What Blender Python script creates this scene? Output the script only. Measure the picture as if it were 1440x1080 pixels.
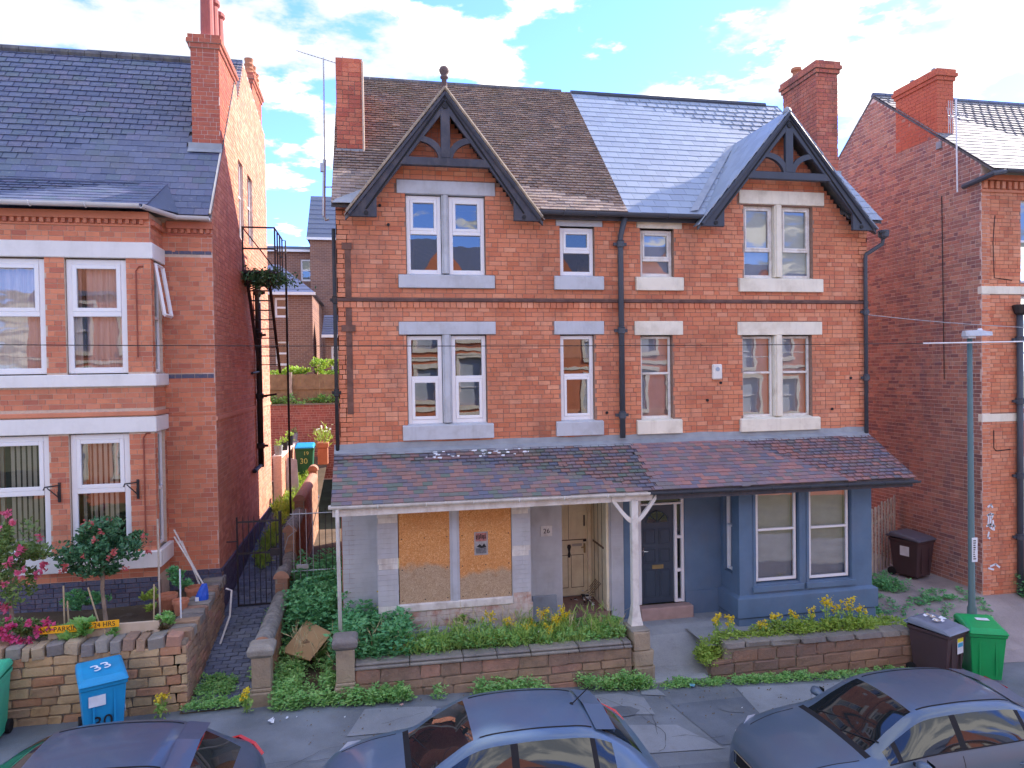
import bpy, bmesh, math, random
import numpy as np
from mathutils import Vector, Matrix
random.seed(7); rng = np.random.default_rng(7)
for o in list(bpy.data.objects): bpy.data.objects.remove(o)
scene = bpy.context.scene
COL = scene.collection
# ------------------------------------------------------------------ camera
CAMLOC = Vector((0.0, -13.3, 4.83))
yaw, pit, rol = map(math.radians, (11.255, 0.962, 0.859))
w_ = Vector((math.sin(yaw)*math.cos(pit), math.cos(yaw)*math.cos(pit), -math.sin(pit)))
r_ = Vector((math.cos(yaw), -math.sin(yaw), 0)); d_ = w_.cross(r_)
R_ = r_*math.cos(rol) + d_*math.sin(rol); D_ = -r_*math.sin(rol) + d_*math.cos(rol)
cd = bpy.data.cameras.new('camera'); cam = bpy.data.objects.new('camera', cd); COL.objects.link(cam)
cam.matrix_world = Matrix(((R_.x, -D_.x, -w_.x, CAMLOC.x), (R_.y, -D_.y, -w_.y, CAMLOC.y), (R_.z, -D_.z, -w_.z, CAMLOC.z), (0, 0, 0, 1)))
cd.sensor_width = 36; cd.lens = 36*989.33/1440; cd.clip_end = 3000; cd.clip_start = 0.05
scene.camera = cam
# ------------------------------------------------------------------ sky and sun
SUN = Vector((2.36, 1.28, 1.8)).normalized()
world = bpy.data.worlds.new('World'); scene.world = world; world.use_nodes = True
nt = world.node_tree; nt.nodes.clear()
def WN(t, **k):
    n = nt.nodes.new(t)
    for a, b in k.items(): setattr(n, a, b)
    return n
def WL(a, b): nt.links.new(a, b)
def WM(op, a, b=None, c=None, clamp=False):
    n = WN('ShaderNodeMath', operation=op); n.use_clamp = clamp
    for i, v in enumerate((a, b, c)):
        if v is None: continue
        if hasattr(v, 'is_linked'): WL(v, n.inputs[i])
        else: n.inputs[i].default_value = v
    return n.outputs[0]
sky = WN('ShaderNodeTexSky', sky_type='NISHITA'); sky.sun_disc = False
sky.sun_elevation = math.asin(SUN.z); sky.sun_rotation = math.atan2(SUN.x, SUN.y)
sky.air_density = 1.0; sky.dust_density = 0.15; sky.ozone_density = 3.0; sky.altitude = 50
tc = WN('ShaderNodeTexCoord'); sx = WN('ShaderNodeSeparateXYZ'); WL(tc.outputs['Generated'], sx.inputs[0])
zc = WM('MAXIMUM', sx.outputs[2], 0.0); den = WM('ADD', zc, 0.13)
cx_ = WN('ShaderNodeCombineXYZ'); WL(WM('DIVIDE', sx.outputs[0], den), cx_.inputs[0]); WL(WM('DIVIDE', sx.outputs[1], den), cx_.inputs[1]); WL(WM('MULTIPLY', zc, 2.0), cx_.inputs[2])
def cloud_noise(off, scale, detail, rough):
    m = WN('ShaderNodeMapping'); m.inputs['Location'].default_value = off; WL(cx_.outputs[0], m.inputs[0])
    n = WN('ShaderNodeTexNoise'); n.inputs['Scale'].default_value = scale; n.inputs['Detail'].default_value = detail; n.inputs['Roughness'].default_value = rough
    WL(m.outputs[0], n.inputs['Vector']); return n.outputs['Fac']
CO = (3.1, 7.4, 0.0)
n1 = cloud_noise(CO, 2.3, 10, 0.58); n2 = cloud_noise((CO[0]+0.03, CO[1]-0.09, -0.05), 2.3, 10, 0.58)
big = cloud_noise((9.0, 2.0, 0), 0.5, 2, 0.5)
dens = WM('ADD', n1, WM('MULTIPLY', WM('SUBTRACT', big, 0.5), 0.45))
def ramp01(v, a, b): 
    n = WN('ShaderNodeMapRange'); n.interpolation_type = 'SMOOTHSTEP'; n.inputs['From Min'].default_value = a; n.inputs['From Max'].default_value = b; WL(v, n.inputs['Value']); return n.outputs[0]
mask = WM('MULTIPLY', ramp01(dens, 0.435, 0.51), 0.97)
shade = ramp01(WM('SUBTRACT', n1, n2), -0.045, 0.06)
ccol = WN('ShaderNodeMix', data_type='RGBA'); WL(shade, ccol.inputs[0])
ccol.inputs[6].default_value = (1.188, 1.254, 1.364, 1); ccol.inputs[7].default_value = (2.794, 2.684, 2.486, 1)
mixc = WN('ShaderNodeMix', data_type='RGBA'); WL(mask, mixc.inputs[0]); WL(ccol.outputs[2], mixc.inputs[7])
tint = WN('ShaderNodeMix', data_type='RGBA', blend_type='MULTIPLY'); tint.inputs[0].default_value = 1.0; tint.inputs[7].default_value = (0.319, 0.396, 0.704, 1)
WL(sky.outputs[0], tint.inputs[6]); WL(tint.outputs[2], mixc.inputs[6])
bg = WN('ShaderNodeBackground'); bg.inputs[1].default_value = 0.15; WL(mixc.outputs[2], bg.inputs[0])
wo = WN('ShaderNodeOutputWorld'); WL(bg.outputs[0], wo.inputs[0])
sd = bpy.data.lights.new('sun', 'SUN'); sd.energy = 2.0; sd.angle = math.radians(0.53); sd.color = (1.0, 0.87, 0.76)
so = bpy.data.objects.new('sun', sd); COL.objects.link(so); so.rotation_euler = SUN.to_track_quat('Z', 'Y').to_euler(); so.location = (20, 6, 25)
vs = scene.view_settings; vs.view_transform = 'Standard'; vs.look = 'None'; vs.gamma = 1; vs.use_curve_mapping = False
vs.exposure = 2.52
scene.cycles.max_bounces = 6; scene.cycles.diffuse_bounces = 4; scene.cycles.transparent_max_bounces = 8
# ------------------------------------------------------------------ helpers
def tag(o, label=None, cat=None, group=None, kind=None):
    if label: o['label'] = label
    if cat: o['category'] = cat
    if group: o['group'] = group
    if kind: o['kind'] = kind
    return o
def thing(name, label, cat, loc=(0, 0, 0), group=None, rz=0):
    o = bpy.data.objects.new(name, None); o.empty_display_size = 0.2; COL.objects.link(o); o.location = loc; o.rotation_euler = (0, 0, rz)
    return tag(o, label, cat, group)
def W(o):                                   # world matrix of a (grand)child chain without a depsgraph update
    m = o.matrix_basis.copy(); p = o.parent
    while p: m = p.matrix_basis @ m; p = p.parent
    return m
class MB:
    def __init__(s): s.v = []; s.f = []; s.m = []
    def add(s, vs, fs, mi=0):
        b = len(s.v); s.v += [tuple(p) for p in vs]; s.f += [tuple(i+b for i in f) for f in fs]; s.m += [mi]*len(fs)
    def box(s, x0, x1, y0, y1, z0, z1, mi=0):
        s.add([(x0,y0,z0),(x1,y0,z0),(x1,y1,z0),(x0,y1,z0),(x0,y0,z1),(x1,y0,z1),(x1,y1,z1),(x0,y1,z1)],
              [(0,3,2,1),(4,5,6,7),(0,1,5,4),(1,2,6,5),(2,3,7,6),(3,0,4,7)], mi)
    def prism(s, pts, n0, n1, fr=None, mi=0):      # polygon (u,v) extruded along n in a frame
        k = len(pts); P = fr.pt if fr else (lambda u, v, n: (u, -n, v))
        s.add([P(u, v, n1) for u, v in pts]+[P(u, v, n0) for u, v in pts],
              [tuple(range(k)), tuple(range(2*k-1, k-1, -1))]+[(i, k+i, k+(i+1) % k, (i+1) % k) for i in range(k)], mi)
    def fbox(s, fr, u0, u1, v0, v1, n0, n1, mi=0, back=True):
        P = fr.pt
        fs = [(0,1,2,3),(4,0,3,7),(1,5,6,2),(3,2,6,7),(4,5,1,0)]
        if back: fs.append((5,4,7,6))
        s.add([P(u0,v0,n1),P(u1,v0,n1),P(u1,v1,n1),P(u0,v1,n1),P(u0,v0,n0),P(u1,v0,n0),P(u1,v1,n0),P(u0,v1,n0)], fs, mi)
    def tube(s, pts, r, k=6, mi=0, cap=True):
        pts = [Vector(p) for p in pts]; rs = r if isinstance(r, (list, tuple)) else [r]*len(pts)
        rings = []; prev = None
        for i, p in enumerate(pts):
            t = (pts[min(i+1, len(pts)-1)] - pts[max(i-1, 0)]).normalized()
            if prev is None:
                a = Vector((0, 0, 1)) if abs(t.z) < 0.9 else Vector((1, 0, 0)); x = t.cross(a).normalized()
            else: x = (prev - t*prev.dot(t)).normalized()
            prev = x; y = t.cross(x)
            rings.append([p + (x*math.cos(2*math.pi*j/k) + y*math.sin(2*math.pi*j/k))*rs[i] for j in range(k)])
        vs = [v for q in rings for v in q]
        fs = [(i*k+j, i*k+(j+1) % k, (i+1)*k+(j+1) % k, (i+1)*k+j) for i in range(len(pts)-1) for j in range(k)]
        if cap: fs += [tuple(range(k-1, -1, -1)), tuple((len(pts)-1)*k+j for j in range(k))]
        s.add(vs, fs, mi)
    def lathe(s, c, prof, k=14, mi=0):             # profile (r, z) round a vertical axis
        vs = [(c[0]+r*math.cos(2*math.pi*j/k), c[1]+r*math.sin(2*math.pi*j/k), c[2]+z) for r, z in prof for j in range(k)]
        n = len(prof); fs = [(i*k+j, i*k+(j+1) % k, (i+1)*k+(j+1) % k, (i+1)*k+j) for i in range(n-1) for j in range(k)]
        fs += [tuple(range(k-1, -1, -1)), tuple((n-1)*k+j for j in range(k))]
        s.add(vs, fs, mi)
    def build(s, name, mats, parent=None, bevel=0, smooth=False, kind=None):
        me = bpy.data.meshes.new(name); me.from_pydata(s.v, [], s.f)
        if not isinstance(mats, (list, tuple)): mats = [mats]
        for m in mats: me.materials.append(m)
        if len(mats) > 1: me.polygons.foreach_set('material_index', s.m)
        if smooth: me.polygons.foreach_set('use_smooth', [True]*len(me.polygons))
        me.update()
        return link(name, me, parent, bevel, kind)
def link(name, me, parent=None, bevel=0, kind=None, mw=None):
    o = bpy.data.objects.new(name, me); COL.objects.link(o)
    if parent is not None:
        o.parent = parent; o.matrix_parent_inverse = W(parent).inverted() if mw is None else Matrix()
    if mw is not None:
        o.matrix_basis = (W(parent).inverted() if parent is not None else Matrix()) @ mw
    if bevel:
        b = o.modifiers.new('bevel', 'BEVEL'); b.width = bevel; b.segments = 1; b.limit_method = 'ANGLE'
    if kind: o['kind'] = kind
    return o
# NOTE parts are built in world space: parent inverse keeps them there
def W(o):
    m = Matrix()
    while o is not None:
        m = (o.matrix_parent_inverse @ o.matrix_basis if o.parent else o.matrix_basis) @ m; o = o.parent
    return m
class Fr:                                          # a wall frame: u along, v up, n outward
    def __init__(s, O, U, N): s.O = Vector(O); s.U = Vector(U).normalized(); s.N = Vector(N).normalized()
    def pt(s, u, v, n=0.0): return s.O + s.U*u + Vector((0, 0, v)) + s.N*n
    def mat(s, u, v, n, su, sv, sn):               # unit cube placed at (u,v,n) centre
        c = s.pt(u, v, n); M = Matrix.Identity(4); Z = Vector((0, 0, 1))
        for i in range(3): M[i][0] = s.U[i]*su; M[i][1] = s.N[i]*sn; M[i][2] = Z[i]*sv; M[i][3] = c[i]
        return M
FRONT = Fr((0, 0, 0), (1, 0, 0), (0, -1, 0))
def front(y): return Fr((0, y, 0), (1, 0, 0), (0, -1, 0))
def unit_mesh(name, mat, jitter=0, bev=0):
    bm = bmesh.new(); bmesh.ops.create_cube(bm, size=1)
    if bev: bmesh.ops.bevel(bm, geom=list(bm.edges), offset=bev, segments=1, affect='EDGES')
    if jitter:
        for v in bm.verts: v.co += Vector((random.uniform(-1, 1), random.uniform(-1, 1), random.uniform(-1, 1)))*jitter
    me = bpy.data.meshes.new(name); bm.to_mesh(me); bm.free(); me.materials.append(mat); return me
def dist(p): return (Vector(p)-CAMLOC).length
# ------------------------------------------------------------------ materials
MATS = {}
class NB:
    def __init__(s, name):
        s.m = bpy.data.materials.new(name); s.m.use_nodes = True; s.t = s.m.node_tree; s.t.nodes.clear()
        s.out = s.n('ShaderNodeOutputMaterial'); s.p = s.n('ShaderNodeBsdfPrincipled'); s.l(s.p.outputs[0], s.out.inputs[0])
    def n(s, t, **k):
        n = s.t.nodes.new(t)
        for a, b in k.items(): setattr(n, a, b)
        return n
    def l(s, a, b): s.t.links.new(a, b)
    def pos(s):
        if not hasattr(s, '_g'): s._g = s.n('ShaderNodeNewGeometry')
        return s._g.outputs['Position']
    def noise(s, scale, detail=4, rough=0.55, vec=None, stretch=None, w=0):
        v = vec or s.pos()
        if stretch or w:
            mp = s.n('ShaderNodeMapping'); mp.inputs['Scale'].default_value = stretch or (1, 1, 1); mp.inputs['Location'].default_value = (w, w*1.7, w*0.6); s.l(v, mp.inputs[0]); v = mp.outputs[0]
        n = s.n('ShaderNodeTexNoise'); n.inputs['Scale'].default_value = scale; n.inputs['Detail'].default_value = detail; n.inputs['Roughness'].default_value = rough
        s.l(v, n.inputs['Vector']); return n.outputs['Fac']
    def math(s, op, a, b=None, clamp=False):
        n = s.n('ShaderNodeMath', operation=op); n.use_clamp = clamp
        for i, v in enumerate((a, b)):
            if v is None: continue
            if hasattr(v, 'is_linked'): s.l(v, n.inputs[i])
            else: n.inputs[i].default_value = v
        return n.outputs[0]
    def rnd(s):                                       # one random number per piece, whether it is an island or an object
        s.pos(); oi = s.n('ShaderNodeObjectInfo')
        return s.math('FRACT', s.math('ADD', s._g.outputs['Random Per Island'], oi.outputs['Random']))
    def rng2(s, r, k): return s.math('FRACT', s.math('MULTIPLY', r, k))
    def ramp(s, fac, stops, interp='LINEAR'):
        n = s.n('ShaderNodeValToRGB'); c = n.color_ramp; c.interpolation = interp
        while len(c.elements) > 1: c.elements.remove(c.elements[0])
        for i, (p, col) in enumerate(stops):
            e = c.elements[0] if i == 0 else c.elements.new(p); e.position = p; e.color = (*col, 1)
        s.l(fac, n.inputs[0]); return n.outputs[0]
    def mr(s, v, a, b, c=0.0, d=1.0):
        n = s.n('ShaderNodeMapRange'); n.inputs[1].default_value = a; n.inputs[2].default_value = b; n.inputs[3].default_value = c; n.inputs[4].default_value = d; s.l(v, n.inputs[0]); return n.outputs[0]
    def mix(s, f, a, b, mode='MIX'):
        n = s.n('ShaderNodeMix', data_type='RGBA', blend_type=mode)
        for i, v in ((0, f), (6, a), (7, b)):
            if hasattr(v, 'is_linked'): s.l(v, n.inputs[i])
            elif i == 0: n.inputs[0].default_value = v
            else: n.inputs[i].default_value = (*v, 1)
        return n.outputs[2]
    def set(s, base=None, rough=None, spec=None, metal=None, bump=None, bstr=0.3, bdist=0.01):
        for k, v in (('Base Color', base), ('Roughness', rough), ('Specular IOR Level', spec), ('Metallic', metal)):
            if v is None: continue
            if hasattr(v, 'is_linked'): s.l(v, s.p.inputs[k])
            else: s.p.inputs[k].default_value = (*v, 1) if isinstance(v, tuple) else v
        if bump is not None:
            b = s.n('ShaderNodeBump'); b.inputs['Strength'].default_value = bstr; b.inputs['Distance'].default_value = bdist; s.l(bump, b.inputs['Height']); s.l(b.outputs[0], s.p.inputs['Normal'])
        return s.m
def plain(name, col, rough=0.6, var=0.12, scale=6, spec=0.3, metal=0.0, dirt=None, dirt_amt=0.0, dscale=2.0, bump=0.0):
    b = NB(name); n = b.noise(scale, 5)
    c = b.mix(b.mr(n, .3, .7), tuple(x*(1-var) for x in col), tuple(min(1, x*(1+var)) for x in col))
    if dirt_amt:
        d = b.mr(b.noise(dscale, 7, .65, w=3), .48, .66, 0, dirt_amt); c = b.mix(d, c, dirt)
        d = b.mr(b.noise(dscale*3, 6, .65, stretch=(1, 1, .14), w=11), .52, .7, 0, dirt_amt*.7); c = b.mix(d, c, dirt)
    return b.set(c, rough, spec, metal, bump=b.noise(scale*8, 5) if bump else None, bstr=bump)
def brick_mat(name, tones, soot=0.35, sootcol=(.07, .045, .04), scale=.55, vert=1.0, pale=0.0):
    b = NB(name); r = b.rnd(); k = len(tones)
    c = b.ramp(r, [((i+.5)/k, t) for i, t in enumerate(tones)])
    c = b.mix(b.mr(b.noise(35, 4), .35, .7, 0, .35), c, b.mix(.6, c, (.62, .30, .2)))
    if pale: c = b.mix(b.mr(b.noise(.9, 5, .6, w=9), .52, .7, 0, pale), c, (.62, .36, .26))
    st = b.mr(b.noise(scale, 8, .66, stretch=(1, 1, vert), w=5), .5, .72, 0, soot)
    c = b.mix(st, c, sootcol); c = b.mix(b.mr(b.noise(9, 6, .7), .55, .75, 0, soot*.8), c, sootcol)
    c = b.mix(b.mr(b.noise(2.6, 7, .62, stretch=(1, 1, .16), w=13), .53, .7, 0, soot*.75), c, tuple(x*2.2 for x in sootcol))
    c = b.mix(b.mr(b.noise(.35, 4, .5, w=21), .42, .62, 0, .22), c, tuple(x*.72 for x in tones[0]))
    return b.set(c, .88, .15, bump=b.noise(60, 5), bstr=.35, bdist=.004)
BR_A = brick_mat('brick_orange_red', [(.60,.195,.10), (.68,.25,.135), (.72,.295,.17), (.66,.225,.12), (.78,.37,.225), (.54,.17,.095), (.70,.265,.14)], .40, pale=.25)
BR_B = brick_mat('brick_orange', [(.60,.195,.105), (.68,.26,.14), (.73,.31,.175), (.65,.23,.12), (.76,.36,.22), (.57,.185,.105)], .38, pale=.3)
BR_L = brick_mat('brick_brown_red', [(0.520, 0.186, 0.110), (0.650, 0.241, 0.138), (0.702, 0.289, 0.172), (0.468, 0.152, 0.103), (0.598, 0.207, 0.117), (0.728, 0.275, 0.152)], .25)
BR_LS = brick_mat('brick_side_red', [(0.579, 0.255, 0.160), (0.689, 0.325, 0.214), (0.744, 0.375, 0.250), (0.523, 0.222, 0.160), (0.634, 0.273, 0.178)], .38, (.12, .085, .06), .4)
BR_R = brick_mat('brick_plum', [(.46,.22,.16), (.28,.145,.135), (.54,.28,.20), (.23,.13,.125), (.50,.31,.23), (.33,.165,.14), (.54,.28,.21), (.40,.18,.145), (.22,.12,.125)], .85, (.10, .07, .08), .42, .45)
BR_CH = brick_mat('brick_chimney', [(0.480, 0.115, 0.077), (0.600, 0.172, 0.099), (0.660, 0.218, 0.127), (0.540, 0.138, 0.088)], .45, scale=1.1)
BR_BLUE = brick_mat('brick_blue_black', [(0.070, 0.104, 0.170), (0.098, 0.136, 0.212), (0.056, 0.080, 0.145)], .2, (.03, .03, .04))
MORT = plain('mortar', (.30, .19, .145), .95, .2, 20); MORT_P = plain('mortar_pale', (.58, .46, .36), .95, .12, 20); MORT_D = plain('mortar_dark', (.22, .14, .11), .95, .2, 14)
MORT_R = plain('mortar_buff', (.66, .53, .47), .95, .15, 16)
def tile_mat(name, tones, rough=.7, spec=.3, moss=.3, mosscol=(.10, .12, .05), mscale=1.2, pale=0, bump=.2):
    b = NB(name); r = b.rnd(); k = len(tones)
    c = b.ramp(r, [((i+.5)/k, t) for i, t in enumerate(tones)])
    c = b.mix(b.mr(b.noise(mscale, 8, .65), .5, .7, 0, moss), c, mosscol)
    if pale: c = b.mix(b.mr(b.noise(14, 6, .7, w=4), .58, .7, 0, pale), c, (.55, .53, .47))
    return b.set(c, rough, spec, bump=b.noise(40, 4), bstr=bump, bdist=.004)
TILE_OLD = tile_mat('clay_tile_old', [(.27,.205,.175), (.34,.255,.21), (.23,.19,.175), (.40,.30,.24), (.29,.23,.20), (.44,.34,.27), (.21,.18,.165), (.35,.285,.25)], .85, .2, .5, (.22, .19, .115), .8, .35)
SLATE_NEW = tile_mat('slate_grey', [(0.260, 0.317, 0.385), (0.286, 0.344, 0.420), (0.240, 0.290, 0.357)], .5, .8, .0, pale=0, bump=.05)
SLATE_BLUE = tile_mat('slate_blue_old', [(0.089, 0.114, 0.195), (0.116, 0.144, 0.232), (0.074, 0.102, 0.180), (0.131, 0.138, 0.225), (0.095, 0.132, 0.188)], .55, .4, .3, (.085, .10, .085), 1.3, .25)
SLATE_PALE = tile_mat('slate_pale', [(.20,.21,.225), (.235,.245,.26), (.175,.185,.20)], .75, .2, .2, (.13, .13, .12), .8)
TILE_P1 = tile_mat('porch_tile_dark', [(.15,.15,.20), (.24,.16,.16), (.30,.18,.16), (.13,.15,.21), (.17,.18,.16), (.34,.19,.165), (.14,.14,.17), (.25,.18,.20), (.14,.18,.155)], .75, .3, .4, (.06, .085, .06), .9, .12)
TILE_P2 = tile_mat('porch_tile_red', [(.18,.155,.20), (.31,.17,.165), (.37,.195,.17), (.155,.16,.21), (.27,.165,.17), (.20,.18,.175), (.16,.15,.18), (.34,.18,.17), (.19,.18,.21)], .75, .3, .3, (.07, .075, .09), .9, .1)
LEAD = plain('lead_flashing', (.27, .30, .33), .5, .15, 4, .4)
RIDGE = plain('ridge_tile_dark', (.10, .10, .115), .8, .35, 5, dirt=(.2, .19, .14), dirt_amt=.5, dscale=4)
WHITE = plain('upvc_white', (.80, .81, .82), .35, .03, 3, .4)
WHITE_OLD = plain('paint_white_worn', (.74, .73, .69), .6, .08, 4, .3, dirt=(.36, .30, .22), dirt_amt=.45, dscale=3)
CREAM_ST = plain('stone_cream_paint', (.78, .74, .62), .75, .06, 3, .2, dirt=(.42, .36, .26), dirt_amt=.35, dscale=2.5)
GREY_ST = plain('stone_grey_paint', (.51, .54, .58), .75, .05, 3, .2, dirt=(.28, .28, .27), dirt_amt=.35, dscale=2.5)
WBAND = plain('band_white_paint', (.78, .78, .76), .65, .04, 2, .3, dirt=(.5, .5, .48), dirt_amt=.25)
GREY_P = plain('render_grey_paint', (.50, .515, .53), .8, .08, 3, .2, dirt=(.34, .33, .33), dirt_amt=.35, dscale=2)
WHITE_P = plain('render_white_paint', (.72, .70, .64), .8, .08, 3, .2, dirt=(.36, .30, .25), dirt_amt=.5, dscale=3)
PEEL = plain('peeling_paint', (.58, .52, .46), .85, .2, 5, .2, dirt=(.42, .17, .11), dirt_amt=.8, dscale=3.5, bump=.5)
BLUE_P = plain('render_blue_paint', (.115, .19, .29), .7, .12, 2.2, .3, dirt=(.17, .20, .26), dirt_amt=.3, dscale=1.5, bump=.25)
BLACKT = plain('timber_black_paint', (.055, .058, .075), .6, .2, 4, .3, dirt=(.15, .13, .13), dirt_amt=.35, dscale=5)
SLATET = plain('timber_slate_paint', (.05, .06, .082), .5, .1, 3, .35)
PIPE = plain('iron_pipe_grey', (.065, .075, .095), .5, .1, 4, .4)
IRON = plain('iron_black', (.022, .024, .028), .55, .2, 8, .4, dirt=(.10, .055, .03), dirt_amt=.3, dscale=6)
GREYM = plain('galvanised_metal', (.42, .44, .46), .45, .1, 6, .5, .6)
LAMPM = plain('lamp_column_green', (.085, .15, .155), .5, .08, 3, .4)
DOOR_C = plain('door_cream_paint', (.84, .76, .54), .55, .06, 3, .3, dirt=(.50, .38, .22), dirt_amt=.35, dscale=3)
DOOR_N = plain('door_navy_paint', (.045, .065, .095), .4, .08, 3, .4)
STEP = plain('step_pink_concrete', (.42, .29, .25), .85, .12, 5, .2)
BRASS = plain('brass_worn', (.34, .27, .13), .45, .2, 12, .5, .6)
TERRA = plain('terracotta', (.45, .19, .11), .85, .15, 6, .2)
TIMBER_W = plain('timber_weathered', (.52, .47, .39), .85, .22, 5, .2, dirt=(.17, .15, .12), dirt_amt=.5, dscale=4)
TIMBER_F = plain('fence_board_brown', (.30, .22, .13), .85, .2, 5, .2)
PLANKP = plain('planter_board', (.50, .42, .31), .85, .1, 4, .2)
CARD = plain('cardboard', (.42, .28, .15), .9, .08, 4, .1)
CANE = plain('bamboo_cane', (.45, .36, .22), .7, .15, 8, .2)
YPLATE = plain('plate_yellow', (.85, .42, .015), .45, .03, 2, .3); INK = plain('ink_black', (.02, .02, .022), .6, .05, 4)
def plastic(n, c, r=.42): return plain(n, c, r, .08, 3, .4, dirt=tuple(x*.6+.02 for x in c), dirt_amt=.3, dscale=4)
PBLUE = plastic('bin_blue', (.015, .30, .58)); PGREEN = plastic('bin_green', (.012, .36, .10)); PBROWN = plastic('bin_brown', (.070, .042, .045), .5); PGREY = plastic('bin_grey_lid', (.20, .23, .29)); PDKGREEN = plastic('bin_dark_green', (.02, .13, .07))
BAGBLUE = plastic('bag_blue', (.02, .10, .55)); CHALK = plain('chalk_white', (.72, .76, .80), .8)
PLAST_G = plastic('bin_green_left', (.06, .50, .28))
def tarmac(name, col, patchy=.25):
    b = NB(name); n = b.noise(1.1, 6, .6); f = b.noise(160, 3, .6)
    c = b.mix(b.mr(n, .35, .68, 0, 1), tuple(x*(1-patchy) for x in col), tuple(x*(1+patchy) for x in col))
    c = b.mix(b.mr(f, .45, .75, 0, .45), c, tuple(min(1, x*2.1) for x in col))
    c = b.mix(b.mr(b.noise(5, 8, .7, w=2), .56, .72, 0, .4), c, (.20, .19, .165))
    return b.set(c, .9, .2, bump=f, bstr=.5, bdist=.006)
TARMAC = tarmac('tarmac', (.155, .175, .195)); TARMAC_L = tarmac('tarmac_pale', (.225, .245, .265), .18); TARMAC_D = tarmac('tarmac_dark', (.125, .145, .17)); CONC = tarmac('concrete_path', (.29, .31, .32), .22); CONC_Y = tarmac('yard_asphalt', (.27, .245, .245), .22)
SOIL = tarmac('soil', (.10, .075, .05), .3); GRASSG = tarmac('ground_verge', (.10, .11, .06), .3)
def stone(name, tones, dirt=(.12, .10, .08), amt=.5):
    b = NB(name); r = b.rnd(); k = len(tones); c = b.ramp(r, [((i+.5)/k, t) for i, t in enumerate(tones)])
    n = b.noise(7, 7, .65); c = b.mix(b.mr(n, .3, .7, 0, .5), c, b.mix(.5, c, (.12, .09, .06)))
    c = b.mix(b.mr(b.noise(2.2, 8, .7, w=6), .48, .68, 0, amt), c, dirt)
    c = b.mix(b.mr(b.noise(24, 6, .7, w=8), .6, .72, 0, .5), c, (.46, .44, .36))
    return b.set(c, .92, .15, bump=b.noise(22, 7, .65), bstr=.9, bdist=.02)
ST_BUFF = stone('stone_buff', [(0.510, 0.360, 0.201), (0.630, 0.450, 0.245), (0.450, 0.300, 0.187), (0.570, 0.374, 0.187), (0.674, 0.510, 0.287), (0.540, 0.284, 0.159)], amt=.25)
ST_BROWN = stone('stone_brown', [(0.364, 0.252, 0.168), (0.462, 0.308, 0.196), (0.308, 0.210, 0.154), (0.490, 0.280, 0.196)], (.10, .09, .075), .45)
ST_COPE = stone('stone_coping_grey', [(0.270, 0.257, 0.230), (0.338, 0.317, 0.270), (0.230, 0.216, 0.203)], (.09, .09, .08), .4)
ST_PIER = stone('stone_pier', [(0.414, 0.333, 0.230), (0.460, 0.368, 0.241), (0.380, 0.299, 0.207)], (.17, .155, .13), .45)
SETT = stone('sett_blue_grey', [(0.143, 0.174, 0.240), (0.182, 0.217, 0.288), (0.111, 0.138, 0.200), (0.208, 0.239, 0.288)], (.10, .11, .08), .4)
def leaf(name, a, b_, rough=.5, trans=.25):
    b = NB(name); r = b.rnd(); c = b.mix(r, a, b_); c = b.mix(b.mr(b.noise(3, 3), .35, .65, 0, .35), c, tuple(x*.6 for x in a))
    m = b.set(c, rough, .35)
    t = b.n('ShaderNodeBsdfTranslucent'); b.l(b.mix(1.0, c, (1.25, 1.35, .7), 'MULTIPLY'), t.inputs[0]); ms = b.n('ShaderNodeMixShader'); ms.inputs[0].default_value = trans
    b.l(b.p.outputs[0], ms.inputs[1]); b.l(t.outputs[0], ms.inputs[2]); b.l(ms.outputs[0], b.out.inputs[0]); return m
LF_WEED = leaf('leaf_weed', (0.186, 0.465, 0.140), (0.403, 0.620, 0.217)); LF_GRASS = leaf('leaf_grass', (0.235, 0.445, 0.106), (0.470, 0.620, 0.166)); LF_DARK = leaf('leaf_camellia', (0.046, 0.155, 0.082), (0.109, 0.273, 0.118), .3, .12)
LF_RHO = leaf('leaf_rhododendron', (0.118, 0.235, 0.076), (0.269, 0.370, 0.118), .4, .2); LF_BRIGHT = leaf('leaf_bright', (0.263, 0.428, 0.083), (0.493, 0.620, 0.132), .5, .3); LF_NET = leaf('leaf_nettle', (0.094, 0.347, 0.158), (0.221, 0.536, 0.221), .5, .2)
PINK = leaf('petal_pink', (.62, .09, .22), (.75, .22, .34), .6, .3); CORAL = leaf('petal_coral', (.60, .13, .14), (.66, .22, .20), .6, .2); MAGENTA = leaf('petal_magenta', (.62, .06, .20), (.68, .12, .30), .6, .3)
YELLOW = leaf('petal_yellow', (.80, .60, .03), (.85, .72, .08), .6, .2); PETALW = leaf('petal_white', (.75, .75, .70), (.8, .8, .78), .6, .2)
BARK = plain('bark', (.30, .23, .17), .9, .25, 10, .2, bump=.5)
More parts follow.
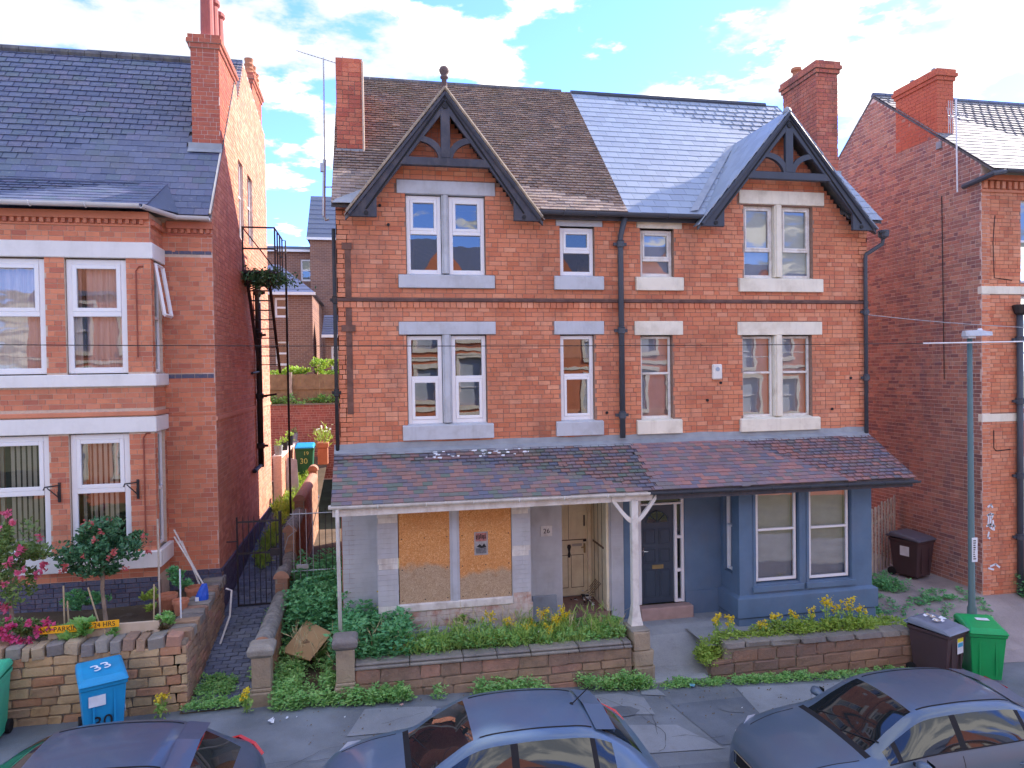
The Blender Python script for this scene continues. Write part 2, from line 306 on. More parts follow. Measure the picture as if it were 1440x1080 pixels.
def osb(name, grey_z):
    b = NB(name); v = b.n('ShaderNodeTexVoronoi'); v.inputs['Scale'].default_value = 26; mp = b.n('ShaderNodeMapping'); mp.inputs['Scale'].default_value = (1, 1, 2.1); mp.inputs['Rotation'].default_value = (0, .5, 0)
    b.l(b.pos(), mp.inputs[0]); wv = b.n('ShaderNodeVectorMath', operation='ADD'); ns = b.n('ShaderNodeTexNoise'); ns.inputs['Scale'].default_value = 9; b.l(b.pos(), ns.inputs['Vector']); b.l(mp.outputs[0], wv.inputs[0]); b.l(ns.outputs['Color'], wv.inputs[1]); b.l(wv.outputs[0], v.inputs['Vector'])
    sp = b.n('ShaderNodeSeparateColor'); b.l(v.outputs['Color'], sp.inputs[0])
    c = b.ramp(sp.outputs[0], [(0, (.44, .18, .06)), (.35, (.62, .275, .09)), (.7, (.72, .35, .13)), (1, (.80, .50, .25))])
    c = b.mix(b.mr(b.noise(3, 5), .35, .7, 0, .35), c, (.52, .22, .06))
    z = b.n('ShaderNodeSeparateXYZ'); b.l(b.pos(), z.inputs[0]); zz = b.math('ADD', z.outputs[2], b.math('MULTIPLY', b.noise(2.2, 6, .6, w=1), .55))
    g = b.mr(zz, grey_z+.34, grey_z+.22); c = b.mix(b.math('MULTIPLY', g, .8, True), c, b.ramp(sp.outputs[0], [(0, (.28, .22, .14)), (1, (.52, .44, .32))]))
    return b.set(c, .8, .2, bump=v.outputs['Distance'], bstr=.3, bdist=.004)
OSB1 = osb('osb_board', 1.42); OSB2 = osb('osb_board_stained', 1.2)
def glass(name, tintv=.92, refl=.19, wav=.0014, rough=.0):
    b = NB(name); b.t.nodes.remove(b.p); tr = b.n('ShaderNodeBsdfTransparent'); tr.inputs[0].default_value = (tintv, tintv, tintv, 1)
    g = b.n('ShaderNodeBsdfGlossy'); g.inputs['Roughness'].default_value = rough; lw = b.n('ShaderNodeFresnel'); lw.inputs[0].default_value = 1.5
    f = b.math('ADD', b.math('MULTIPLY', lw.outputs[0], 1-refl), refl, True); ms = b.n('ShaderNodeMixShader'); b.l(f, ms.inputs[0]); b.l(tr.outputs[0], ms.inputs[1]); b.l(g.outputs[0], ms.inputs[2]); b.l(ms.outputs[0], b.out.inputs[0])
    bp = b.n('ShaderNodeBump'); bp.inputs['Strength'].default_value = 1; bp.inputs['Distance'].default_value = wav; b.l(b.noise(1.6, 2), bp.inputs['Height']); b.l(bp.outputs[0], g.inputs['Normal']); return b.m
GLASS = glass('window_glass'); GLASS_L = glass('window_glass_low', .9, .12)
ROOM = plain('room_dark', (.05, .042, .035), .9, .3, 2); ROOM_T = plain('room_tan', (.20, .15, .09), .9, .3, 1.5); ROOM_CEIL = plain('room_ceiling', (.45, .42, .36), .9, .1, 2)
def curtain(name, a, b_, freq=60, axis=0, rough=.9):
    b = NB(name); s = b.n('ShaderNodeSeparateXYZ'); b.l(b.pos(), s.inputs[0]); n = b.noise(2.2, 3, stretch=(freq/8, freq/8, .35)); c = b.mix(b.mr(n, .35, .65), a, b_); return b.set(c, rough, .1)
NETC = curtain('net_curtain', (.62, .48, .46), (.80, .70, .66)); BLINDG = plain('blind_grey', (.36, .42, .50), .9, .1, 3, .1); BLINDG2 = plain('blind_grey_warm', (.42, .48, .54), .9, .1, 3, .1); SLATV = plain('vertical_blind_slat', (.60, .64, .55), .8, .08, 2)
def carpaint(name, col, metal=.15, rough=.28):
    b = NB(name); n = b.noise(900, 2); c = b.mix(b.mr(n, .4, .6, 0, .3), col, tuple(min(1, x*1.5+.01) for x in col)); m = b.set(c, rough, .5, metal); b.p.inputs['Coat Weight'].default_value = .35; b.p.inputs['Coat Roughness'].default_value = .08
    d = b.mr(b.noise(3, 7, .65),   .5, .7, .34, .5); b.l(d, b.p.inputs['Roughness']); return m
CAR_DK = carpaint('paint_dark_blue_grey', (.06, .09, .14)); CAR_BL = carpaint('paint_steel_blue', (.08, .135, .215)); CAR_GR = carpaint('paint_grey_blue', (.08, .12, .17))
CGLASS = NB('car_glass').set((.012, .016, .018), .03, .9); RUBBER = plain('rubber_black', (.018, .018, .02), .7, .1, 10, .3); CHROME = plain('chrome', (.6, .62, .65), .2, .02, 3, .5, 1.0); REDL = plain('tail_light_red', (.50, .01, .015), .2, .05, 3, .6); HEADL = plain('headlight_lens', (.55, .58, .62), .15, .05, 3, .6); BLKP = plain('plastic_black', (.02, .021, .024), .75, .1, 6, .15)
LENS_A = plain('tail_light_amber', (.7, .2, .02), .25)
# ------------------------------------------------------------------ masonry, roofing and window builders
UNIT = {}
def unit(mat, name, jit=0, bev=0, k=0):
    key = (mat.name, name, k)
    if key not in UNIT: UNIT[key] = unit_mesh(name, mat, jit, bev)
    return UNIT[key]
def pieces(parent, name, stuffname, recs, mat, nind, back=False, bev=0, jit=0, nvar=1):
    """recs: matrices of unit cubes; the nearest nind become objects, the rest one joined mesh"""
    recs.sort(key=lambda M: dist((M[0][3], M[1][3], M[2][3])))
    for i, M in enumerate(recs[:nind]): link(name, unit(mat, name, jit, bev, i % nvar), parent, mw=M)
    rest = recs[nind:]
    if rest:
        base = np.array([(-.5,-.5,-.5),(.5,-.5,-.5),(.5,.5,-.5),(-.5,.5,-.5),(-.5,-.5,.5),(.5,-.5,.5),(.5,.5,.5),(-.5,.5,.5)])
        fs = np.array([(0,3,2,1),(4,5,6,7),(1,2,6,5),(2,3,7,6),(3,0,4,7)]+([(0,1,5,4)] if back else []))
        A = np.array([[list(r) for r in M] for M in rest]); V = np.einsum('nij,kj->nki', A[:, :3, :3], base)+A[:, None, :3, 3]
        F = (fs[None]+8*np.arange(len(rest))[:, None, None]).reshape(-1, 4)
        me = bpy.data.meshes.new(stuffname); me.from_pydata(V.reshape(-1, 3).tolist(), [], F.tolist()); me.materials.append(mat); me.update()
        link(stuffname, me, parent, kind='stuff')
def sub_iv(ivs, a, b):
    out = []
    for p, q in ivs:
        if b <= p or a >= q: out.append((p, q)); continue
        if a > p: out.append((p, a))
        if b < q: out.append((b, q))
    return out
def brick_recs(fr, z0, z1, ivf, holes=(), L=.235, H=.089, j=.011, proud=.007, seed=0):
    rr = random.Random(seed); recs = []; nc = max(1, round((z1-z0)/H)); H = (z1-z0)/nc
    for c in range(nc):
        za = z0+c*H; zm = za+H/2; ivs = list(ivf(zm))
        for (a, b, p, q) in holes:
            if p < zm < q: ivs = sub_iv(ivs, a, b)
        off = (0 if c % 2 else L/2)+rr.choice((0, 0, L*.25)); k = 0
        for (a, b) in ivs:
            u = math.floor((a-off)/L)*L+off-L
            while u < b:
                l = L if (c+k) % 3 else L/2
                k += 1
                p, q = max(u, a)+j/2, min(u+l, b)-j/2
                if q-p > .035: recs.append(fr.mat((p+q)/2, zm, proud/2-.01+rr.uniform(-.0022, .0022), q-p, H-j, proud+.02))
                u += l
    return recs
def core(mb, fr, z0, z1, ivf, holes=(), th=.2, mi=0):
    br = sorted({z0, z1, *[min(max(h[2], z0), z1) for h in holes], *[min(max(h[3], z0), z1) for h in holes]})
    for a, b in zip(br, br[1:]):
        if b-a < 1e-4: continue
        zm = (a+b)/2; ivs = list(ivf(zm))
        for h in holes:
            if h[2] < zm < h[3]: ivs = sub_iv(ivs, h[0], h[1])
        for p, q in ivs: mb.fbox(fr, p, q, a, b, -th, -.001, mi)
def roof_recs(O, U, S, ulen, slen, gauge, w, t, ivf=None, seed=1, jit=.003):
    rr = random.Random(seed); O, U, S = Vector(O), Vector(U).normalized(), Vector(S).normalized(); N = U.cross(S).normalized(); recs = []
    n = int(slen/gauge)+1; ang = math.atan2(t*.9, gauge); ca, sa = math.cos(ang), math.sin(ang)
    for i in range(n):
        s = i*gauge; l = min(gauge*1.35, slen-s+.02); ivs = [(0, ulen)] if ivf is None else ivf(s+gauge*.5)
        off = (w/2 if i % 2 else 0)+rr.uniform(-.01, .01)
        if l < .03: continue
        for a, b in ivs:
            u = math.floor((a-off)/w)*w+off
            while u < b:
                p, q = max(u, a)+.002, min(u+w, b)-.002
                if q-p > .03:
                    T = (S*ca-N*sa); NN = (N*ca+S*sa); tw = rr.uniform(-jit, jit)*3; UU = (U+NN*tw).normalized()
                    slip = rr.uniform(.012, .04) if rr.random() < .025 else 0; UU = (UU-S*(rr.uniform(-.05, .05) if slip else 0)).normalized()
                    c = O+U*((p+q)/2)+S*(s+l/2-.01-slip+rr.uniform(-jit, jit))+N*(t*1.1+rr.uniform(0, jit))
                    M = Matrix.Identity(4)
                    for k in range(3): M[k][0] = UU[k]*(q-p); M[k][1] = -NN[k]*t; M[k][2] = T[k]*l; M[k][3] = c[k]
                    recs.append(M)
                u += w
    return recs
def window(parent, fr, u0, u1, v0, v1, rec=.07, split=.5, ft=.055, mat=None, back='room', name='window', style='sash', bars=(), gl=None, low=None):
    mat = mat or WHITE; gl = gl or GLASS; m = MB(); d0, d1 = -rec-.06, -rec
    m.fbox(fr, u0, u0+ft, v0, v1, d0, d1); m.fbox(fr, u1-ft, u1, v0, v1, d0, d1); m.fbox(fr, u0+ft, u1-ft, v0, v0+ft*1.1, d0, d1); m.fbox(fr, u0+ft, u1-ft, v1-ft, v1, d0, d1)
    vm = v0+(v1-v0)*split; m.fbox(fr, u0+ft, u1-ft, vm-ft*.45, vm+ft*.45, d0, d1+.012)
    i = ft; s = ft*.75
    if style in ('upper', 'both'):             # a sash frame proud of the outer frame
        for a, b, c, d in ((u0+i, u0+i+s, vm+ft*.45, v1-ft), (u1-i-s, u1-i, vm+ft*.45, v1-ft), (u0+i+s, u1-i-s, v1-ft-s, v1-ft), (u0+i+s, u1-i-s, vm+ft*.45, vm+ft*.45+s)): m.fbox(fr, a, b, c, d, d0+.01, d1+.015)
    if style in ('lower', 'both'):
        for a, b, c, d in ((u0+i, u0+i+s, v0+ft*1.1, vm-ft*.45), (u1-i-s, u1-i, v0+ft*1.1, vm-ft*.45), (u0+i+s, u1-i-s, vm-ft*.45-s, vm-ft*.45), (u0+i+s, u1-i-s, v0+ft*1.1, v0+ft*1.1+s)): m.fbox(fr, a, b, c, d, d0+.01, d1+.015)
    w = m.build(name, mat, parent, bevel=.006)
    for a, b in ((vm+ft*.4, v1-ft*.9), (v0+ft, vm-ft*.4)):
        p = MB(); P = fr.pt; n = -rec-.03+random.uniform(-.004, .004); tl = random.uniform(-.006, .006); t2 = random.uniform(-.006, .006)
        p.add([P(u0+ft*.9, a, n), P(u1-ft*.9, a, n+t2), P(u1-ft*.9, b, n+tl+t2), P(u0+ft*.9, b, n+tl)], [(0, 1, 2, 3)]); p.build('pane', gl, w)
    q = MB()
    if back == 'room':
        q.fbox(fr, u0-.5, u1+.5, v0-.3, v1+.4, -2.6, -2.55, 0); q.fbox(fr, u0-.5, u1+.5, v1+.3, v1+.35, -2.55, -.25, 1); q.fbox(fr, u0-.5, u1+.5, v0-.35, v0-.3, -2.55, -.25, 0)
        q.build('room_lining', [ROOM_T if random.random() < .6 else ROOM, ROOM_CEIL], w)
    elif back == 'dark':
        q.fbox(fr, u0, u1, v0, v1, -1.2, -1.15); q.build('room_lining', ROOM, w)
    elif back == 'blind':
        q.fbox(fr, u0+.02, u1-.02, v0+.02, v1-.02, -rec-.16, -rec-.15); q.build('roller_blind', low or BLINDG, w)
    elif back == 'net':
        n = 26; P = fr.pt; vs = []
        for i in range(n+1):
            u = u0+.02+(u1-u0-.04)*i/n; dd = -rec-.17+.018*math.sin(i*1.9)+.01*math.sin(i*.7)
            vs += [P(u, v0+.03, dd), P(u, v1-.02, dd)]
        q.add(vs, [(2*i, 2*i+2, 2*i+3, 2*i+1) for i in range(n)]); q.build('net_curtain', NETC, w)
        r = MB(); r.fbox(fr, u0-.1, u1+.1, v0-.1, v1+.1, -rec-.7, -rec-.65); r.build('room_lining', ROOM_T, w)
    elif back == 'slats':
        for a, b in ((v0+.04, v1-.04),):
            n = int((u1-u0)/.088)
            for i in range(n):
                if random.random() < .1: continue
                u = u0+.05+i*.088; P = fr.pt; dn = .02
                q.add([P(u, a, -rec-.14), P(u+.05, a, -rec-.14-dn), P(u+.05, b, -rec-.14-dn), P(u, b, -rec-.14)], [(0, 1, 2, 3)])
        q.build('vertical_blind', SLATV, w); r = MB(); r.fbox(fr, u0-.1, u1+.1, v0-.1, v1+.1, -rec-.9, -rec-.85); r.build('room_lining', ROOM, w)
    return w
def fixed(parent, fr, name, u0, u1, v0, v1, n0, n1, mat, bevel=.008):
    m = MB(); m.fbox(fr, u0, u1, v0, v1, n0, n1); return m.build(name, mat, parent, bevel=bevel)
def sill(parent, fr, u0, u1, v0, v1, mat, d=.075):
    m = MB(); P = fr.pt
    m.add([P(u0,v0,-.1),P(u1,v0,-.1),P(u1,v0,d),P(u0,v0,d),P(u0,v1+.03,-.1),P(u1,v1+.03,-.1),P(u1,v1-.012,d),P(u0,v1-.012,d)], [(0,1,2,3),(7,6,5,4),(3,2,6,7),(2,1,5,6),(1,0,4,5),(0,3,7,4)])
    return m.build('sill', mat, parent, bevel=.008)
def gutter(parent, p0, p1, r, mat, name='gutter'):
    m = MB(); p0, p1 = Vector(p0), Vector(p1); t = (p1-p0).normalized(); o = Vector((0, 0, 1)); s = t.cross(o).normalized(); k = 8
    vs = []
    for p in (p0, p1):
        for rad in (r, r*.82):
            for i in range(k+1): a = math.pi+math.pi*i/k; vs.append(p+s*math.cos(a)*rad+o*math.sin(a)*rad)
    n = k+1; fs = []
    for i in range(k): fs += [(i, i+1, 2*n+i+1, 2*n+i), (n+i+1, n+i, 3*n+i, 3*n+i+1), (i+1, i, n+i, n+i+1), (2*n+i, 2*n+i+1, 3*n+i+1, 3*n+i)]
    fs += [(0, 2*n, 3*n, n), (k, n+k, 3*n+k, 2*n+k)]
    m.add(vs, fs); L = (p1-p0).length; q = int(L/.9)
    for i in range(1, q+1):
        c = p0+t*(L*i/(q+1)); m.tube([c+s*r*1.12*math.cos(math.pi+math.pi*a/6)+o*r*1.12*math.sin(math.pi+math.pi*a/6) for a in range(7)], .012, 4)
    return m.build(name, mat, parent)
def downpipe(parent, x, y, z0, z1, r, mat, collars=(), top=None, name='downpipe'):
    m = MB(); pts = [(x, y, z0), (x, y, z1)]
    if top: pts += top
    m.tube(pts, r, 10); o = m.build(name, mat, parent, smooth=True)
    for z in collars:
        c = MB(); c.lathe((x, y, z), [(r*1.02, -.07), (r*1.35, -.06), (r*1.35, .05), (r*1.5, .06), (r*1.02, .075)], 10); c.box(x-r*2.4, x+r*2.4, y+r*.2, y+r*1.0, z-.03, z+.03); c.build('pipe_bracket', mat, o)
    return o
# ------------------------------------------------------------------ ground
def sz(x):                                        # street level falls to the right
    x = min(max(x, -30), 34); return -.36 if x < -1 else -.36-.05*(x+1)
def sheet(name, xs, ys, zf, mat, kind='structure', label=None):
    vs = [(x, y, zf(x, y)) for y in ys for x in xs]; n = len(xs)
    fs = [(j*n+i, j*n+i+1, (j+1)*n+i+1, (j+1)*n+i) for j in range(len(ys)-1) for i in range(n-1)]
    me = bpy.data.meshes.new(name); me.from_pydata(vs, [], fs); me.materials.append(mat); me.update(); return link(name, me, kind=kind)
XS = [-700, -200, -60, -30]+[-28+2*i for i in range(32)]+[60, 200, 700]
sheet('ground', XS, [-700, -200, -60, -20, -11, -6, -1.5, 0, 3, 8, 20, 60, 200, 700], lambda x, y: sz(x)-.35, GRASSG)
sheet('road', XS[3:-3], [-11.2, -8, -4.45], lambda x, y: sz(x)-.12+(.05 if -9 < y < -7 else 0), TARMAC)
PX = [-30+.5*i for i in range(128)]
sheet('pavement', PX, [-4.34, -3.6, -2.9, -2.2, -1.4], lambda x, y: sz(x)+.006*math.sin(x*1.7+y), TARMAC)
k_ = MB()
for i in range(70):
    x = -30+.92*i; k_.add([(x,-4.16,sz(x)-.3),(x+.91,-4.16,sz(x+.91)-.3),(x+.91,-4.0,sz(x+.91)-.3),(x,-4.0,sz(x)-.3),(x,-4.16,sz(x)-.005),(x+.91,-4.16,sz(x+.91)-.005),(x+.91,-4.0,sz(x+.91)+.004),(x,-4.0,sz(x)+.004)], [(0,3,2,1),(4,5,6,7),(0,1,5,4),(1,2,6,5),(2,3,7,6),(3,0,4,7)])
k_.v = [(x, y-.33, z) for x, y, z in k_.v]; tag(k_.build('kerb', TARMAC_D), kind='structure')
def patch(pts, mat, h=.008, name='pavement_patch'):
    m = MB(); m.add([(x, y, sz(x)+h+.006*math.sin(x*1.7+y)) for x, y in pts], [tuple(range(len(pts)))]); tag(m.build(name, mat), kind='structure')
patch([(-.45,-2.98),(.2,-2.93),(.95,-2.9),(.98,-2.5),(.9,-2.2),(.3,-2.14),(-.2,-2.15)], TARMAC_L, .012); #patch([(-1.9,-3.6),(-.6,-3.5),(-.7,-3.0),(-1.9,-3.05)], TARMAC_L, .012); patch([(-2.6,-3.0),(-1.1,-2.95),(-1.15,-2.55),(-2.5,-2.6)], TARMAC_L, .016)
patch([(3.1,-2.75),(4.3,-2.9),(4.35,-2.3),(4.0,-2.1),(2.9,-2.15)], TARMAC_L, .012); patch([(3.4,-4.0),(4.9,-4.0),(4.5,-3.25),(3.5,-3.15)], TARMAC_L, .012); patch([(6.0,-3.1),(8.2,-3.3),(9.4,-2.2),(6.1,-2.15)], TARMAC_L, .010); patch([(4.35,-2.2),(4.75,-2.3),(4.7,-2.05),(4.4,-2.02)], TARMAC_L, .014); patch([(.9,-2.2),(1.25,-2.9),(1.5,-2.9),(1.35,-2.15)], TARMAC_D, .014); patch([(4.9,-3.9),(6.2,-3.95),(6.1,-2.5),(4.7,-2.6)], TARMAC_D, .009)
def smooth(a, b, t): t = min(max((t-a)/(b-a), 0), 1); return t*t*(3-2*t)
def bed(x, y): return .03+.05*math.sin(2*x+y)-.12*smooth(2, 4.3, x)
sheet('garden_soil', [-.72+.36*i for i in range(15)], [-1.56, -1.2, -.6, 0, .3], bed, SOIL)
def strip(x, y): return -.30+.38*smooth(-1.4, 2.5, y)
sheet('side_passage_ground', [-1.72, -1.4, -1.0, -.71, -.58], [-1.75, -1.2, -.5, .3, 1.2, 2.5, 5, 9], strip, SOIL)
def path(x, y): return -.14+(sz(x)+.02+.14)*smooth(-.55, -1.75, y)+.06*smooth(-.2, 0, y)*0
sheet('front_path', [4.2, 4.55, 5.0, 5.4, 5.9, 6.4, 6.95], [-1.72, -1.4, -1.1, -.8, -.5, -.2, .3], path, CONC)
fs_ = MB(); fs_.box(4.7, 5.75, -1.86, -1.7, sz(5)-.2, sz(5)+.07); tag(fs_.build('path_step', CONC, bevel=.02), kind='structure')
def rbed(x, y): return -.16-.03*(x-6)
sheet('right_garden_soil', [5.85, 6.4, 6.95, 8, 9, 10.05], [-1.62, -1.2, -.7], rbed, CONC)
def yard(x, y): return (sz(x)+.01)*(1-smooth(-1.7, .6, y))+(-.30)*smooth(-1.7, .6, y)
sheet('side_yard', [9.9, 10.4, 11, 12, 13, 14, 16, 20], [-1.75, -1.3, -.8, -.2, .5, 1.2, 2.5, 6, 9], yard, CONC_Y)
def alley(x, y):
    return -.34+.56*smooth(-2.2, 2.0, y)+(.0 if y < 1.5 else .10*(y-1.5))+(0 if y < 9 else .07*(y-9))
ALX = [-3.0, -2.7, -2.3, -1.95, -1.65]
sheet('alley_bed', ALX, [-1.75, -1.3, -.8, -.2, .4, 1, 1.6, 2.3, 3.2, 4.5, 6, 8, 9, 11, 14.2], lambda x, y: alley(x, y)-.035, SOIL)
sheet('left_garden_soil', [-12, -8, -6, -5, -4, -3.1], [-1.5, -.8, 0, .6, 1.3], lambda x, y: .72+.03*math.sin(3*x), SOIL)
sheet('back_garden_soil', [-14, -8, -3, 0, 6, 14, 22], [14.2, 18, 30, 60], lambda x, y: 3.6, GRASSG)
# the setts of the alley
ap = tag(bpy.data.objects.new('alley_paving', None), kind='structure'); COL.objects.link(ap)
recs = []; rr = random.Random(3); y = -1.72; row = 0
while y < 9.5:
    x = -2.98-(.115 if row % 2 else 0)
    while x < -1.68:
        a, b = max(x, -2.97), min(x+.228, -1.68)
        if b-a > .05:
            yc = y+.055; z = alley(0, yc); sl = (alley(0, yc+.05)-alley(0, yc-.05))/.1; M = Matrix.Translation(((a+b)/2, yc, z-.03+rr.uniform(-.005, .005))) @ Matrix.Rotation(math.atan(sl), 4, 'X') @ Matrix.Rotation(rr.uniform(-.02, .02), 4, 'Y') @ Matrix.Diagonal((b-a-.01, .103, .06, 1)); recs.append(M)
        x += .23
    y += .113; row += 1
pieces(ap, 'sett', 'setts_far', recs, SETT, 290, bev=.04)

CRACK = plain('tarmac_crack', (.055, .06, .065), .95, .2, 6); STAIN = tarmac('tarmac_stain', (.13, .147, .165), .3)
rc_ = random.Random(12); m = MB()
for i in range(16):
    x, y = rc_.uniform(-2, 10.5), rc_.uniform(-4.1, -2.1); a = rc_.uniform(-.5, .5)+(1.57 if i % 3 == 0 else 0); P = [(x, y)]
    for k in range(rc_.randrange(5, 12)):
        a += rc_.uniform(-.5, .5); x += .12*math.cos(a); y += .12*math.sin(a)
        if not -4.3 < y < -1.9: break
        P.append((x, y))
    for (ax, ay), (bx, by) in zip(P, P[1:]):
        nx, ny = -(by-ay), bx-ax; l = math.hypot(nx, ny); w = rc_.uniform(.0015, .004); nx, ny = nx/l*w, ny/l*w; h = lambda x, y: sz(x)+.019+.006*math.sin(x*1.7+y)
        m.add([(ax+nx, ay+ny, h(ax, ay)), (ax-nx, ay-ny, h(ax, ay)), (bx-nx, by-ny, h(bx, by)), (bx+nx, by+ny, h(bx, by))], [(0, 1, 2, 3)])
tag(m.build('pavement_crack', CRACK), kind='structure')
for i in range(4):
    x, y, r = rc_.uniform(-2, 10), rc_.uniform(-3.9, -2.3), rc_.uniform(.08, .35); patch([(x+r*rc_.uniform(.7, 1.2)*math.cos(a*.45), y+r*.6*rc_.uniform(.7, 1.2)*math.sin(a*.45)) for a in range(14)], STAIN, .0165)
# ------------------------------------------------------------------ the pair of houses
EZ, EY, RY, RZ = 7.90, -.25, 3.6, 11.7             # eave and ridge of the main roof
SL = Vector((0, RY-EY, RZ-EZ)).normalized(); SLEN = math.hypot(RY-EY, RZ-EZ)
X0, XM, X1 = -.60, 4.93, 10.42
GA, GB = (1.40, 9.98, 1.70), (8.37, 10.0, 1.88)     # gable centre, apex, half width at the eave
def gable_iv(cx, az, hw, base=7.78):
    return lambda z: (cx-hw*(az-z)/(az-base), cx+hw*(az-z)/(az-base))
def half(house, x0, x1, g, brm, mort, tmat, stone_m, wood, seed, roofkw, doublewin, singlewin, lab):
    cx, az, hw = g; giv = gable_iv(cx, az-.22, hw-.10, 7.72)
    def ivf(z):
        if z < 7.86: return [(x0, x1)]
        a, b = giv(z); return [(max(a, x0), min(b, x1))] if b-a > .1 else []
    holes = []
    for (u0, u1, v0, v1, l, s) in doublewin+singlewin:
        holes += [(u0, u1, v0, v1), l, s]
    holes.append((x0, x1, 6.06, 6.23)) ; holes.append((x0, x1, 7.86, 7.865))
    m = MB(); core(m, FRONT, 3.3, 7.86, ivf, [h for h in holes if h[3]-h[2] > .3 and h[1]-h[0] < 3], .22)
    for i in range(22):
        za, zb = 7.86+(az-8.14)*i/22, 7.86+(az-8.14)*(i+1)/22; a, b = giv((za+zb)/2); ivs = [(max(a, x0), min(b, x1))]
        for h in holes:
            if h[2] < (za+zb)/2 < h[3]-.01 and h[3]-h[2] > .9: ivs = sub_iv(ivs, h[0], h[1])
        for p, q in ivs: m.fbox(FRONT, p, q, za, zb, -.22, -.001)
    fw = m.build('front_wall', mort, house)
    recs = brick_recs(FRONT, 3.42, 9.7, ivf, holes, seed=seed)
    pieces(fw, 'brick', 'brickwork', recs, brm, 300)
    # string courses
    s = MB(); s.fbox(FRONT, x0, x1, 6.175, 6.235, -.05, .055); s.build('string_course', plain('string_course_'+lab, (.13, .075, .065), .85, .3, 6, .2), house, bevel=.006)
    s = MB(); n = int((x1-x0)/.115)
    recs = [FRONT.mat(x0+.06+i*.115, 6.117, .008, .104, .105, .05) for i in range(n)]
    pieces(fw, 'header_brick', 'header_course', recs, brm, 0)
    for (u0, u1, v0, v1, l, sl) in doublewin+singlewin:
        pass
    return fw
def lint(parent, r, mat, d=.035): return fixed(parent, FRONT, 'lintel', r[0], r[1], r[2], r[3], -.12, d, mat)
# --- the boarded-up house
HA = thing('terraced_house', 'half of the brick pair with old clay tile roof and boarded-up ground floor bay', 'house', (2.1, 0, 0), 'pair of joined brick houses')
HB = thing('terraced_house', 'half of the brick pair with smooth grey slate roof and blue painted ground floor', 'house', (7.7, 0, -.2), 'pair of joined brick houses')
dA = [(.67, 2.17, 6.68, 8.19, (.51, 2.37, 8.19, 8.44), (.52, 2.33, 6.43, 6.68)), (.65, 2.16, 3.86, 5.56, (.51, 2.34, 5.56, 5.80), (.55, 2.27, 3.58, 3.86))]
sA = [(3.64, 4.34, 6.69, 7.66, (3.56, 4.50, 7.66, 7.78), (3.51, 4.51, 6.42, 6.69)), (3.62, 4.31, 3.85, 5.55, (3.50, 4.51, 5.55, 5.81), (3.51, 4.47, 3.57, 3.85))]
dB = [(7.55, 9.13, 6.69, 8.22, (7.44, 9.39, 8.22, 8.50), (7.42, 9.33, 6.41, 6.69)), (7.50, 9.09, 3.80, 5.52, (7.39, 9.32, 5.52, 5.79), (7.42, 9.24, 3.53, 3.80))]
sB = [(5.30, 6.01, 6.69, 7.66, (5.22, 6.18, 7.66, 7.79), (5.18, 6.19, 6.42, 6.69)), (5.28, 5.96, 3.83, 5.53, (5.15, 6.18, 5.53, 5.81), (5.17, 6.13, 3.55, 3.83))]
half(HA, X0, XM, GA, BR_A, MORT, TILE_OLD, GREY_ST, BLACKT, 11, {}, dA, sA, 'left')
half(HB, XM, X1, GB, BR_B, MORT, SLATE_NEW, CREAM_ST, SLATET, 12, {}, dB, sB, 'right')
# windows: the left house has thick plastic casements, the right one old sashes with blinds
def pair_win(house, w, stone_m, mul, kw):
    u0, u1, v0, v1, l, s = w
    out = []
    for a, b in ((u0, mul[0]), (mul[1], u1)): out.append(window(house, FRONT, a+.01, b-.01, v0+.02, v1-.02, **kw))
    lint(house, l, stone_m); sill(house, FRONT, s[0], s[1], s[2], s[3], stone_m)
    m = MB(); m.fbox(FRONT, mul[0], mul[1], v0+.03, v1, -.14, .005); m.fbox(FRONT, mul[0]+.03, mul[1]-.03, v0+.03, v1, .005, .03); m.build('mullion', stone_m, house, bevel=.01)
    return out
def one_win(house, w, stone_m, kw):
    u0, u1, v0, v1, l, s = w
    o = window(house, FRONT, u0+.01, u1-.01, v0+.02, v1-.02, **kw); lint(house, l, stone_m); sill(house, FRONT, s[0], s[1], s[2], s[3], stone_m); return o
pair_win(HA, dA[0], GREY_ST, (1.34, 1.47), dict(rec=.06, split=.53, ft=.075, style='upper', back='room')); pair_win(HA, dA[1], GREY_ST, (1.32, 1.48), dict(rec=.06, split=.52, ft=.075, style='lower', back='room'))
one_win(HA, sA[0], GREY_ST, dict(rec=.06, split=.5, ft=.07, style='upper', back='dark', gl=GLASS_L)); one_win(HA, sA[1], GREY_ST, dict(rec=.06, split=.53, ft=.07, style='lower', back='room'))
pair_win(HB, dB[0], CREAM_ST, (8.25, 8.42), dict(rec=.09, split=.38, ft=.055, style='upper', back='blind', mat=WHITE_OLD)); pair_win(HB, dB[1], CREAM_ST, (8.23, 8.41), dict(rec=.09, split=.55, ft=.05, style='sash', back='blind', mat=WHITE_OLD, low=BLINDG2))
one_win(HB, sB[0], CREAM_ST, dict(rec=.09, split=.36, ft=.06, style='upper', back='blind', mat=WHITE_OLD)); one_win(HB, sB[1], CREAM_ST, dict(rec=.09, split=.55, ft=.05, style='sash', back='blind', mat=WHITE_OLD))
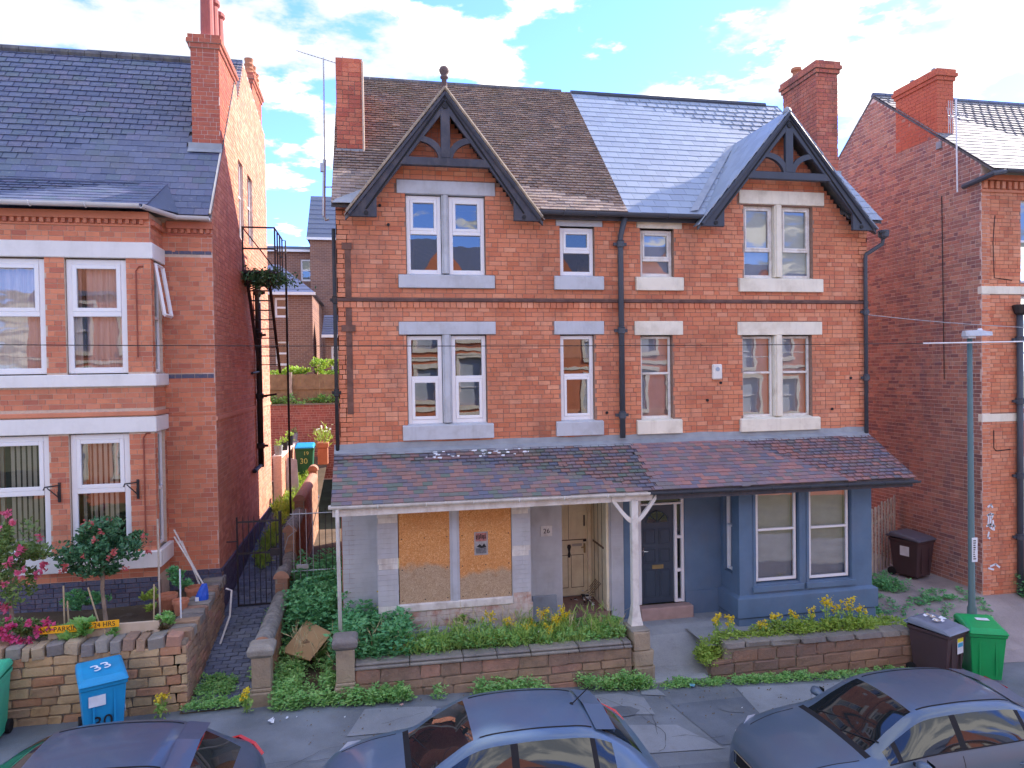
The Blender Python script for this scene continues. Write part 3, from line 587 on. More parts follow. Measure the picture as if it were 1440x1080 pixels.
# shells: side, back and party walls, roof decks
for house, a, b, out, brm in ((HA, X0, XM, X0, BR_A), (HB, XM, X1, X1, BR_B)):
    m = MB(); prof = [(0, -.5), (0, EZ-.02), (RY, RZ-.25), (7.45, EZ-.02), (7.45, -.5)]
    for xx, sgn in ((out, -1 if out == X0 else 1),):
        xa, xb = (xx+.0, xx+.22) if sgn < 0 else (xx-.22, xx)
        f = Fr((xb, 0, 0), (0, 1, 0), (1, 0, 0)); m.prism([(u+.001 if u == 0 else u, v) for u, v in prof], -(xb-xa), 0, f)
    m.box(a+.001, b-.001, 7.25, 7.44, -.5, EZ-.03); m.build('side_and_back_walls', brick_mat('brick_plain_'+('a' if house is HA else 'b'), [(.45, .15, .09), (.5, .17, .1)], .5), house)
    d = MB(); f = Fr((b, 0, 0), (0, 1, 0), (1, 0, 0)); o1 = .06 if house is HA else 0; o2 = .16 if house is HB else 0
    e0, e1 = (a-o1, b+o2)
    cx, az, hw = GA if house is HA else GB
    for i in range(36):                          # the front deck stops where the gable roof crosses it
        ya, yb = EY+(RY-EY)*i/36, EY+(RY-EY)*(i+1)/36; za, zb_ = EZ+(RZ-EZ)*i/36, EZ+(RZ-EZ)*(i+1)/36; h = hw*(az-.12-zb_)/(az-7.78)
        for p, q in (sub_iv([(e0, e1)], cx-h, cx+h) if h > 0 else [(e0, e1)]):
            if q-p > .02: d.add([(p, ya, za-.06), (q, ya, za-.06), (q, yb, zb_-.06), (p, yb, zb_-.06), (p, ya, za), (q, ya, za), (q, yb, zb_), (p, yb, zb_)], [(0,3,2,1),(4,5,6,7),(0,1,5,4),(1,2,6,5),(3,0,4,7)])
    for (p, q) in (((7.7, EZ-.05), (RY, RZ)),):
        d.add([(e0, p[0], p[1]-.06), (e1, p[0], p[1]-.06), (e1, q[0], q[1]-.06), (e0, q[0], q[1]-.06), (e0, p[0], p[1]), (e1, p[0], p[1]), (e1, q[0], q[1]), (e0, q[0], q[1])], [(0,3,2,1),(4,5,6,7),(0,1,5,4),(1,2,6,5),(2,3,7,6),(3,0,4,7)])
    rf = d.build('roof', RIDGE, house)
    cx, az, hw = GA if house is HA else GB
    def riv(s, a=e0, b=e1, cx=cx, az=az, hw=hw):
        z = EZ+SL.z*s; h = hw*(az-z)/(az-7.78)
        return sub_iv([(0, b-a)], cx-h-a, cx+h-a) if h > 0 else [(0, b-a)]
    if house is HA: recs = roof_recs((e0, EY-.03, EZ), (1, 0, 0), SL, e1-e0, SLEN, .105, .168, .016, riv, 21, .006)
    else: recs = roof_recs((e0, EY-.03, EZ), (1, 0, 0), SL, e1-e0, SLEN, .245, .27, .009, riv, 22, .001)
    pieces(rf, 'roof_tile' if house is HA else 'slate', 'roof_tiles' if house is HA else 'slates', recs, TILE_OLD if house is HA else SLATE_NEW, 130 if house is HA else 300)
    # gable roof
    d = MB(); bk = RY-(RZ-az)/ (RZ-EZ)*(RY-EY)
    for sg in (-1, 1):
        p0, p1 = Vector((cx, -.36, az+.02)), Vector((cx+sg*(hw+.12), -.36, 7.66)); q0 = Vector((cx, bk, az+.02)); q1 = Vector((cx+sg*(hw+.12), EY-.05, 7.66)); dn = Vector((0, 0, -.07))
        vs = [p0, p1, q1, q0, p0+dn, p1+dn, q1+dn, q0+dn]; fs = [(0,1,2,3),(7,6,5,4),(0,4,5,1),(1,5,6,2)]
        if sg > 0: fs = [tuple(reversed(f)) for f in fs]
        d.add(vs, fs)
    gr = d.build('gable_roof', RIDGE, house)
    recs = []
    for sg in (-1, 1):
        S = Vector((-sg*(hw+.12), 0, az-7.66)).normalized(); ln = math.hypot(hw+.12, az-7.64); U = Vector((0, -sg, 0)) if False else Vector((0, 1, 0))
        y0 = -.40
        def giv2(s, ln=ln): return [(0, max(.05, (EY-y0)+(bk-EY)*s/ln))]
        O = Vector((cx+sg*(hw+.12), y0, 7.68))
        if sg > 0: rc = roof_recs(O, (0, 1, 0), S, 3, ln, .105 if house is HA else .245, .168 if house is HA else .27, .016, giv2, 31, .003)
        else:      # keep the normal outward: u runs toward the street
            rc = roof_recs(O, (0, 1, 0), S, 3, ln, .105 if house is HA else .245, .168 if house is HA else .27, .016, giv2, 32, .003)
            for M in rc:
                Nn = Vector((0, 1, 0)).cross(S).normalized()
                if Nn.z < 0:
                    for k in range(3): M[k][3] -= 2*Nn[k]*.018
        recs += rc
    pieces(gr, 'gable_tile' if house is HA else 'gable_slate', 'gable_tiles' if house is HA else 'gable_slates', recs, TILE_OLD if house is HA else SLATE_NEW, 70 if house is HB else 0, back=True)
    # ridge
    n = int((b-a)/.33)
    for i in range(n):
        m = MB(); xa = a+.02+i*.33; m.tube([(xa, RY, RZ+.0), (xa+.325, RY, RZ+.0)], .09, 8); m.build('ridge_tile', RIDGE if house is HA else SLATET, rf)
    # barge boards and gable truss
    wood = BLACKT if house is HA else SLATET; F = front(-.34)
    m = MB(); th = .07; bw = .20
    k = hw/(az-7.78); nx, nz = 1/math.hypot(1, k), k/math.hypot(1, k)
    for sg in (-1, 1):
        foot = (cx+sg*hw, 7.80); apx = (cx, az)
        # outline of one board with a stepped foot
        inn = (cx, az-bw*math.hypot(1, 1/k)*1.0)
        pts = [apx, (cx+sg*(hw+.06), 7.72), (cx+sg*(hw+.05), 7.66), (cx+sg*(hw-.44), 7.66), (cx+sg*(hw-.44), 7.93), inn]
        pts[-2] = (cx+sg*(hw-.44), inn[1]-(hw-.44)/k+.0)
        if sg > 0: pts = pts[::-1]
        b_ = MB(); b_.prism(pts, -th/2, th/2+sg*.0015, F); b_.build('barge_board', wood, house, bevel=.008)
        # moulding along the upper edge
        t_ = MB(); t_.tube([(cx, -.395, az-.03), (cx+sg*(hw+.05), -.395, 7.70)], .035, 5); t_.build('barge_moulding', wood, house)
        t_ = MB(); t_.tube([(cx+sg*.02, -.385, az-.17), (cx+sg*(hw-.25), -.385, 7.80)], .016, 4); t_.build('barge_bead', INK, house)
        # curved brace
        pr = []; n = 12
        for i in range(n):
            a_ = i/(n-1)*math.pi/2; x = .09+.40*k/.777*(1-math.cos(a_)); z = az-1.36+.15+.34*math.sin(a_); pr.append((x, z))
        br = MB(); wd = .04
        P = [(cx+sg*(x+.035), z-.045) for x, z in pr]; Q = [(cx+sg*(x-.035), z+.045) for x, z in pr]
        poly = P+Q[::-1]
        if sg < 0: poly = poly[::-1]
        br.prism(poly, -.05, .03, F); br.build('curved_brace', wood, house)
    zc = az-1.36; hx = (az-zc)*k-.2
    m = MB(); m.prism([(cx-hx-.04, zc), (cx+hx+.04, zc), (cx+hx-.06, zc+.15), (cx-hx+.06, zc+.15)], -.055, .045, F); m.build('collar_beam', wood, house, bevel=.008)
    m = MB(); m.fbox(F, cx-.085, cx+.085, zc+.15, az-.30, -.05, .04); m.build('king_post', wood, house, bevel=.008)
    m = MB(); m.tube([(cx, -.385, az-.27), (cx, -.40, az-.27)], .05, 10); m.build('boss', INK, house)
    m = MB()
    for sg in (-1, 1): m.tube([(cx+sg*(hw-.25), -.38, 7.73), (cx+sg*(hw-.25), -.396, 7.73)], .04, 8)
    m.build('bolt_heads', INK, house)
    # main gutter between gable feet and party line
    ga, gb = (cx+hw-.1, b-.0) if house is HA else (a+.0, cx-hw+.1)
    m = MB(); m.box(ga, gb, -.16, -.12, 7.76, 7.86); m.build('fascia', wood, house); gutter(house, (ga, -.30, 7.885), (gb, -.30, 7.885), .075, PIPE)
# chimneys
def chimney(house, x0, x1, y0, y1, z0, z1, seed, cope=True, brm=BR_CH, seeL=False, mort=MORT_D):
    m = MB(); m.box(x0+.012, x1-.012, y0+.012, y1-.012, z0, z1-.01); c = m.build('chimney', mort, house)
    recs = brick_recs(Fr((0, y0+.012, 0), (1, 0, 0), (0, -1, 0)), z0+.02, z1-.28, lambda z: [(x0, x1)], seed=seed)
    recs += brick_recs(Fr((x0+.012, 0, 0), (0, 1, 0), (-1, 0, 0)), z0+.02, z1-.28, lambda z: [(y0, y1)], seed=seed+1); recs += brick_recs(Fr((x1-.012, 0, 0), (0, 1, 0), (1, 0, 0)), z0+.02, z1-.28, lambda z: [(y0, y1)], seed=seed+2)
    if cope:
        for k, (za, e) in enumerate(((z1-.28, .035), (z1-.19, .07), (z1-.10, .045))):
            recs += brick_recs(Fr((0, y0-e+.012, 0), (1, 0, 0), (0, -1, 0)), za, za+.09, lambda z: [(x0-e, x1+e)], seed=seed+3+k); recs += brick_recs(Fr((x0-e+.012, 0, 0), (0, 1, 0), (-1, 0, 0)), za, za+.09, lambda z: [(y0-e, y1+e)], seed=seed+9+k); recs += brick_recs(Fr((x1+e-.012, 0, 0), (0, 1, 0), (1, 0, 0)), za, za+.09, lambda z: [(y0-e, y1+e)], seed=seed+12+k)
            q = MB(); q.box(x0-e+.01, x1+e-.01, y0-e+.01, y1+e-.01, za+.002*k, za+.088); q.build('corbel_course', mort, c)
    else:
        q = MB(); q.box(x0+.01, x1-.01, y0+.01, y1-.01, z1-.28, z1-.02); q.build('chimney_head', brm, c)
        recs += brick_recs(Fr((0, y0+.012, 0), (1, 0, 0), (0, -1, 0)), z1-.28, z1, lambda z: [(x0, x1)], seed=seed+3); recs += brick_recs(Fr((x1-.012, 0, 0), (0, 1, 0), (1, 0, 0)), z1-.28, z1, lambda z: [(y0, y1)], seed=seed+4)
    pieces(c, 'chimney_brick', 'chimney_bricks', recs, brm, 110)
    return c
def flash(parent, x0, x1, y0, z0, w=.22):
    m = MB(); s = Vector((0, -.69, -.72)); m.add([(x0, y0-.01, z0+.12), (x1, y0-.01, z0+.12), (x1, y0-.02, z0), (x0, y0-.02, z0), (x1, y0-.02-w*.69, z0-w*.66), (x0, y0-.02-w*.69, z0-w*.66)], [(0, 3, 2, 1), (3, 5, 4, 2)]); m.build('lead_flashing', LEAD, parent)
c = chimney(HA, -.60, -.08, 1.12, 3.2, 8.6, 11.12, 40, cope=False, brm=BR_CH); flash(c, -.62, -.06, 1.12, 9.16+.04)
mo = MB()
for i in range(26): mo.box(-.6+.52*random.random(), -.6+.05+.50*random.random(), 1.1+.3*random.random(), 1.5, 11.08, 11.13+.03*random.random())
m = MB(); m.tube([(-.075, 1.10, 9.2), (-.075, 1.10, 11.05)], .022, 5); m.build('mortar_fillet', MORT_P, c)
c = chimney(HB, 10.05, 10.6, 1.15, 2.5, 8.6, 11.83, 60, brm=brick_mat('brick_chimney_sooty', [(.42, .12, .08), (.50, .16, .10), (.36, .10, .08), (.46, .17, .12)], .6, scale=1.4)); flash(c, 10.0, 10.66, 1.15, 9.22)
for (x, y, s) in ((10.2, 2.15, 1.0), (10.4, 1.5, .7)):
    m = MB(); m.lathe((x, y, 11.80), [(.10*s, 0), (.12*s, .04), (.09*s, .10), (.085*s, .17*s), (.13*s, .21*s), (.12*s, .27*s), (.05, .29*s)], 12); m.build('chimney_pot', TERRA if s == 1 else GREYM, c, smooth=False)
# finial, roof flashings
m = MB(); m.lathe((1.40, -.32, 9.96), [(.07, 0), (.055, .12), (.045, .26), (.075, .28), (.075, .31), (.05, .33), (.085, .38), (.095, .43), (.07, .48), (.03, .50)], 10); m.build('finial', plain('finial_clay', (.13, .09, .085), .8, .2), HA, smooth=True)
m = MB(); m.lathe((8.37, -.3, 9.98), [(.09, 0), (.085, .07), (.06, .12), (.02, .15)], 9); m.build('apex_cap', LEAD, HB, smooth=True)
m = MB(); m.add([(-.64, -.36, 7.90), (-.30, -.38, 7.90), (.06, -.16, 8.28), (-.14, .0, 8.24), (-.60, -.26, 7.98)], [(0, 1, 2, 3, 4)]); m.build('valley_lead', LEAD, HA)
m = MB(); vx = 8.37-2.0
for i in range(8):
    a = i/8; b2 = (i+1)/8
    pa = Vector((vx+1.95*a, -.27+2.1*a, 7.95+2.04*a)); pb = Vector((vx+1.95*b2, -.27+2.1*b2, 7.95+2.04*b2)); o1 = Vector((-.13, .0, .02)); o2 = Vector((.05, 0, .05))
    m.add([pa+o1, pa+o2, pb+o2, pb+o1], [(0, 1, 2, 3)])
m.build('valley_lead', LEAD, HB)
for i in range(12):                                 # verge tiles over the left barge boards read as a pale mortar edge
    pass
for sg in (-1, 1):
    m = MB(); m.tube([(GA[0], -.40, GA[1]+.075), (GA[0]+sg*(GA[2]+.1), -.40, 7.74)], .028, 5); m.build('verge_mortar', plain('verge_mortar_%d' % (sg+1), (.33, .27, .20), .9, .3, 9), HA)
# downpipes
downpipe(HA, 4.845, -.10, 3.50, 7.4, .055, PIPE, (3.95, 5.62, 7.32), [(4.85, -.10, 7.48), (4.90, -.22, 7.82)])
downpipe(HB, 10.33, -.07, 3.42, 7.15, .042, PIPE, (4.6, 6.0), [(10.34, -.08, 7.22), (10.62, -.22, 7.42), (10.62, -.26, 7.6)])
m = MB(); m.lathe((10.60, -.28, 7.52), [(.05, 0), (.10, .04), (.115, .16), (.105, .17)], 10); m.build('rainwater_head', PIPE, HB)
gutter(HB, (10.45, -.42, 7.68), (10.72, -.12, 7.68), .06, PIPE)
m = MB()
for z in (7.2,): m.box(-.50, -.32, -.03, 0, z-.07, z+.05)
m.box(-.45, -.34, -.018, .0, 4.1, 7.15); m.box(-.53, -.28, -.035, 0, 5.62, 5.74); m.build('pipe_stain_board', plain('old_pipe_mark', (.16, .085, .065), .9, .3, 5), HA)
downpipe(HA, -.64, -.02, 2.6, 7.5, .035, IRON, (4.5, 6.2))
m = MB(); m.box(6.80, 7.01, -.075, -.004, 4.62, 4.93); al = m.build('alarm_box', WHITE_OLD, HB, bevel=.02); m = MB(); m.tube([(6.905, -.075, 4.83), (6.905, -.082, 4.83)], .045, 10); m.build('alarm_lamp', BLINDG, al)
# small fixings and blemishes on the brick
m = MB()
for x, z in ((8.0-1.0, 4.55), (9.55, 3.95), (10.0, 4.6), (6.7, 4.2), (.2, 7.95), (.35, 7.6), (4.55, 4.0)): m.tube([(x, 0, z), (x, -.03, z)], .03, 6)
m.build('wall_fixings', INK, HB)
# ------------------------------------------------------------------ porch roof and ground floor
PT, PB, PYE = 3.42, 2.66, -1.38                    # top, eave height, eave depth
PS = Vector((0, -PYE, PT-PB)).normalized(); PLEN = math.hypot(PYE, PT-PB)
for house, a, b, mat in ((HA, -.70, 4.95, TILE_P1), (HB, 4.95, 10.36, TILE_P2)):
    zl = lambda x: PB-.008*(x+.7)
    m = MB()
    m.add([(a, PYE, PB-.06), (b, PYE, PB-.06), (b, -.002, PT-.06), (a, -.002, PT-.06), (a, PYE, PB), (b, PYE, PB), (b, -.002, PT), (a, -.002, PT)], [(0,3,2,1),(4,5,6,7),(0,1,5,4),(1,2,6,5),(2,3,7,6),(3,0,4,7)])
    pr = m.build('porch_roof', RIDGE, house)
    pv = (lambda s, n=b-a: [(0, n+(.085 if int(s/.108) % 2 else 0))]) if house is HA else (lambda s, n=b-a: [(.085 if int(s/.108) % 2 else 0, n)])
    recs = roof_recs((a, PYE-.04, PB), (1, 0, 0), PS, b-a, PLEN-.12, .108, .17, .015, pv, 51, .005)
    pieces(pr, 'porch_tile', 'porch_tiles', recs, mat, 250, nvar=1)
    m = MB(); n = 24; vs = []
    for i in range(n+1):
        x = a+(b-a)*i/n; j = random.uniform(-.012, .012); vs += [(x, -.012, PT+.13+j), (x, -.03, PT+.03), (x, -.2, PT-.075+j)]
    m.add(vs, [f for i in range(n) for f in ((3*i, 3*i+1, 3*i+4, 3*i+3), (3*i+1, 3*i+2, 3*i+5, 3*i+4))]); m.build('lead_flashing', LEAD, pr)
    m = MB(); m.box(a+.02, b-.02, PYE+.02, PYE+.06, PB-.18, PB-.03); m.build('fascia', WHITE_OLD if house is HA else BLACKT, house)
    m = MB(); m.box(a+.05, b-.05, PYE+.06, -.02, PB-.10, PB-.065); m.build('porch_ceiling', WHITE_OLD if house is HA else BLACKT, house)
gutter(HA, (-.74, PYE-.06, PB+.02), (4.84, PYE-.06, PB-.01), .065, WHITE_OLD); gutter(HB, (4.86, PYE-.06, PB-.015), (10.42, PYE-.06, PB-.05), .055, PIPE)
m = MB(); m.tube([(-.60, PYE-.05, PB-.04), (-.60, PYE-.02, PB-.15), (-.585, -1.36, .35)], .032, 8); m.build('downpipe', WHITE_OLD, HA, smooth=True)
m = MB()
for i in range(30):
    x = random.uniform(.8, 3.0); y = random.uniform(-.35, -.18); z = PT-.0+y*.55+.04; s = random.uniform(.008, .03); m.add([(x-s*2, y, z), (x+s, y-s, z-.01), (x+s*2, y+s, z+.02), (x-s, y+s, z+.02)], [(0, 1, 2, 3)])
m.build('bird_droppings', CHALK, HA, kind='stuff')
# --- ground floor of the boarded house
F0 = FRONT; FB = front(-.75)
def painted(parent, name, fr, u0, u1, v0, v1, mat, th=.2, holes=(), joint=.004):
    m = MB(); core(m, fr, v0, v1, lambda z: [(u0, u1)], holes, th); w = m.build(name, mat, parent)
    pieces(w, 'painted_brick', 'painted_bricks', brick_recs(fr, v0, v1, lambda z: [(u0, u1)], holes, j=.004, proud=.002, seed=5), mat, 0); return w
painted(HA, 'ground_floor_wall', F0, -.59, .06, -.1, 3.28, GREY_P); painted(HA, 'ground_floor_wall', F0, 2.74, 3.46, .0, 3.28, GREY_P)
fixed(HA, F0, 'pier_plinth', 2.98, 3.47, -.05, .47, 0.006, .05, plain('plinth_grey_blue', (.33, .37, .41), .8, .08, 3, .2, dirt=(.2, .2, .2), dirt_amt=.4), .01)
fixed(HA, F0, 'porch_head', 3.46, 4.86, 2.32, 3.28, -.2, -.002, GREY_P)
# bay
bay = MB(); bay.fbox(FB, .04, 2.80, 2.50, 2.66, -.7, -.004); bay.build('bay_head', WHITE_P, HA)
def pier(u0, u1, bands):
    m = MB(); m.fbox(FB, u0, u1, .2, 2.52, -.25, -.004); p = m.build('bay_pier', GREY_P, HA)
    for v0, v1, mat in bands:
        pieces(p, 'painted_brick', 'painted_bricks', brick_recs(FB, v0, v1, lambda z: [(u0, u1)], j=.004, proud=.0025, seed=6), mat, 0)
    pieces(p, 'painted_brick', 'painted_bricks', brick_recs(Fr((u1, 0, 0), (0, 1, 0), (1, 0, 0)), .2, 2.5, lambda z: [(-.74, -.1)], j=.004, proud=.0025, seed=7), GREY_P, 0)
pier(.04, .40, ((2.20, 2.50, WHITE_P), (1.58, 2.20, GREY_P), (1.38, 1.58, WHITE_P), (.73, 1.38, GREY_P), (.25, .73, WHITE_P))); pier(2.45, 2.80, ((2.24, 2.50, WHITE_P), (1.66, 2.24, GREY_P), (1.47, 1.66, WHITE_P), (.80, 1.47, GREY_P), (.25, .80, PEEL)))
m = MB(); m.fbox(Fr((.05, 0, 0), (0, 1, 0), (-1, 0, 0)), -.74, 0, -.05, 2.6, -.2, 0); m.fbox(Fr((2.79, 0, 0), (0, 1, 0), (1, 0, 0)), -.74, 0, -.05, 2.6, -.2, 0); m.build('bay_return', GREY_P, HA)
for a, b, mat in ((.415, 1.315, OSB1), (1.49, 2.44, OSB2)):
    m = MB(); m.fbox(FB, a, b, .74, 2.50, -.03, -.012); o = m.build('window_board', mat, HA)
    if mat is OSB2:
        q = MB(); q.fbox(FB, 1.76, 2.01, 1.53, 1.95, -.012, -.009, 0); q.fbox(FB, 1.785, 1.985, 1.78, 1.93, -.009, -.0075, 1); q.fbox(FB, 1.79, 1.98, 1.56, 1.66, -.009, -.007, 2)
        q.prism([(1.80, 1.68), (1.86, 1.73), (1.90, 1.69), (1.94, 1.74), (1.98, 1.67), (1.89, 1.655)], -.009, -.0065, FB, 3)
        for i in range(7): q.fbox(FB, 1.795+.026*i, 1.812+.026*i, 1.80+random.uniform(0, .03), 1.90+random.uniform(-.01, .02), -.0075, -.006, 3)
        po = q.build('poster', [plain('poster_paper', (.33, .32, .31), .8, .25, 14), plain('poster_red', (.40, .17, .15), .8, .35, 30), plain('poster_grey', (.17, .17, .18), .8, .4, 30), INK], o)
    s = MB()
    for u in (a+.05, (a+b)/2, b-.05):
        for v in (.80, 1.35, 1.9, 2.44): s.tube([FB.pt(u, v, -.013), FB.pt(u, v, -.008)], .012, 6)
    s.build('screw_heads', IRON, o)
m = MB(); m.fbox(FB, 1.315, 1.49, .70, 2.50, -.12, .0); m.fbox(FB, 1.35, 1.455, .70, 2.50, .0, .02); m.build('mullion', GREY_ST, HA, bevel=.012)
m = MB(); m.fbox(FB, .385, 2.46, .60, .745, -.2, .035); m.build('bay_sill', WHITE_P, HA, bevel=.02)
m = MB(); m.fbox(FB, .40, 2.83, -.1, .60, -.2, -.003); w = m.build('bay_apron', PEEL, HA)
pieces(w, 'peeling_brick', 'peeling_bricks', brick_recs(FB, .32, .60, lambda z: [(.40, 2.83)], j=.01, proud=.008, seed=8), PEEL, 36)
m = MB(); m.prism([(.42, -.1), (2.10, -.1), (2.10, .30), (.42, .30)], -.02, .10, FB); m.build('bay_plinth', plain('ledge_blue_grey', (.33, .36, .40), .85, .12, 4, .2, dirt=(.3, .2, .16), dirt_amt=.4, dscale=4), HA, bevel=.03)
# recessed door of the boarded house
FD = front(1.0)
m = MB(); m.box(3.44, 4.64, .0, 1.05, -.1, .05); m.build('porch_floor', plain('porch_floor_tile', (.30, .17, .14), .85, .2, 5, dirt=(.25, .22, .18), dirt_amt=.7, dscale=3), HA)
m = MB(); m.box(3.46, 3.60, 0.001, 1.0, 0, 2.6); m.box(3.5, 4.7, 1.05, 1.15, 0, 2.7); m.build('porch_side_wall', GREY_P, HA)
m = MB(); m.box(3.45, 4.7, .0, 1.1, 2.45, 2.5); m.build('porch_lining', WHITE_OLD, HA)
door = MB(); door.fbox(FD, 3.70, 4.42, .08, 2.20, -.05, 0); dr = door.build('door', DOOR_C, HA, bevel=.006)
m = MB(); gr_ = plain('door_groove', (.17, .12, .07), .8)
for (a, b, c, d) in ((3.80, 3.806, 1.28, 2.2), (4.01, 4.018, 1.28, 2.2), (3.70, 4.40, 1.255, 1.275)): m.fbox(FD, a, b, c, d, 0, .004)
for (a, b, c, d) in ((3.74, 4.0, .25, .95), (4.06, 4.34, .25, .95)):
    for e in ((a, b, c, c+.012), (a, b, d-.012, d), (a, a+.01, c+.012, d-.012), (b-.01, b, c+.012, d-.012)): m.fbox(FD, *e, 0, .005)
m.build('door_panel_lines', gr_, dr)
m = MB(); m.lathe((4.02, .985, .90), [(.02, 0), (.035, .06), (.02, .12), (.03, .18), (.045, .22), (.03, .27)], 8); m.build('door_knocker', IRON, dr)
m = MB(); m.fbox(FD, 4.09, 4.30, 1.13, 1.18, 0, .012); m.build('letter_plate', plain('letter_plate', (.45, .43, .38), .5), dr); m = MB(); m.fbox(FD, 4.34, 4.375, .98, 1.18, 0, .03); m.fbox(FD, 4.28, 4.35, 1.09, 1.115, .03, .05); m.build('handle', BRASS, dr)
m = MB(); m.fbox(FD, 4.345, 4.37, 1.55, 1.78, 0, .02); m.fbox(FD, 4.33, 4.40, 1.22, 1.26, 0, .02); m.build('door_bolt', IRON, dr)
m = MB(); m.fbox(FD, 4.42, 4.50, .05, 2.4, -.1, .05); m.fbox(FD, 3.60, 3.70, .05, 2.4, -.1, .02); m.build('door_frame', DOOR_C, HA, bevel=.008)
m = MB(); m.box(4.505, 4.56, .0, 1.0, .05, 2.45); re = m.build('porch_panelling', DOOR_C, HA, bevel=.006)
m = MB()
for y in (.25, .5, .75): m.box(4.498, 4.505, y, y+.012, .1, 2.3)
m.box(4.495, 4.505, .15, .85, 1.25, 1.29); m.build('panel_lines', gr_, re)
painted(HA, 'door_pier', front(-.02), 4.60, 4.86, -.1, 3.25, GREY_P)
m = MB(); m.box(4.562, 4.60, .0, 1.0, 0, 2.6); m.build('reveal_wall', GREY_P, HA)
fixed(HA, F0, 'number_plate', 3.17, 3.40, 1.62, 1.83, .004, .02, WHITE_OLD, .004)
def text(body, parent, M, size, mat, name, ext=.002, sx=1.0, sp=1.0):
    cu = bpy.data.curves.new(name, 'FONT'); cu.body = body; cu.size = size; cu.extrude = ext; cu.align_x = 'CENTER'; cu.align_y = 'CENTER'; cu.materials.append(mat); cu.space_character = sp
    to = bpy.data.objects.new(name, cu); me = bpy.data.meshes.new_from_object(to); bpy.data.objects.remove(to); bpy.data.curves.remove(cu); me.name = name
    if not me.materials: me.materials.append(mat)
    return link(name, me, parent, mw=M @ Matrix.Diagonal((sx, 1, 1, 1)))
def facing(p, n=(0, -1, 0), up=(0, 0, 1), roll=0):
    n = Vector(n).normalized(); z = n; x = Vector(up).cross(z).normalized(); y = z.cross(x); M = Matrix.Identity(4)
    for i in range(3): M[i][0] = x[i]; M[i][1] = y[i]; M[i][2] = z[i]; M[i][3] = p[i]
    return M @ Matrix.Rotation(roll, 4, 'Z')
text('26', HA, facing((3.285, -.023, 1.72)), .13, INK, 'house_number', sp=1.05)
# porch post on the garden pier and its brackets
m = MB(); prof = [(-1.40, .30)]
pz = [(.26, .115), (.40, .085), (.62, .062), (2.50, .062)]
vs = []
for z, h in pz: vs += [(4.575-h, -1.36-h, z), (4.575+h, -1.36-h, z), (4.575+h, -1.36+h, z), (4.575-h, -1.36+h, z)]
m.add(vs, [(4*i+j, 4*i+(j+1) % 4, 4*i+4+(j+1) % 4, 4*i+4+j) for i in range(3) for j in range(4)]); m.build('porch_post', WHITE_P, HA, bevel=.01)
for sg in (-1, 1):
    pts = []; n = 8
    P = [(4.575+sg*(.06+.36*a), 2.08+.42*(a**1.25)) for a in [i/n for i in range(n+1)]]; Q = [(x+sg*.0, z+.10) for x, z in P]
    poly = P+Q[::-1]
    if sg < 0: poly = poly[::-1]
    m = MB(); m.prism(poly, -.03, .03, front(-1.36)); m.build('porch_bracket', WHITE_P, HA)
# rubbish heap in the porch
RUB = [plain('rubbish_white', (.62, .62, .60), .8), plain('rubbish_brown', (.25, .18, .12), .9), plain('rubbish_dark', (.05, .05, .05), .9)]
m = MB()
for i in range(70):
    x = 4.40-abs(random.gauss(0, .16)); y = random.uniform(.35, .98); z = .05+max(0, .30-abs(4.45-x)*.8)*random.random(); s = random.uniform(.02, .07)
    q = [Vector((random.uniform(-s, s), random.uniform(-s, s), random.uniform(-s*.4, s*.6))) for _ in range(4)]; m.add([Vector((x, y, z))+v for v in q], [(0, 1, 2), (0, 2, 3), (0, 3, 1), (1, 3, 2)], random.randrange(3))
for i in range(5): m.tube([(4.40, .8, .1+.05*i), (4.50, .35+.08*i, .5)], .008, 4, 1)
tag(m.build('rubbish_pile', RUB), 'pile of litter and white scraps in the corner of the cream door porch', 'rubbish', kind='stuff')
# --- ground floor of the blue house
m = MB()
core(m, F0, -.3, 3.28, lambda z: [(4.87, 7.05)], [(5.17, 6.18, -.3, 2.33)], .2); m.build('ground_floor_wall', BLUE_P, HB)
fixed(HB, F0, 'wall_plinth', 6.18, 6.93, -.3, .33, .0, .03, BLUE_P, .01)
m = MB(); FN = front(.06)
for a, b, c, d in ((5.18, 5.26, .1, 2.32), (5.97, 6.03, .1, 2.10), (6.12, 6.18, .1, 2.32), (5.26, 6.12, 2.24, 2.32), (5.26, 6.12, 2.10, 2.14), (6.03, 6.12, 1.40, 1.46), (6.03, 6.12, .72, .78), (6.03, 6.12, .1, .16)): m.fbox(FN, a, b, c, d, -.1, .03)
fr_ = m.build('door_frame', WHITE, HB, bevel=.006)
for c, d in ((.16, .72), (.78, 1.40), (1.46, 2.10)): fixed(fr_, FN, 'pane', 6.03, 6.12, c, d, -.04, -.03, CGLASS, 0)
fixed(fr_, FN, 'pane', 5.26, 6.12, 2.14, 2.24, -.04, -.03, CGLASS, 0)
m = MB(); m.fbox(FN, 5.26, 5.97, .1, 2.10, -.06, -.02); dn = m.build('door', DOOR_N, HB, bevel=.006)
m = MB()
for a, b in ((5.33, 5.58), (5.65, 5.90)):
    for c, d in ((.22, .80), (.92, 1.22), (1.30, 1.62)):
        for e in ((a, b, c, c+.018), (a, b, d-.018, d), (a, a+.018, c+.018, d-.018), (b-.018, b, c+.018, d-.018)): m.fbox(FN, *e, -.02, -.008)
        m.fbox(FN, a+.04, b-.04, c+.04, d-.04, -.02, -.012)
m.build('door_panel', DOOR_N, dn, bevel=.004)
m = MB(); n = 12; ar = [(5.615+.24*math.cos(math.pi*i/n), 1.74+.24*math.sin(math.pi*i/n)) for i in range(n+1)]; m.prism(ar, -.02, -.012, FN); fl = m.build('fanlight', CGLASS, dn)
m = MB()
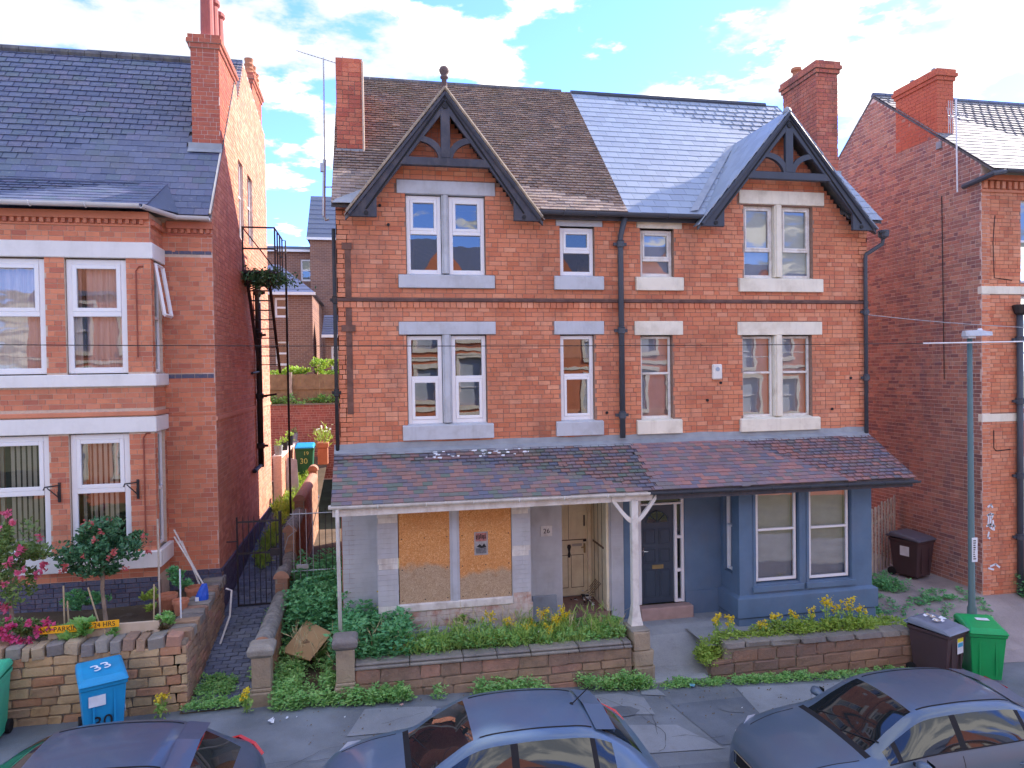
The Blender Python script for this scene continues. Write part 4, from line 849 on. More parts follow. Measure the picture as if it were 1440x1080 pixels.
for i in (3, 6, 9): m.tube([FN.pt(5.615, 1.75, -.008), FN.pt(*ar[i], -.008)], .009, 4)
m.tube([FN.pt(*p, -.008) for p in ar], .012, 4); m.build('fanlight_bars', DOOR_N, fl)
m = MB(); m.fbox(FN, 5.50, 5.74, .80, .88, -.02, -.005); m.build('letter_plate', BRASS, dn); m = MB(); m.fbox(FN, 5.30, 5.325, 1.08, 1.25, -.02, -.01); m.tube([FN.pt(5.312, 1.17, -.01), FN.pt(5.312, 1.17, .025), FN.pt(5.40, 1.17, .025)], .011, 6); m.build('handle', CHROME, dn)
m = MB(); m.box(5.14, 6.26, -.22, .02, -.3, .10); m.build('door_step', STEP, HB, bevel=.02)
W1, W2 = (7.32, 8.26, .60, 2.45), (8.48, 9.43, .58, 2.44)
BX0, BX1 = 6.97, 9.90
m = MB(); core(m, FB, -.6, 2.62, lambda z: [(BX0, BX1)], [W1, W2], .2); bw_ = m.build('bay_wall', BLUE_P, HB)
FL = Fr((BX0, 0, 0), (0, 1, 0), (-1, 0, 0)); m = MB(); core(m, FL, -.6, 2.62, lambda z: [(-.549, -.01)], [(-.47, -.12, .75, 2.4)], .2); core(m, Fr((BX1, 0, 0), (0, 1, 0), (1, 0, 0)), -.6, 2.62, lambda z: [(-.549, -.01)], [], .2); m.build('bay_return', BLUE_P, HB)
for w, k in ((W1, 0), (W2, 1)): window(HB, FB, w[0]+.03, w[1]-.03, w[2]+.03, w[3]-.02, rec=.05, split=.565, ft=.05, mat=WHITE, back='blind', low=BLINDG2)
window(HB, FL, -.45, -.14, .78, 2.38, rec=.06, split=.565, ft=.04, mat=WHITE, back='blind')
m = MB()
for a, b in ((7.26, 7.32), (8.26, 8.32), (8.42, 8.48), (9.43, 9.49)): m.fbox(FB, a, b, .55, 2.5, 0, .018)
for a, b in ((7.24, 8.34), (8.40, 9.51)): m.fbox(FB, a, b, .44, .56, .0, .05)
m.build('window_surround', BLUE_P, HB, bevel=.01)
def skirt(u0, u1, lo, hi, d0, d1):
    m = MB(); y = -.75
    P = [(u0-d0, y-d0, lo), (u1+d0, y-d0, lo), (u1+d0, -.02, lo), (u0-d0, -.02, lo), (u0-d0, y-d0, hi-.05), (u1+d0, y-d0, hi-.05), (u1+d0, -.02, hi-.05), (u0-d0, -.02, hi-.05), (u0-.004, y-.004, hi), (u1+.004, y-.004, hi), (u1+.004, -.02, hi), (u0-.004, -.02, hi)]
    m.add(P, [(0,1,5,4),(1,2,6,5),(3,0,4,7),(4,5,9,8),(5,6,10,9),(7,4,8,11)]); return m.build('bay_plinth', BLUE_P, HB, bevel=.008)
skirt(BX0, BX1, -.02, .40, .085, 0); skirt(BX0, BX1, -.6, -.02, .05, 0)
# ------------------------------------------------------------------ the house on the left
HL = thing('detached_house', 'big brick house at left with white-banded bay and old blue slate roof', 'house', (-6, 3, .2))
LX, LY, LB = -2.98, 1.20, .45
FLF, FLB = front(LY), front(LB)
SIDE = Fr((LX, 0, 0), (0, 1, 0), (1, 0, 0))
wl1 = [(-6.62, -5.61, 1.70, 3.85), (-5.29, -4.30, 1.70, 3.85)]; wl2 = [(-6.62, -5.61, 4.90, 6.97), (-5.29, -4.29, 4.90, 6.97)]
BL0, BL1 = -7.05, -3.88
m = MB(); hs = wl1+wl2
core(m, FLB, .1, 7.8, lambda z: [(BL0, BL1)], hs, .2); w = m.build('bay_wall', MORT_P, HL)
strips = [(BL0, BL1, .1, 1.22), (BL0, BL1, 1.38, 1.72), (BL0, BL1, 3.85, 4.26), (BL0, BL1, 4.68, 4.90), (BL0, BL1, 6.97, 7.26)]
pieces(w, 'brick', 'brickwork', brick_recs(FLB, 1.22, 7.72, lambda z: [(BL0, BL1)], hs+strips, H=.0925, j=.010, seed=71), BR_L, 190)
FR_ = Fr((BL1, 0, 0), (0, 1, 0), (1, 0, 0)); rw = [(.62, 1.08, 1.70, 3.85), (.62, 1.08, 4.90, 6.97)]
m = MB(); core(m, FR_, .1, 7.8, lambda z: [(LB+.2, LY)], rw, .2); core(m, Fr((BL0, 0, 0), (0, 1, 0), (-1, 0, 0)), .1, 7.8, lambda z: [(LB+.2, LY)], [], .2); w2 = m.build('bay_return', MORT_P, HL)
pieces(w2, 'return_brick', 'return_brickwork', brick_recs(FR_, 1.22, 7.72, lambda z: [(LB, LY)], rw+[(0, 2, c, d) for a, b, c, d in strips[1:]], H=.0925, j=.010, seed=72), BR_L, 40)
m = MB(); core(m, FLF, -.2, 7.85, lambda z: [(-10.6, BL0), (BL1, LX)], [], .2); w3 = m.build('front_wall', MORT_P, HL)
pieces(w3, 'brick', 'brickwork', brick_recs(FLF, 1.10, 7.78, lambda z: [(BL1, LX)], [(-9, 0, 7.17, 7.26), (-9, 0, 4.79, 4.90)], H=.0925, j=.010, seed=73), BR_L, 110)
for z0, z1 in ((7.18, 7.255), (4.80, 4.89)):
    pieces(w3, 'blue_brick', 'blue_bricks', brick_recs(FLF, z0, z1, lambda z: [(BL1, LX+.003)], proud=.010, seed=74), BR_BLUE, 8)
# white bands, sills, strings
for z0, z1, d, mt, nm in ((6.97, 7.26, .05, WBAND, 'white_band'), (4.68, 4.90, .07, WBAND, 'white_sill_band'), (3.85, 4.13, .05, WBAND, 'white_band'), (1.40, 1.70, .09, WBAND, 'white_sill_band')):
    m = MB(); m.fbox(FLB, BL0-d, BL1+d, z0, z1, -.05, d); m.fbox(FR_, LB+.05, LY-.004, z0, z1, -.05, d); m.build(nm, mt, HL, bevel=.012)
m = MB(); m.fbox(FLB, BL0-.06, BL1+.06, 4.15, 4.23, 0, .06); m.fbox(FR_, LB, LY-.004, 4.15, 4.23, 0, .06); m.build('string_course', BR_L, HL, bevel=.01)
m = MB(); m.fbox(FLF, BL1+.062, LX+.01, 4.10, 4.125, 0, .02); m.build('string_course', BR_L, HL)
for fr, a, b in ((FLB, BL0, BL1), (FLF, BL1+.09, LX+.02)):
    n = int((b-a)/.115); pieces(w3, 'dentil', 'dentils', [fr.mat(a+.06+i*.115, 7.62, .03, .058, .075, .08) for i in range(n)], BR_L, 26)
    m = MB(); m.fbox(fr, a, b, 7.665, 7.80, 0, .075); m.fbox(fr, a, b, 7.54, 7.58, 0, .03); m.build('eaves_corbel', BR_L, HL, bevel=.005)
m = MB()
n = 7; pieces(w3, 'dentil', 'dentils', [FR_.mat(LB+.06+i*.1, 7.62, .03, .055, .075, .08) for i in range(n)], BR_L, 7)
for fr, a, b, z in ((FLB, BL0, BL1, 1.22), (FLF, BL1, LX+.03, 1.10)):
    m = MB(); m.fbox(fr, a-.03, b+.03, .1, z-.09, -.1, .02); m.build('plinth_core', MORT_D, HL); pieces(w3, 'blue_brick', 'blue_bricks', brick_recs(fr, .28, z, lambda zz: [(a-.03, b+.03)], proud=.04, seed=75), BR_BLUE, 24)
# windows of the bay
for k, (u0, u1, v0, v1) in enumerate(wl1+wl2):
    low = k < 2
    window(HL, FLB, u0+.01, u1-.01, v0+.02, v1-.02, rec=.05, split=.52, ft=.095, style='lower' if False else 'upper', back='slats' if low else 'net', gl=GLASS_L)
for k, (u0, u1, v0, v1) in enumerate(rw): window(HL, FR_, u0, u1, v0+.02, v1-.02, rec=.05, split=.5, ft=.06, style='sash', back='dark')
ow = MB(); f2 = Fr((BL1+.02, .62, 5.95), (.05, 1, 0), (1, 0, 0))     # top-hung light standing open
P0, P1, P2, P3 = Vector((BL1+.03, .62, 6.9)), Vector((BL1+.03, 1.08, 6.9)), Vector((BL1+.17, 1.08, 5.98)), Vector((BL1+.17, .62, 5.98))
for a, b in ((P0, P1), (P1, P2), (P2, P3), (P3, P0)): ow.tube([a, b], .035, 4)
o = ow.build('open_casement', WHITE, HL); g = MB(); g.add([P0, P1, P2, P3], [(0, 1, 2, 3)]); g.build('pane', GLASS, o)
# side wall with gable and chimney
prof = [(LY, .0), (LY, 7.86), (2.2, 9.45), (3.98, 11.80), (4.25, 11.25), (5.15, 12.55), (8.6, 11.9), (8.6, .0)]
def side_iv(z):
    xs = []
    for (a, b) in zip(prof, prof[1:]+prof[:1]):
        if (a[1] <= z) != (b[1] <= z): xs.append(a[0]+(b[0]-a[0])*(z-a[1])/(b[1]-a[1]))
    xs.sort(); return [(xs[i], xs[i+1]) for i in range(0, len(xs)-1, 2)]
sw = [(4.12, 4.74, 8.10, 9.92), (5.35, 6.08, 8.14, 9.96)]
m = MB(); zb = [0, 1.05, 7.86, 8.10, 8.14, 9.45, 9.92, 9.96, 11.25, 11.8, 11.9, 12.55]
for a, b in zip(zb, zb[1:]):
    nn = max(1, int((b-a)/.09)) if a > 7.5 else 1
    for i in range(nn):
        za, zb2 = a+(b-a)*i/nn, a+(b-a)*(i+1)/nn; ivs = side_iv((za+zb2)/2)
        for h in sw:
            if h[2] < (za+zb2)/2 < h[3]: ivs = sub_iv(ivs, h[0], h[1])
        for p, q in ivs: m.fbox(SIDE, p, q, za, zb2, -.22, -.001)
ws = m.build('side_wall', MORT_R, HL)
pieces(ws, 'side_brick', 'side_brickwork', brick_recs(SIDE, 1.05, 12.5, side_iv, sw, H=.0925, j=.010, seed=76), BR_LS, 120)
for h in sw: window(HL, SIDE, h[0], h[1], h[2], h[3], rec=.06, split=.55, ft=.06, style='sash', back='dark', gl=GLASS)
m = MB(); m.fbox(SIDE, LY+.02, 8.6, -.3, 1.05, -.1, .03); pl = m.build('side_plinth', BR_BLUE, HL); pieces(pl, 'blue_brick', 'blue_bricks', brick_recs(Fr((LX+.03, 0, 0), (0, 1, 0), (1, 0, 0)), .1, 1.05, lambda z: [(LY, 8.6)], seed=77), BR_BLUE, 40)
m = MB(); m.fbox(SIDE, LY, 8.6, 3.98, 4.06, 0, .03); m.build('side_string', BR_LS, HL)
m = MB(); m.box(-10.6, LX-.22, 8.38, 8.6, 0, 11.5); m.box(-10.6, -10.4, LY+.2, 8.6, 0, 7.86); m.build('back_wall', BR_LS, HL)
# roof: main slope, bell-cast over the bay, rear roof
def deck(parent, name, pts, mat, t=.06):
    m = MB(); a, b, c, d = [Vector(p) for p in pts]; dn = Vector((0, 0, -t)); m.add([a, b, c, d, a+dn, b+dn, c+dn, d+dn], [(0,1,2,3),(7,6,5,4),(0,4,5,1),(1,5,6,2),(2,6,7,3),(3,7,4,0)]); return m.build(name, mat, parent)
e_, r2 = (1.02, 7.90), (4.22, 12.10)
rf = deck(HL, 'roof', [(-10.8, e_[0], e_[1]), (LX+.02, e_[0], e_[1]), (LX+.02, *r2), (-10.8, *r2)], RIDGE)
deck(rf, 'rear_slope', [(-10.8, 4.75, 11.35), (LX-.1, 4.75, 11.35), (LX-.1, *r2), (-10.8, *r2)], SLATE_BLUE)
s2 = Vector((0, r2[0]-e_[0], r2[1]-e_[1])); l2 = s2.length
def lroof(s): return [(0, 7.82)]
rc = roof_recs((-10.8, e_[0]-.03, e_[1]), (1, 0, 0), s2, 7.82, l2, .185, .26, .010, None, 78, .003)
rc = [M for M in rc if not (-3.58 < M[0][3] < -2.9 and M[1][3] > 2.25)]
pieces(rf, 'slate', 'slates', rc, SLATE_BLUE, 200)
b0, b1 = (.16, 7.86), (1.52, 8.58)
dk = deck(rf, 'bay_roof', [(-7.3, *b0), (BL1+.03, *b0), (BL1+.03, *b1), (-7.3, *b1)], SLATE_BLUE)
m = MB(); m.add([(BL1+.03, *b0), (BL1+.36, .97, 7.92), (BL1+.05, 1.52, 8.60)], [(0, 1, 2)]); m.build('bay_roof_cheek', SLATE_BLUE, rf)
s3 = Vector((0, b1[0]-b0[0], b1[1]-b0[1])); pieces(rf, 'slate', 'slates', roof_recs((-7.3, b0[0]-.03, b0[1]), (1, 0, 0), s3, 7.3+BL1+.05, s3.length, .185, .26, .010, None, 79, .003), SLATE_BLUE, 70)
for i in range(24):
    m = MB(); xa = -10.8+.33*i
    if xa > LX-.4: break
    m.tube([(xa, r2[0], r2[1]+.02), (xa+.32, r2[0], r2[1]+.02)], .10, 8); m.build('ridge_tile', RIDGE, rf)
deck(HL, 'rear_roof', [(-10.8, 4.3, 11.25), (LX-.02, 4.3, 11.25), (LX-.02, 5.2, 12.65), (-10.8, 5.2, 12.65)], SLATE_BLUE); deck(HL, 'rear_roof', [(LX-.02, 8.7, 11.95), (-10.8, 8.7, 11.95), (-10.8, 5.2, 12.65), (LX-.02, 5.2, 12.65)], SLATE_BLUE)
pieces(rf, 'rear_slate', 'rear_slates', roof_recs((-6.5, 4.3, 11.25), (1, 0, 0), (0, .9, 1.4), 3.5, 1.65, .185, .26, .010, None, 80, .003), SLATE_BLUE, 0)
m = MB(); m.tube([(LX+.01, 1.0, 7.93), (LX+.01, 2.2, 9.52)], .02, 5); m.build('verge_mortar', CREAM_ST, HL)
c = chimney(HL, -3.53, -2.975, 2.2, 3.98, 9.0, 11.86, 90, brm=brick_mat('brick_chimney_red', [(.40, .11, .075), (.47, .14, .085), (.36, .095, .07)], .25), mort=MORT_R); flash(c, -3.60, -2.95, 2.2, 9.52, .15)
for y in (2.45, 2.95, 3.5):
    m = MB(); m.lathe((-3.24, y, 11.84), [(.17, 0), (.135, .1), (.125, .95), (.165, 1.0), (.165, 1.07), (.13, 1.10)], 14); m.build('chimney_pot', plain('pot_red_%d' % int(y*10), (.36, .10, .085), .7, .12), c, smooth=False)
c2 = chimney(HL, -3.5, -2.99, 6.6, 8.2, 11.5, 12.95, 95, mort=MORT_R)
for y in (6.8, 7.3, 7.8):
    m = MB(); m.lathe((-3.1, y, 12.95), [(.12, 0), (.10, .1), (.13, .14), (.10, .2), (.13, .26), (.10, .32), (.12, .42)], 10); m.build('chimney_pot', TERRA, c2)
GM = plain('gutter_pale', (.62, .62, .62), .5, .08, 3)
gutter(HL, (-7.4, .10, 7.87), (BL1-.05, .10, 7.87), .07, GM); gutter(HL, (BL1-.05, .10, 7.87), (BL1+.32, .92, 7.86), .07, GM); gutter(HL, (BL1+.32, .92, 7.86), (LX+.02, .92, 7.85), .07, GM)
for x in (-5.45, -4.17):
    m = MB(); y = LB-.01; z = 2.95 if x < -5 else 2.95
    m.box(x-.02, x+.02, y-.025, y, z-.30, z+.05); m.tube([(x, y-.03, z), (x-.16, y-.20, z), (x-.17, y-.22, z-.05)], .014, 5); m.tube([(x, y-.03, z-.22), (x-.13, y-.17, z-.02)], .011, 5); m.tube([(x, y-.06, z-.28), (x+.0, y-.08, z-.10)], .012, 5); m.build('hanging_basket_bracket', IRON, HL)
for x, za, zb in ((-4.12, 5.2, 6.75), (-4.06, 2.0, 3.75)):
    m = MB(); m.tube([(x, LB-.02, za), (x, LB-.02, zb), (x+.05, LB-.02, zb+.08), (x+.12, LB-.02, zb+.08)], .012, 4); m.build('cable', plain('cable_red_%d' % int(za*10), (.30, .09, .06), .7), HL)
# soil pipe and fire escape on the side wall
downpipe(HL, LX+.10, 6.0, 2.45, 7.5, .075, IRON, (3.0, 4.3, 5.9, 7.0))
m = MB(); m.tube([(LX+.1, 6.0, 4.3), (LX+.55, 5.7, 4.35)], .03, 6); m.tube([(LX+.10, 6.0, 2.5), (LX+.08, 5.1, 2.46), (LX+.03, 5.1, 2.46)], .05, 8); m.tube([(LX+.05, 5.2, 4.9), (LX+.12, 6, 4.95)], .035, 6); m.build('branch_pipe', IRON, HL)
FE = thing('fire_escape', 'black iron fire escape landing high on the side wall of the left house', 'fire escape', (-2.5, 5, 7.3))
m = MB(); m.box(-2.94, -2.2, 4.15, 5.6, 7.26, 7.32); m.build('landing_plate', IRON, FE)
m = MB()
A = [(-2.94, 4.18), (-2.2, 4.18), (-2.2, 5.58)]
for z in (8.33, 7.83):
    m.tube([(x, y, z) for x, y in A], .022, 5)
for x, y in ((-2.92, 4.18), (-2.2, 4.18), (-2.2, 4.65), (-2.2, 5.12), (-2.2, 5.58)): m.tube([(x, y, 7.3), (x, y, 8.33)], .02, 5)
m.tube([(-2.92, 4.18, 8.33), (-2.2, 4.30, 7.35)], .014, 4); m.tube([(-2.2, 5.58, 8.3), (-2.12, 5.62, 8.3), (-2.12, 5.62, 7.1)], .02, 5); m.build('railing', IRON, FE)
m = MB(); m.tube([(-2.12, 5.62, 1.2), (-2.12, 5.62, 7.3)], .03, 6); m.build('support_post', IRON, FE)
for k, dx in enumerate((-2.85, -2.35)):
    m = MB(); m.tube([(dx, 4.2, 7.2), (dx, 5.9, 4.9)], .035, 4); m.build('stair_stringer', IRON, FE)
for i in range(10):
    a = i/10; m = MB(); y = 4.3+1.6*a; z = 7.1-2.2*a; m.box(-2.85, -2.35, y, y+.16, z-.01, z+.01); m.build('tread', IRON, FE)
m = MB()
for i in range(5): m.tube([(-2.93, 4.3+.3*i, 7.0), (-2.3, 4.3+.3*i, 7.28)], .018, 4)
m.build('wall_brackets', IRON, FE)
# ------------------------------------------------------------------ the house on the right
HR = thing('detached_house', 'tall plum brick house at right with pale slate roof and broad red chimney', 'house', (17, 4, -.4))
RXX, RYF = 13.5, .20
SR = Fr((RXX, 0, 0), (0, 1, 0), (-1, 0, 0)); FRR = front(RYF)
rprof = [(RYF, -.9), (RYF, 9.34), (3.65, 12.12), (7.1, 9.3), (7.1, -.9)]
def riv2(z):
    if z < 9.34: return [(RYF, 7.1)]
    a = RYF+(3.65-RYF)*(z-9.34)/2.78; b = 7.1-3.45*(z-9.3)/2.82; return [(a, b)] if b > a else []
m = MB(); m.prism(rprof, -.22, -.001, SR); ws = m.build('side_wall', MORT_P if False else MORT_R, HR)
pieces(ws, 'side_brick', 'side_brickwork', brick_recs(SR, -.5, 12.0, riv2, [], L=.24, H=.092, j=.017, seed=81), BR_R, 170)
m = MB(); core(m, FRR, -.9, 9.1, lambda z: [(RXX+.22, 40)], [(14.55, 15.5, 1.0, 2.45), (14.55, 15.5, 3.8, 6.4), (14.55, 15.5, 6.7, 8.6)], .22); wf = m.build('front_wall', MORT, HR)
pieces(wf, 'brick', 'brickwork', brick_recs(FRR, -.9, 9.08, lambda z: [(RXX, 16)], [(14.55, 15.5, 1.0, 2.45), (14.55, 15.5, 3.8, 6.4), (14.55, 15.5, 6.7, 8.6), (13.5, 16, 6.43, 6.61), (13.5, 16, 3.54, 3.72)], H=.086, seed=82), BR_B, 130)
for z0, z1 in ((6.43, 6.61), (3.54, 3.72)): fixed(HR, FRR, 'stone_band', RXX-.012, 16, z0, z1, -.1, .02, CREAM_ST)
for z0, z1 in ((2.42, 2.72), (.80, 1.02)): fixed(HR, FRR, 'window_stone', 14.5, 15.6, z0, z1, -.1, .04, CREAM_ST)
for h in ((14.55, 15.5, 1.05, 2.42), (14.55, 15.5, 3.8, 6.4), (14.55, 15.5, 6.7, 8.6)): window(HR, FRR, h[0], h[1], h[2], h[3], rec=.08, split=.5, back='dark')
m = MB(); m.fbox(FRR, RXX-.02, 16, 8.98, 9.1, 0, .10); m.fbox(FRR, RXX-.01, 16, 8.72, 8.78, 0, .04); m.build('eaves_corbel', BR_B, HR)
pieces(wf, 'dentil', 'dentils', [FRR.mat(RXX+.06+.16*i, 8.88, .03, .085, .16, .08) for i in range(14)], BR_B, 14)
er, rr_ = (-.12, 9.15), (3.65, 12.2)
rf = deck(HR, 'roof', [(RXX-.02, *er), (40, *er), (40, *rr_), (RXX-.02, *rr_)], RIDGE); deck(rf, 'rear_slope', [(40, 7.4, 9.0), (RXX-.02, 7.4, 9.0), (RXX-.02, *rr_), (40, *rr_)], SLATE_PALE)
s4 = Vector((0, rr_[0]-er[0], rr_[1]-er[1])); pieces(rf, 'slate', 'slates', roof_recs((RXX-.04, er[0]-.03, er[1]), (1, 0, 0), s4, 6, s4.length, .20, .26, .010, None, 83, .003), SLATE_PALE, 200)
for i in range(20):
    m = MB(); m.tube([(RXX+.33*i, 3.65, 12.2), (RXX+.33*i+.32, 3.65, 12.2)], .09, 8); m.build('ridge_tile', SLATE_BLUE, rf)
BRC = brick_mat('brick_chimney_scarlet', [(.48, .12, .075), (.55, .15, .085), (.50, .13, .08)], .2)
c = chimney(HR, 13.485, 13.95, 1.42, 2.8, 10.35, 12.0, 97, brm=BRC, mort=plain('mortar_red', (.42, .16, .11), .9)); 
m = MB(); m.box(13.46, 14.02, 1.30, 1.44, 10.05, 10.22); m.build('lead_flashing', LEAD, c)
for y in (1.75, 2.45):
    m = MB(); m.lathe((13.7, y, 11.98), [(.10, 0), (.09, .05), (.05, .1), (.07, .14), (.03, .17)], 10); m.build('chimney_pot', LEAD, c)
gutter(HR, (RXX+.25, er[0]-.06, 9.13), (22, er[0]-.06, 9.13), .07, PIPE)
m = MB(); m.tube([(RXX+.25, er[0]-.06, 9.08), (RXX+.0, er[0]-.02, 9.05), (RXX-.12, RYF+.15, 8.95), (RXX-.14, RYF+.35, 8.92)], .06, 8); m.build('gutter_end', PIPE, HR)
downpipe(HR, 14.43, RYF-.09, -.75, 6.0, .065, PIPE, (.9, 2.3, 4.0, 5.4)); m = MB(); m.lathe((14.43, RYF-.10, 5.95), [(.07, 0), (.12, .05), (.15, .16), (.16, .22), (.12, .24)], 10); m.build('rainwater_head', IRON, HR)
m = MB(); m.tube([(RXX-.015, 1.3, 8.9), (RXX-.015, 1.25, 4.5)], .012, 4); m.tube([(RXX+.35, RYF-.01, 8.2), (RXX+.30, RYF-.01, 7.6), (RXX+.33, RYF-.01, 6.8), (RXX+.8, RYF-.012, 6.75)], .012, 4); m.tube([(RXX+.3, RYF-.012, 3.35), (RXX+.3, RYF-.012, 2.95), (RXX+.36, RYF-.012, 2.88), (RXX+.75, RYF-.012, 2.9)], .012, 4); m.build('cables', INK, HR)
# painted scrawl
m = MB(); rs = random.Random(4)
def stroke(pts, w):
    P = [Vector((RXX+u, RYF-.012, v)) for u, v in pts]
    for a, b in zip(P, P[1:]):
        t = (b-a).normalized(); s = Vector((-t.z, 0, t.x))*w; m.add([a-s-t*w*.6, b-s+t*w*.6, b+s+t*w*.6, a+s-t*w*.6], [(0, 1, 2, 3)])
for st in ([(.14, 1.62), (.22, 1.66), (.26, 1.60)], [(.12, 1.42), (.20, 1.46), (.28, 1.44), (.24, 1.36)], [(.16, 1.44), (.14, 1.20)], [(.22, 1.40), (.19, 1.16), (.26, 1.10)], [(.27, 1.30), (.30, 1.08)], [(.10, 1.18), (.22, 1.22), (.32, 1.16)], [(.16, 1.04), (.13, .92), (.18, .90)], [(.20, .26), (.34, .30), (.44, .22)], [(.15, .22), (.28, .18)]): stroke(st, .022)
m.build('painted_scrawl', CHALK, HR)
# ------------------------------------------------------------------ houses behind
BRK = NB('brick_far'); 
_v = BRK.n('ShaderNodeMapping'); _v.inputs['Rotation'].default_value = (math.pi/2, 0, 0); BRK.l(BRK.pos(), _v.inputs[0]); _b = BRK.n('ShaderNodeTexBrick'); BRK.l(_v.outputs[0], _b.inputs[0])
for k, v in (('Color1', (.30, .15, .10, 1)), ('Color2', (.22, .11, .085, 1)), ('Mortar', (.36, .27, .22, 1))): _b.inputs[k].default_value = v
_b.inputs['Scale'].default_value = 1; _b.inputs['Brick Width'].default_value = .235; _b.inputs['Row Height'].default_value = .085; _b.inputs['Mortar Size'].default_value = .009
BRK.set(BRK.mix(BRK.mr(BRK.noise(.8, 6), .45, .7, 0, .4), _b.outputs[0], (.13, .085, .07)), .9, .15); BRKF = BRK.m
def gable_house(name, label, x0, x1, y0, y1, ez, rz, wins, mat=None, hip=False, base=3.0, rmat=None, group='houses behind the back fence'):
    h = thing(name, label, 'house', ((x0+x1)/2, (y0+y1)/2, base), group); f = front(y0)
    m = MB(); core(m, f, base, ez, lambda z: [(x0, x1)], [w[:4] for w in wins], .2); m.box(x0, x0+.2, y0+.2, y1, base, ez); m.box(x1-.2, x1, y0+.2, y1, base, ez); m.box(x0, x1, y1, y1+.2, base, ez); m.build('wall', mat or BRKF, h)
    ym = (y0+y1)/2; hx = (x1-x0)/2 if hip else -.1; o = .15
    m = MB(); a, b, c, d = (x0-o, y0-o, ez), (x1+o, y0-o, ez), (x1+o, y1+o, ez), (x0-o, y1+o, ez); r0, r1 = (x0+hx*.9, ym, rz), (x1-hx*.9, ym, rz)
    m.add([a, b, c, d, r0, r1], [(0, 1, 5, 4), (2, 3, 4, 5), (1, 2, 5), (3, 0, 4), (3, 2, 1, 0)]); rf = m.build('roof', rmat or SLATE_BLUE, h)
    n = 9
    for i in range(1, n):
        t = i/n; p = Vector(a).lerp(Vector(r0), t); q = Vector(b).lerp(Vector(r1), t); s = MB(); s.tube([p, q], .022, 4); s.build('slate_course', rmat or SLATE_BLUE, rf)
    s = MB(); s.box(x0-o, x1+o, y0-o-.08, y0-o, ez-.10, ez+.02); s.build('gutter', WHITE, h)
    for w in wins: window(h, f, *w[:4], rec=.06, ft=.09, back='dark', gl=GLASS)
    return h
gable_house('back_house', 'nearest brick house behind the alley with hipped slate roof', -6.2, -2.45, 18, 24, 8.35, 10.0, [(-4.0, -3.45, 7.3, 8.15), (-4.0, -3.45, 5.25, 6.3)], hip=True)
gable_house('back_house', 'far back house with low slate roof above a white window', -7.5, -2.95, 25, 30, 11.35, 12.0, [(-3.55, -2.98, 9.75, 10.9)])
gable_house('back_house', 'tall narrow back house with steep slate roof beneath the aerial mast', -3.0, 1.8, 24.2, 29, 11.85, 14.6, [])
gable_house('back_house', 'low lean-to house with a blue-framed window behind the downpipe', -1.95, .5, 18.3, 20, 6.55, 7.5, [(-1.72, -1.35, 4.9, 6.1)])
BF = thing('board_fence', 'brown close-boarded fence on top of the alley end wall', 'fence', (-2.2, 14.25, 3.75))
x = -4.6
while x < .8:
    m = MB(); m.box(x, x+.135, 14.24+random.uniform(0, .008), 14.262, 3.75, 4.86+random.uniform(-.02, .02)); m.build('board', TIMBER_F, BF); x += .14
for xx in (-3.0, -1.1):
    m = MB(); m.box(xx-.06, xx+.06, 14.13, 14.235, 3.7, 4.95); m.build('post', TIMBER_W, BF)
m = MB(); m.box(-4.6, .8, 14.20, 14.24, 4.30, 4.37); m.build('rail', TIMBER_F, BF)
EWALL = thing('brick_wall', 'red brick retaining wall across the end of the alley', 'wall', (-2, 14, 1.2))
fe = front(13.95); m = MB(); m.fbox(fe, -4.8, .9, .9, 3.72, -.3, -.001); w = m.build('wall_core', MORT_R, EWALL); pieces(w, 'brick', 'brickwork', brick_recs(fe, .95, 3.72, lambda z: [(-4.8, .9)], seed=84), brick_mat('brick_end_wall', [(.42, .15, .12), (.36, .12, .10), (.30, .10, .09), (.45, .19, .15)], .5), 80)
m = MB(); m.fbox(fe, -4.8, .9, 3.72, 3.78, -.32, .03); m.build('coping', ST_COPE, EWALL)
LW = thing('brick_wall', 'low sunlit brick wall with plant pots beside the alley', 'wall', (-2.85, 11, .9))
fl = Fr((-2.72, 0, 0), (0, 1, 0), (1, 0, 0)); m = MB(); m.fbox(fl, 8.75, 13.7, .6, 2.35, -.23, -.001); m.fbox(fl, 8.75, 13.7, 2.35, 2.42, -.25, .02); w = m.build('wall_core', MORT_R, LW); pieces(w, 'brick', 'brickwork', brick_recs(fl, .8, 2.34, lambda z: [(8.75, 13.7)], seed=85), BR_LS, 40)
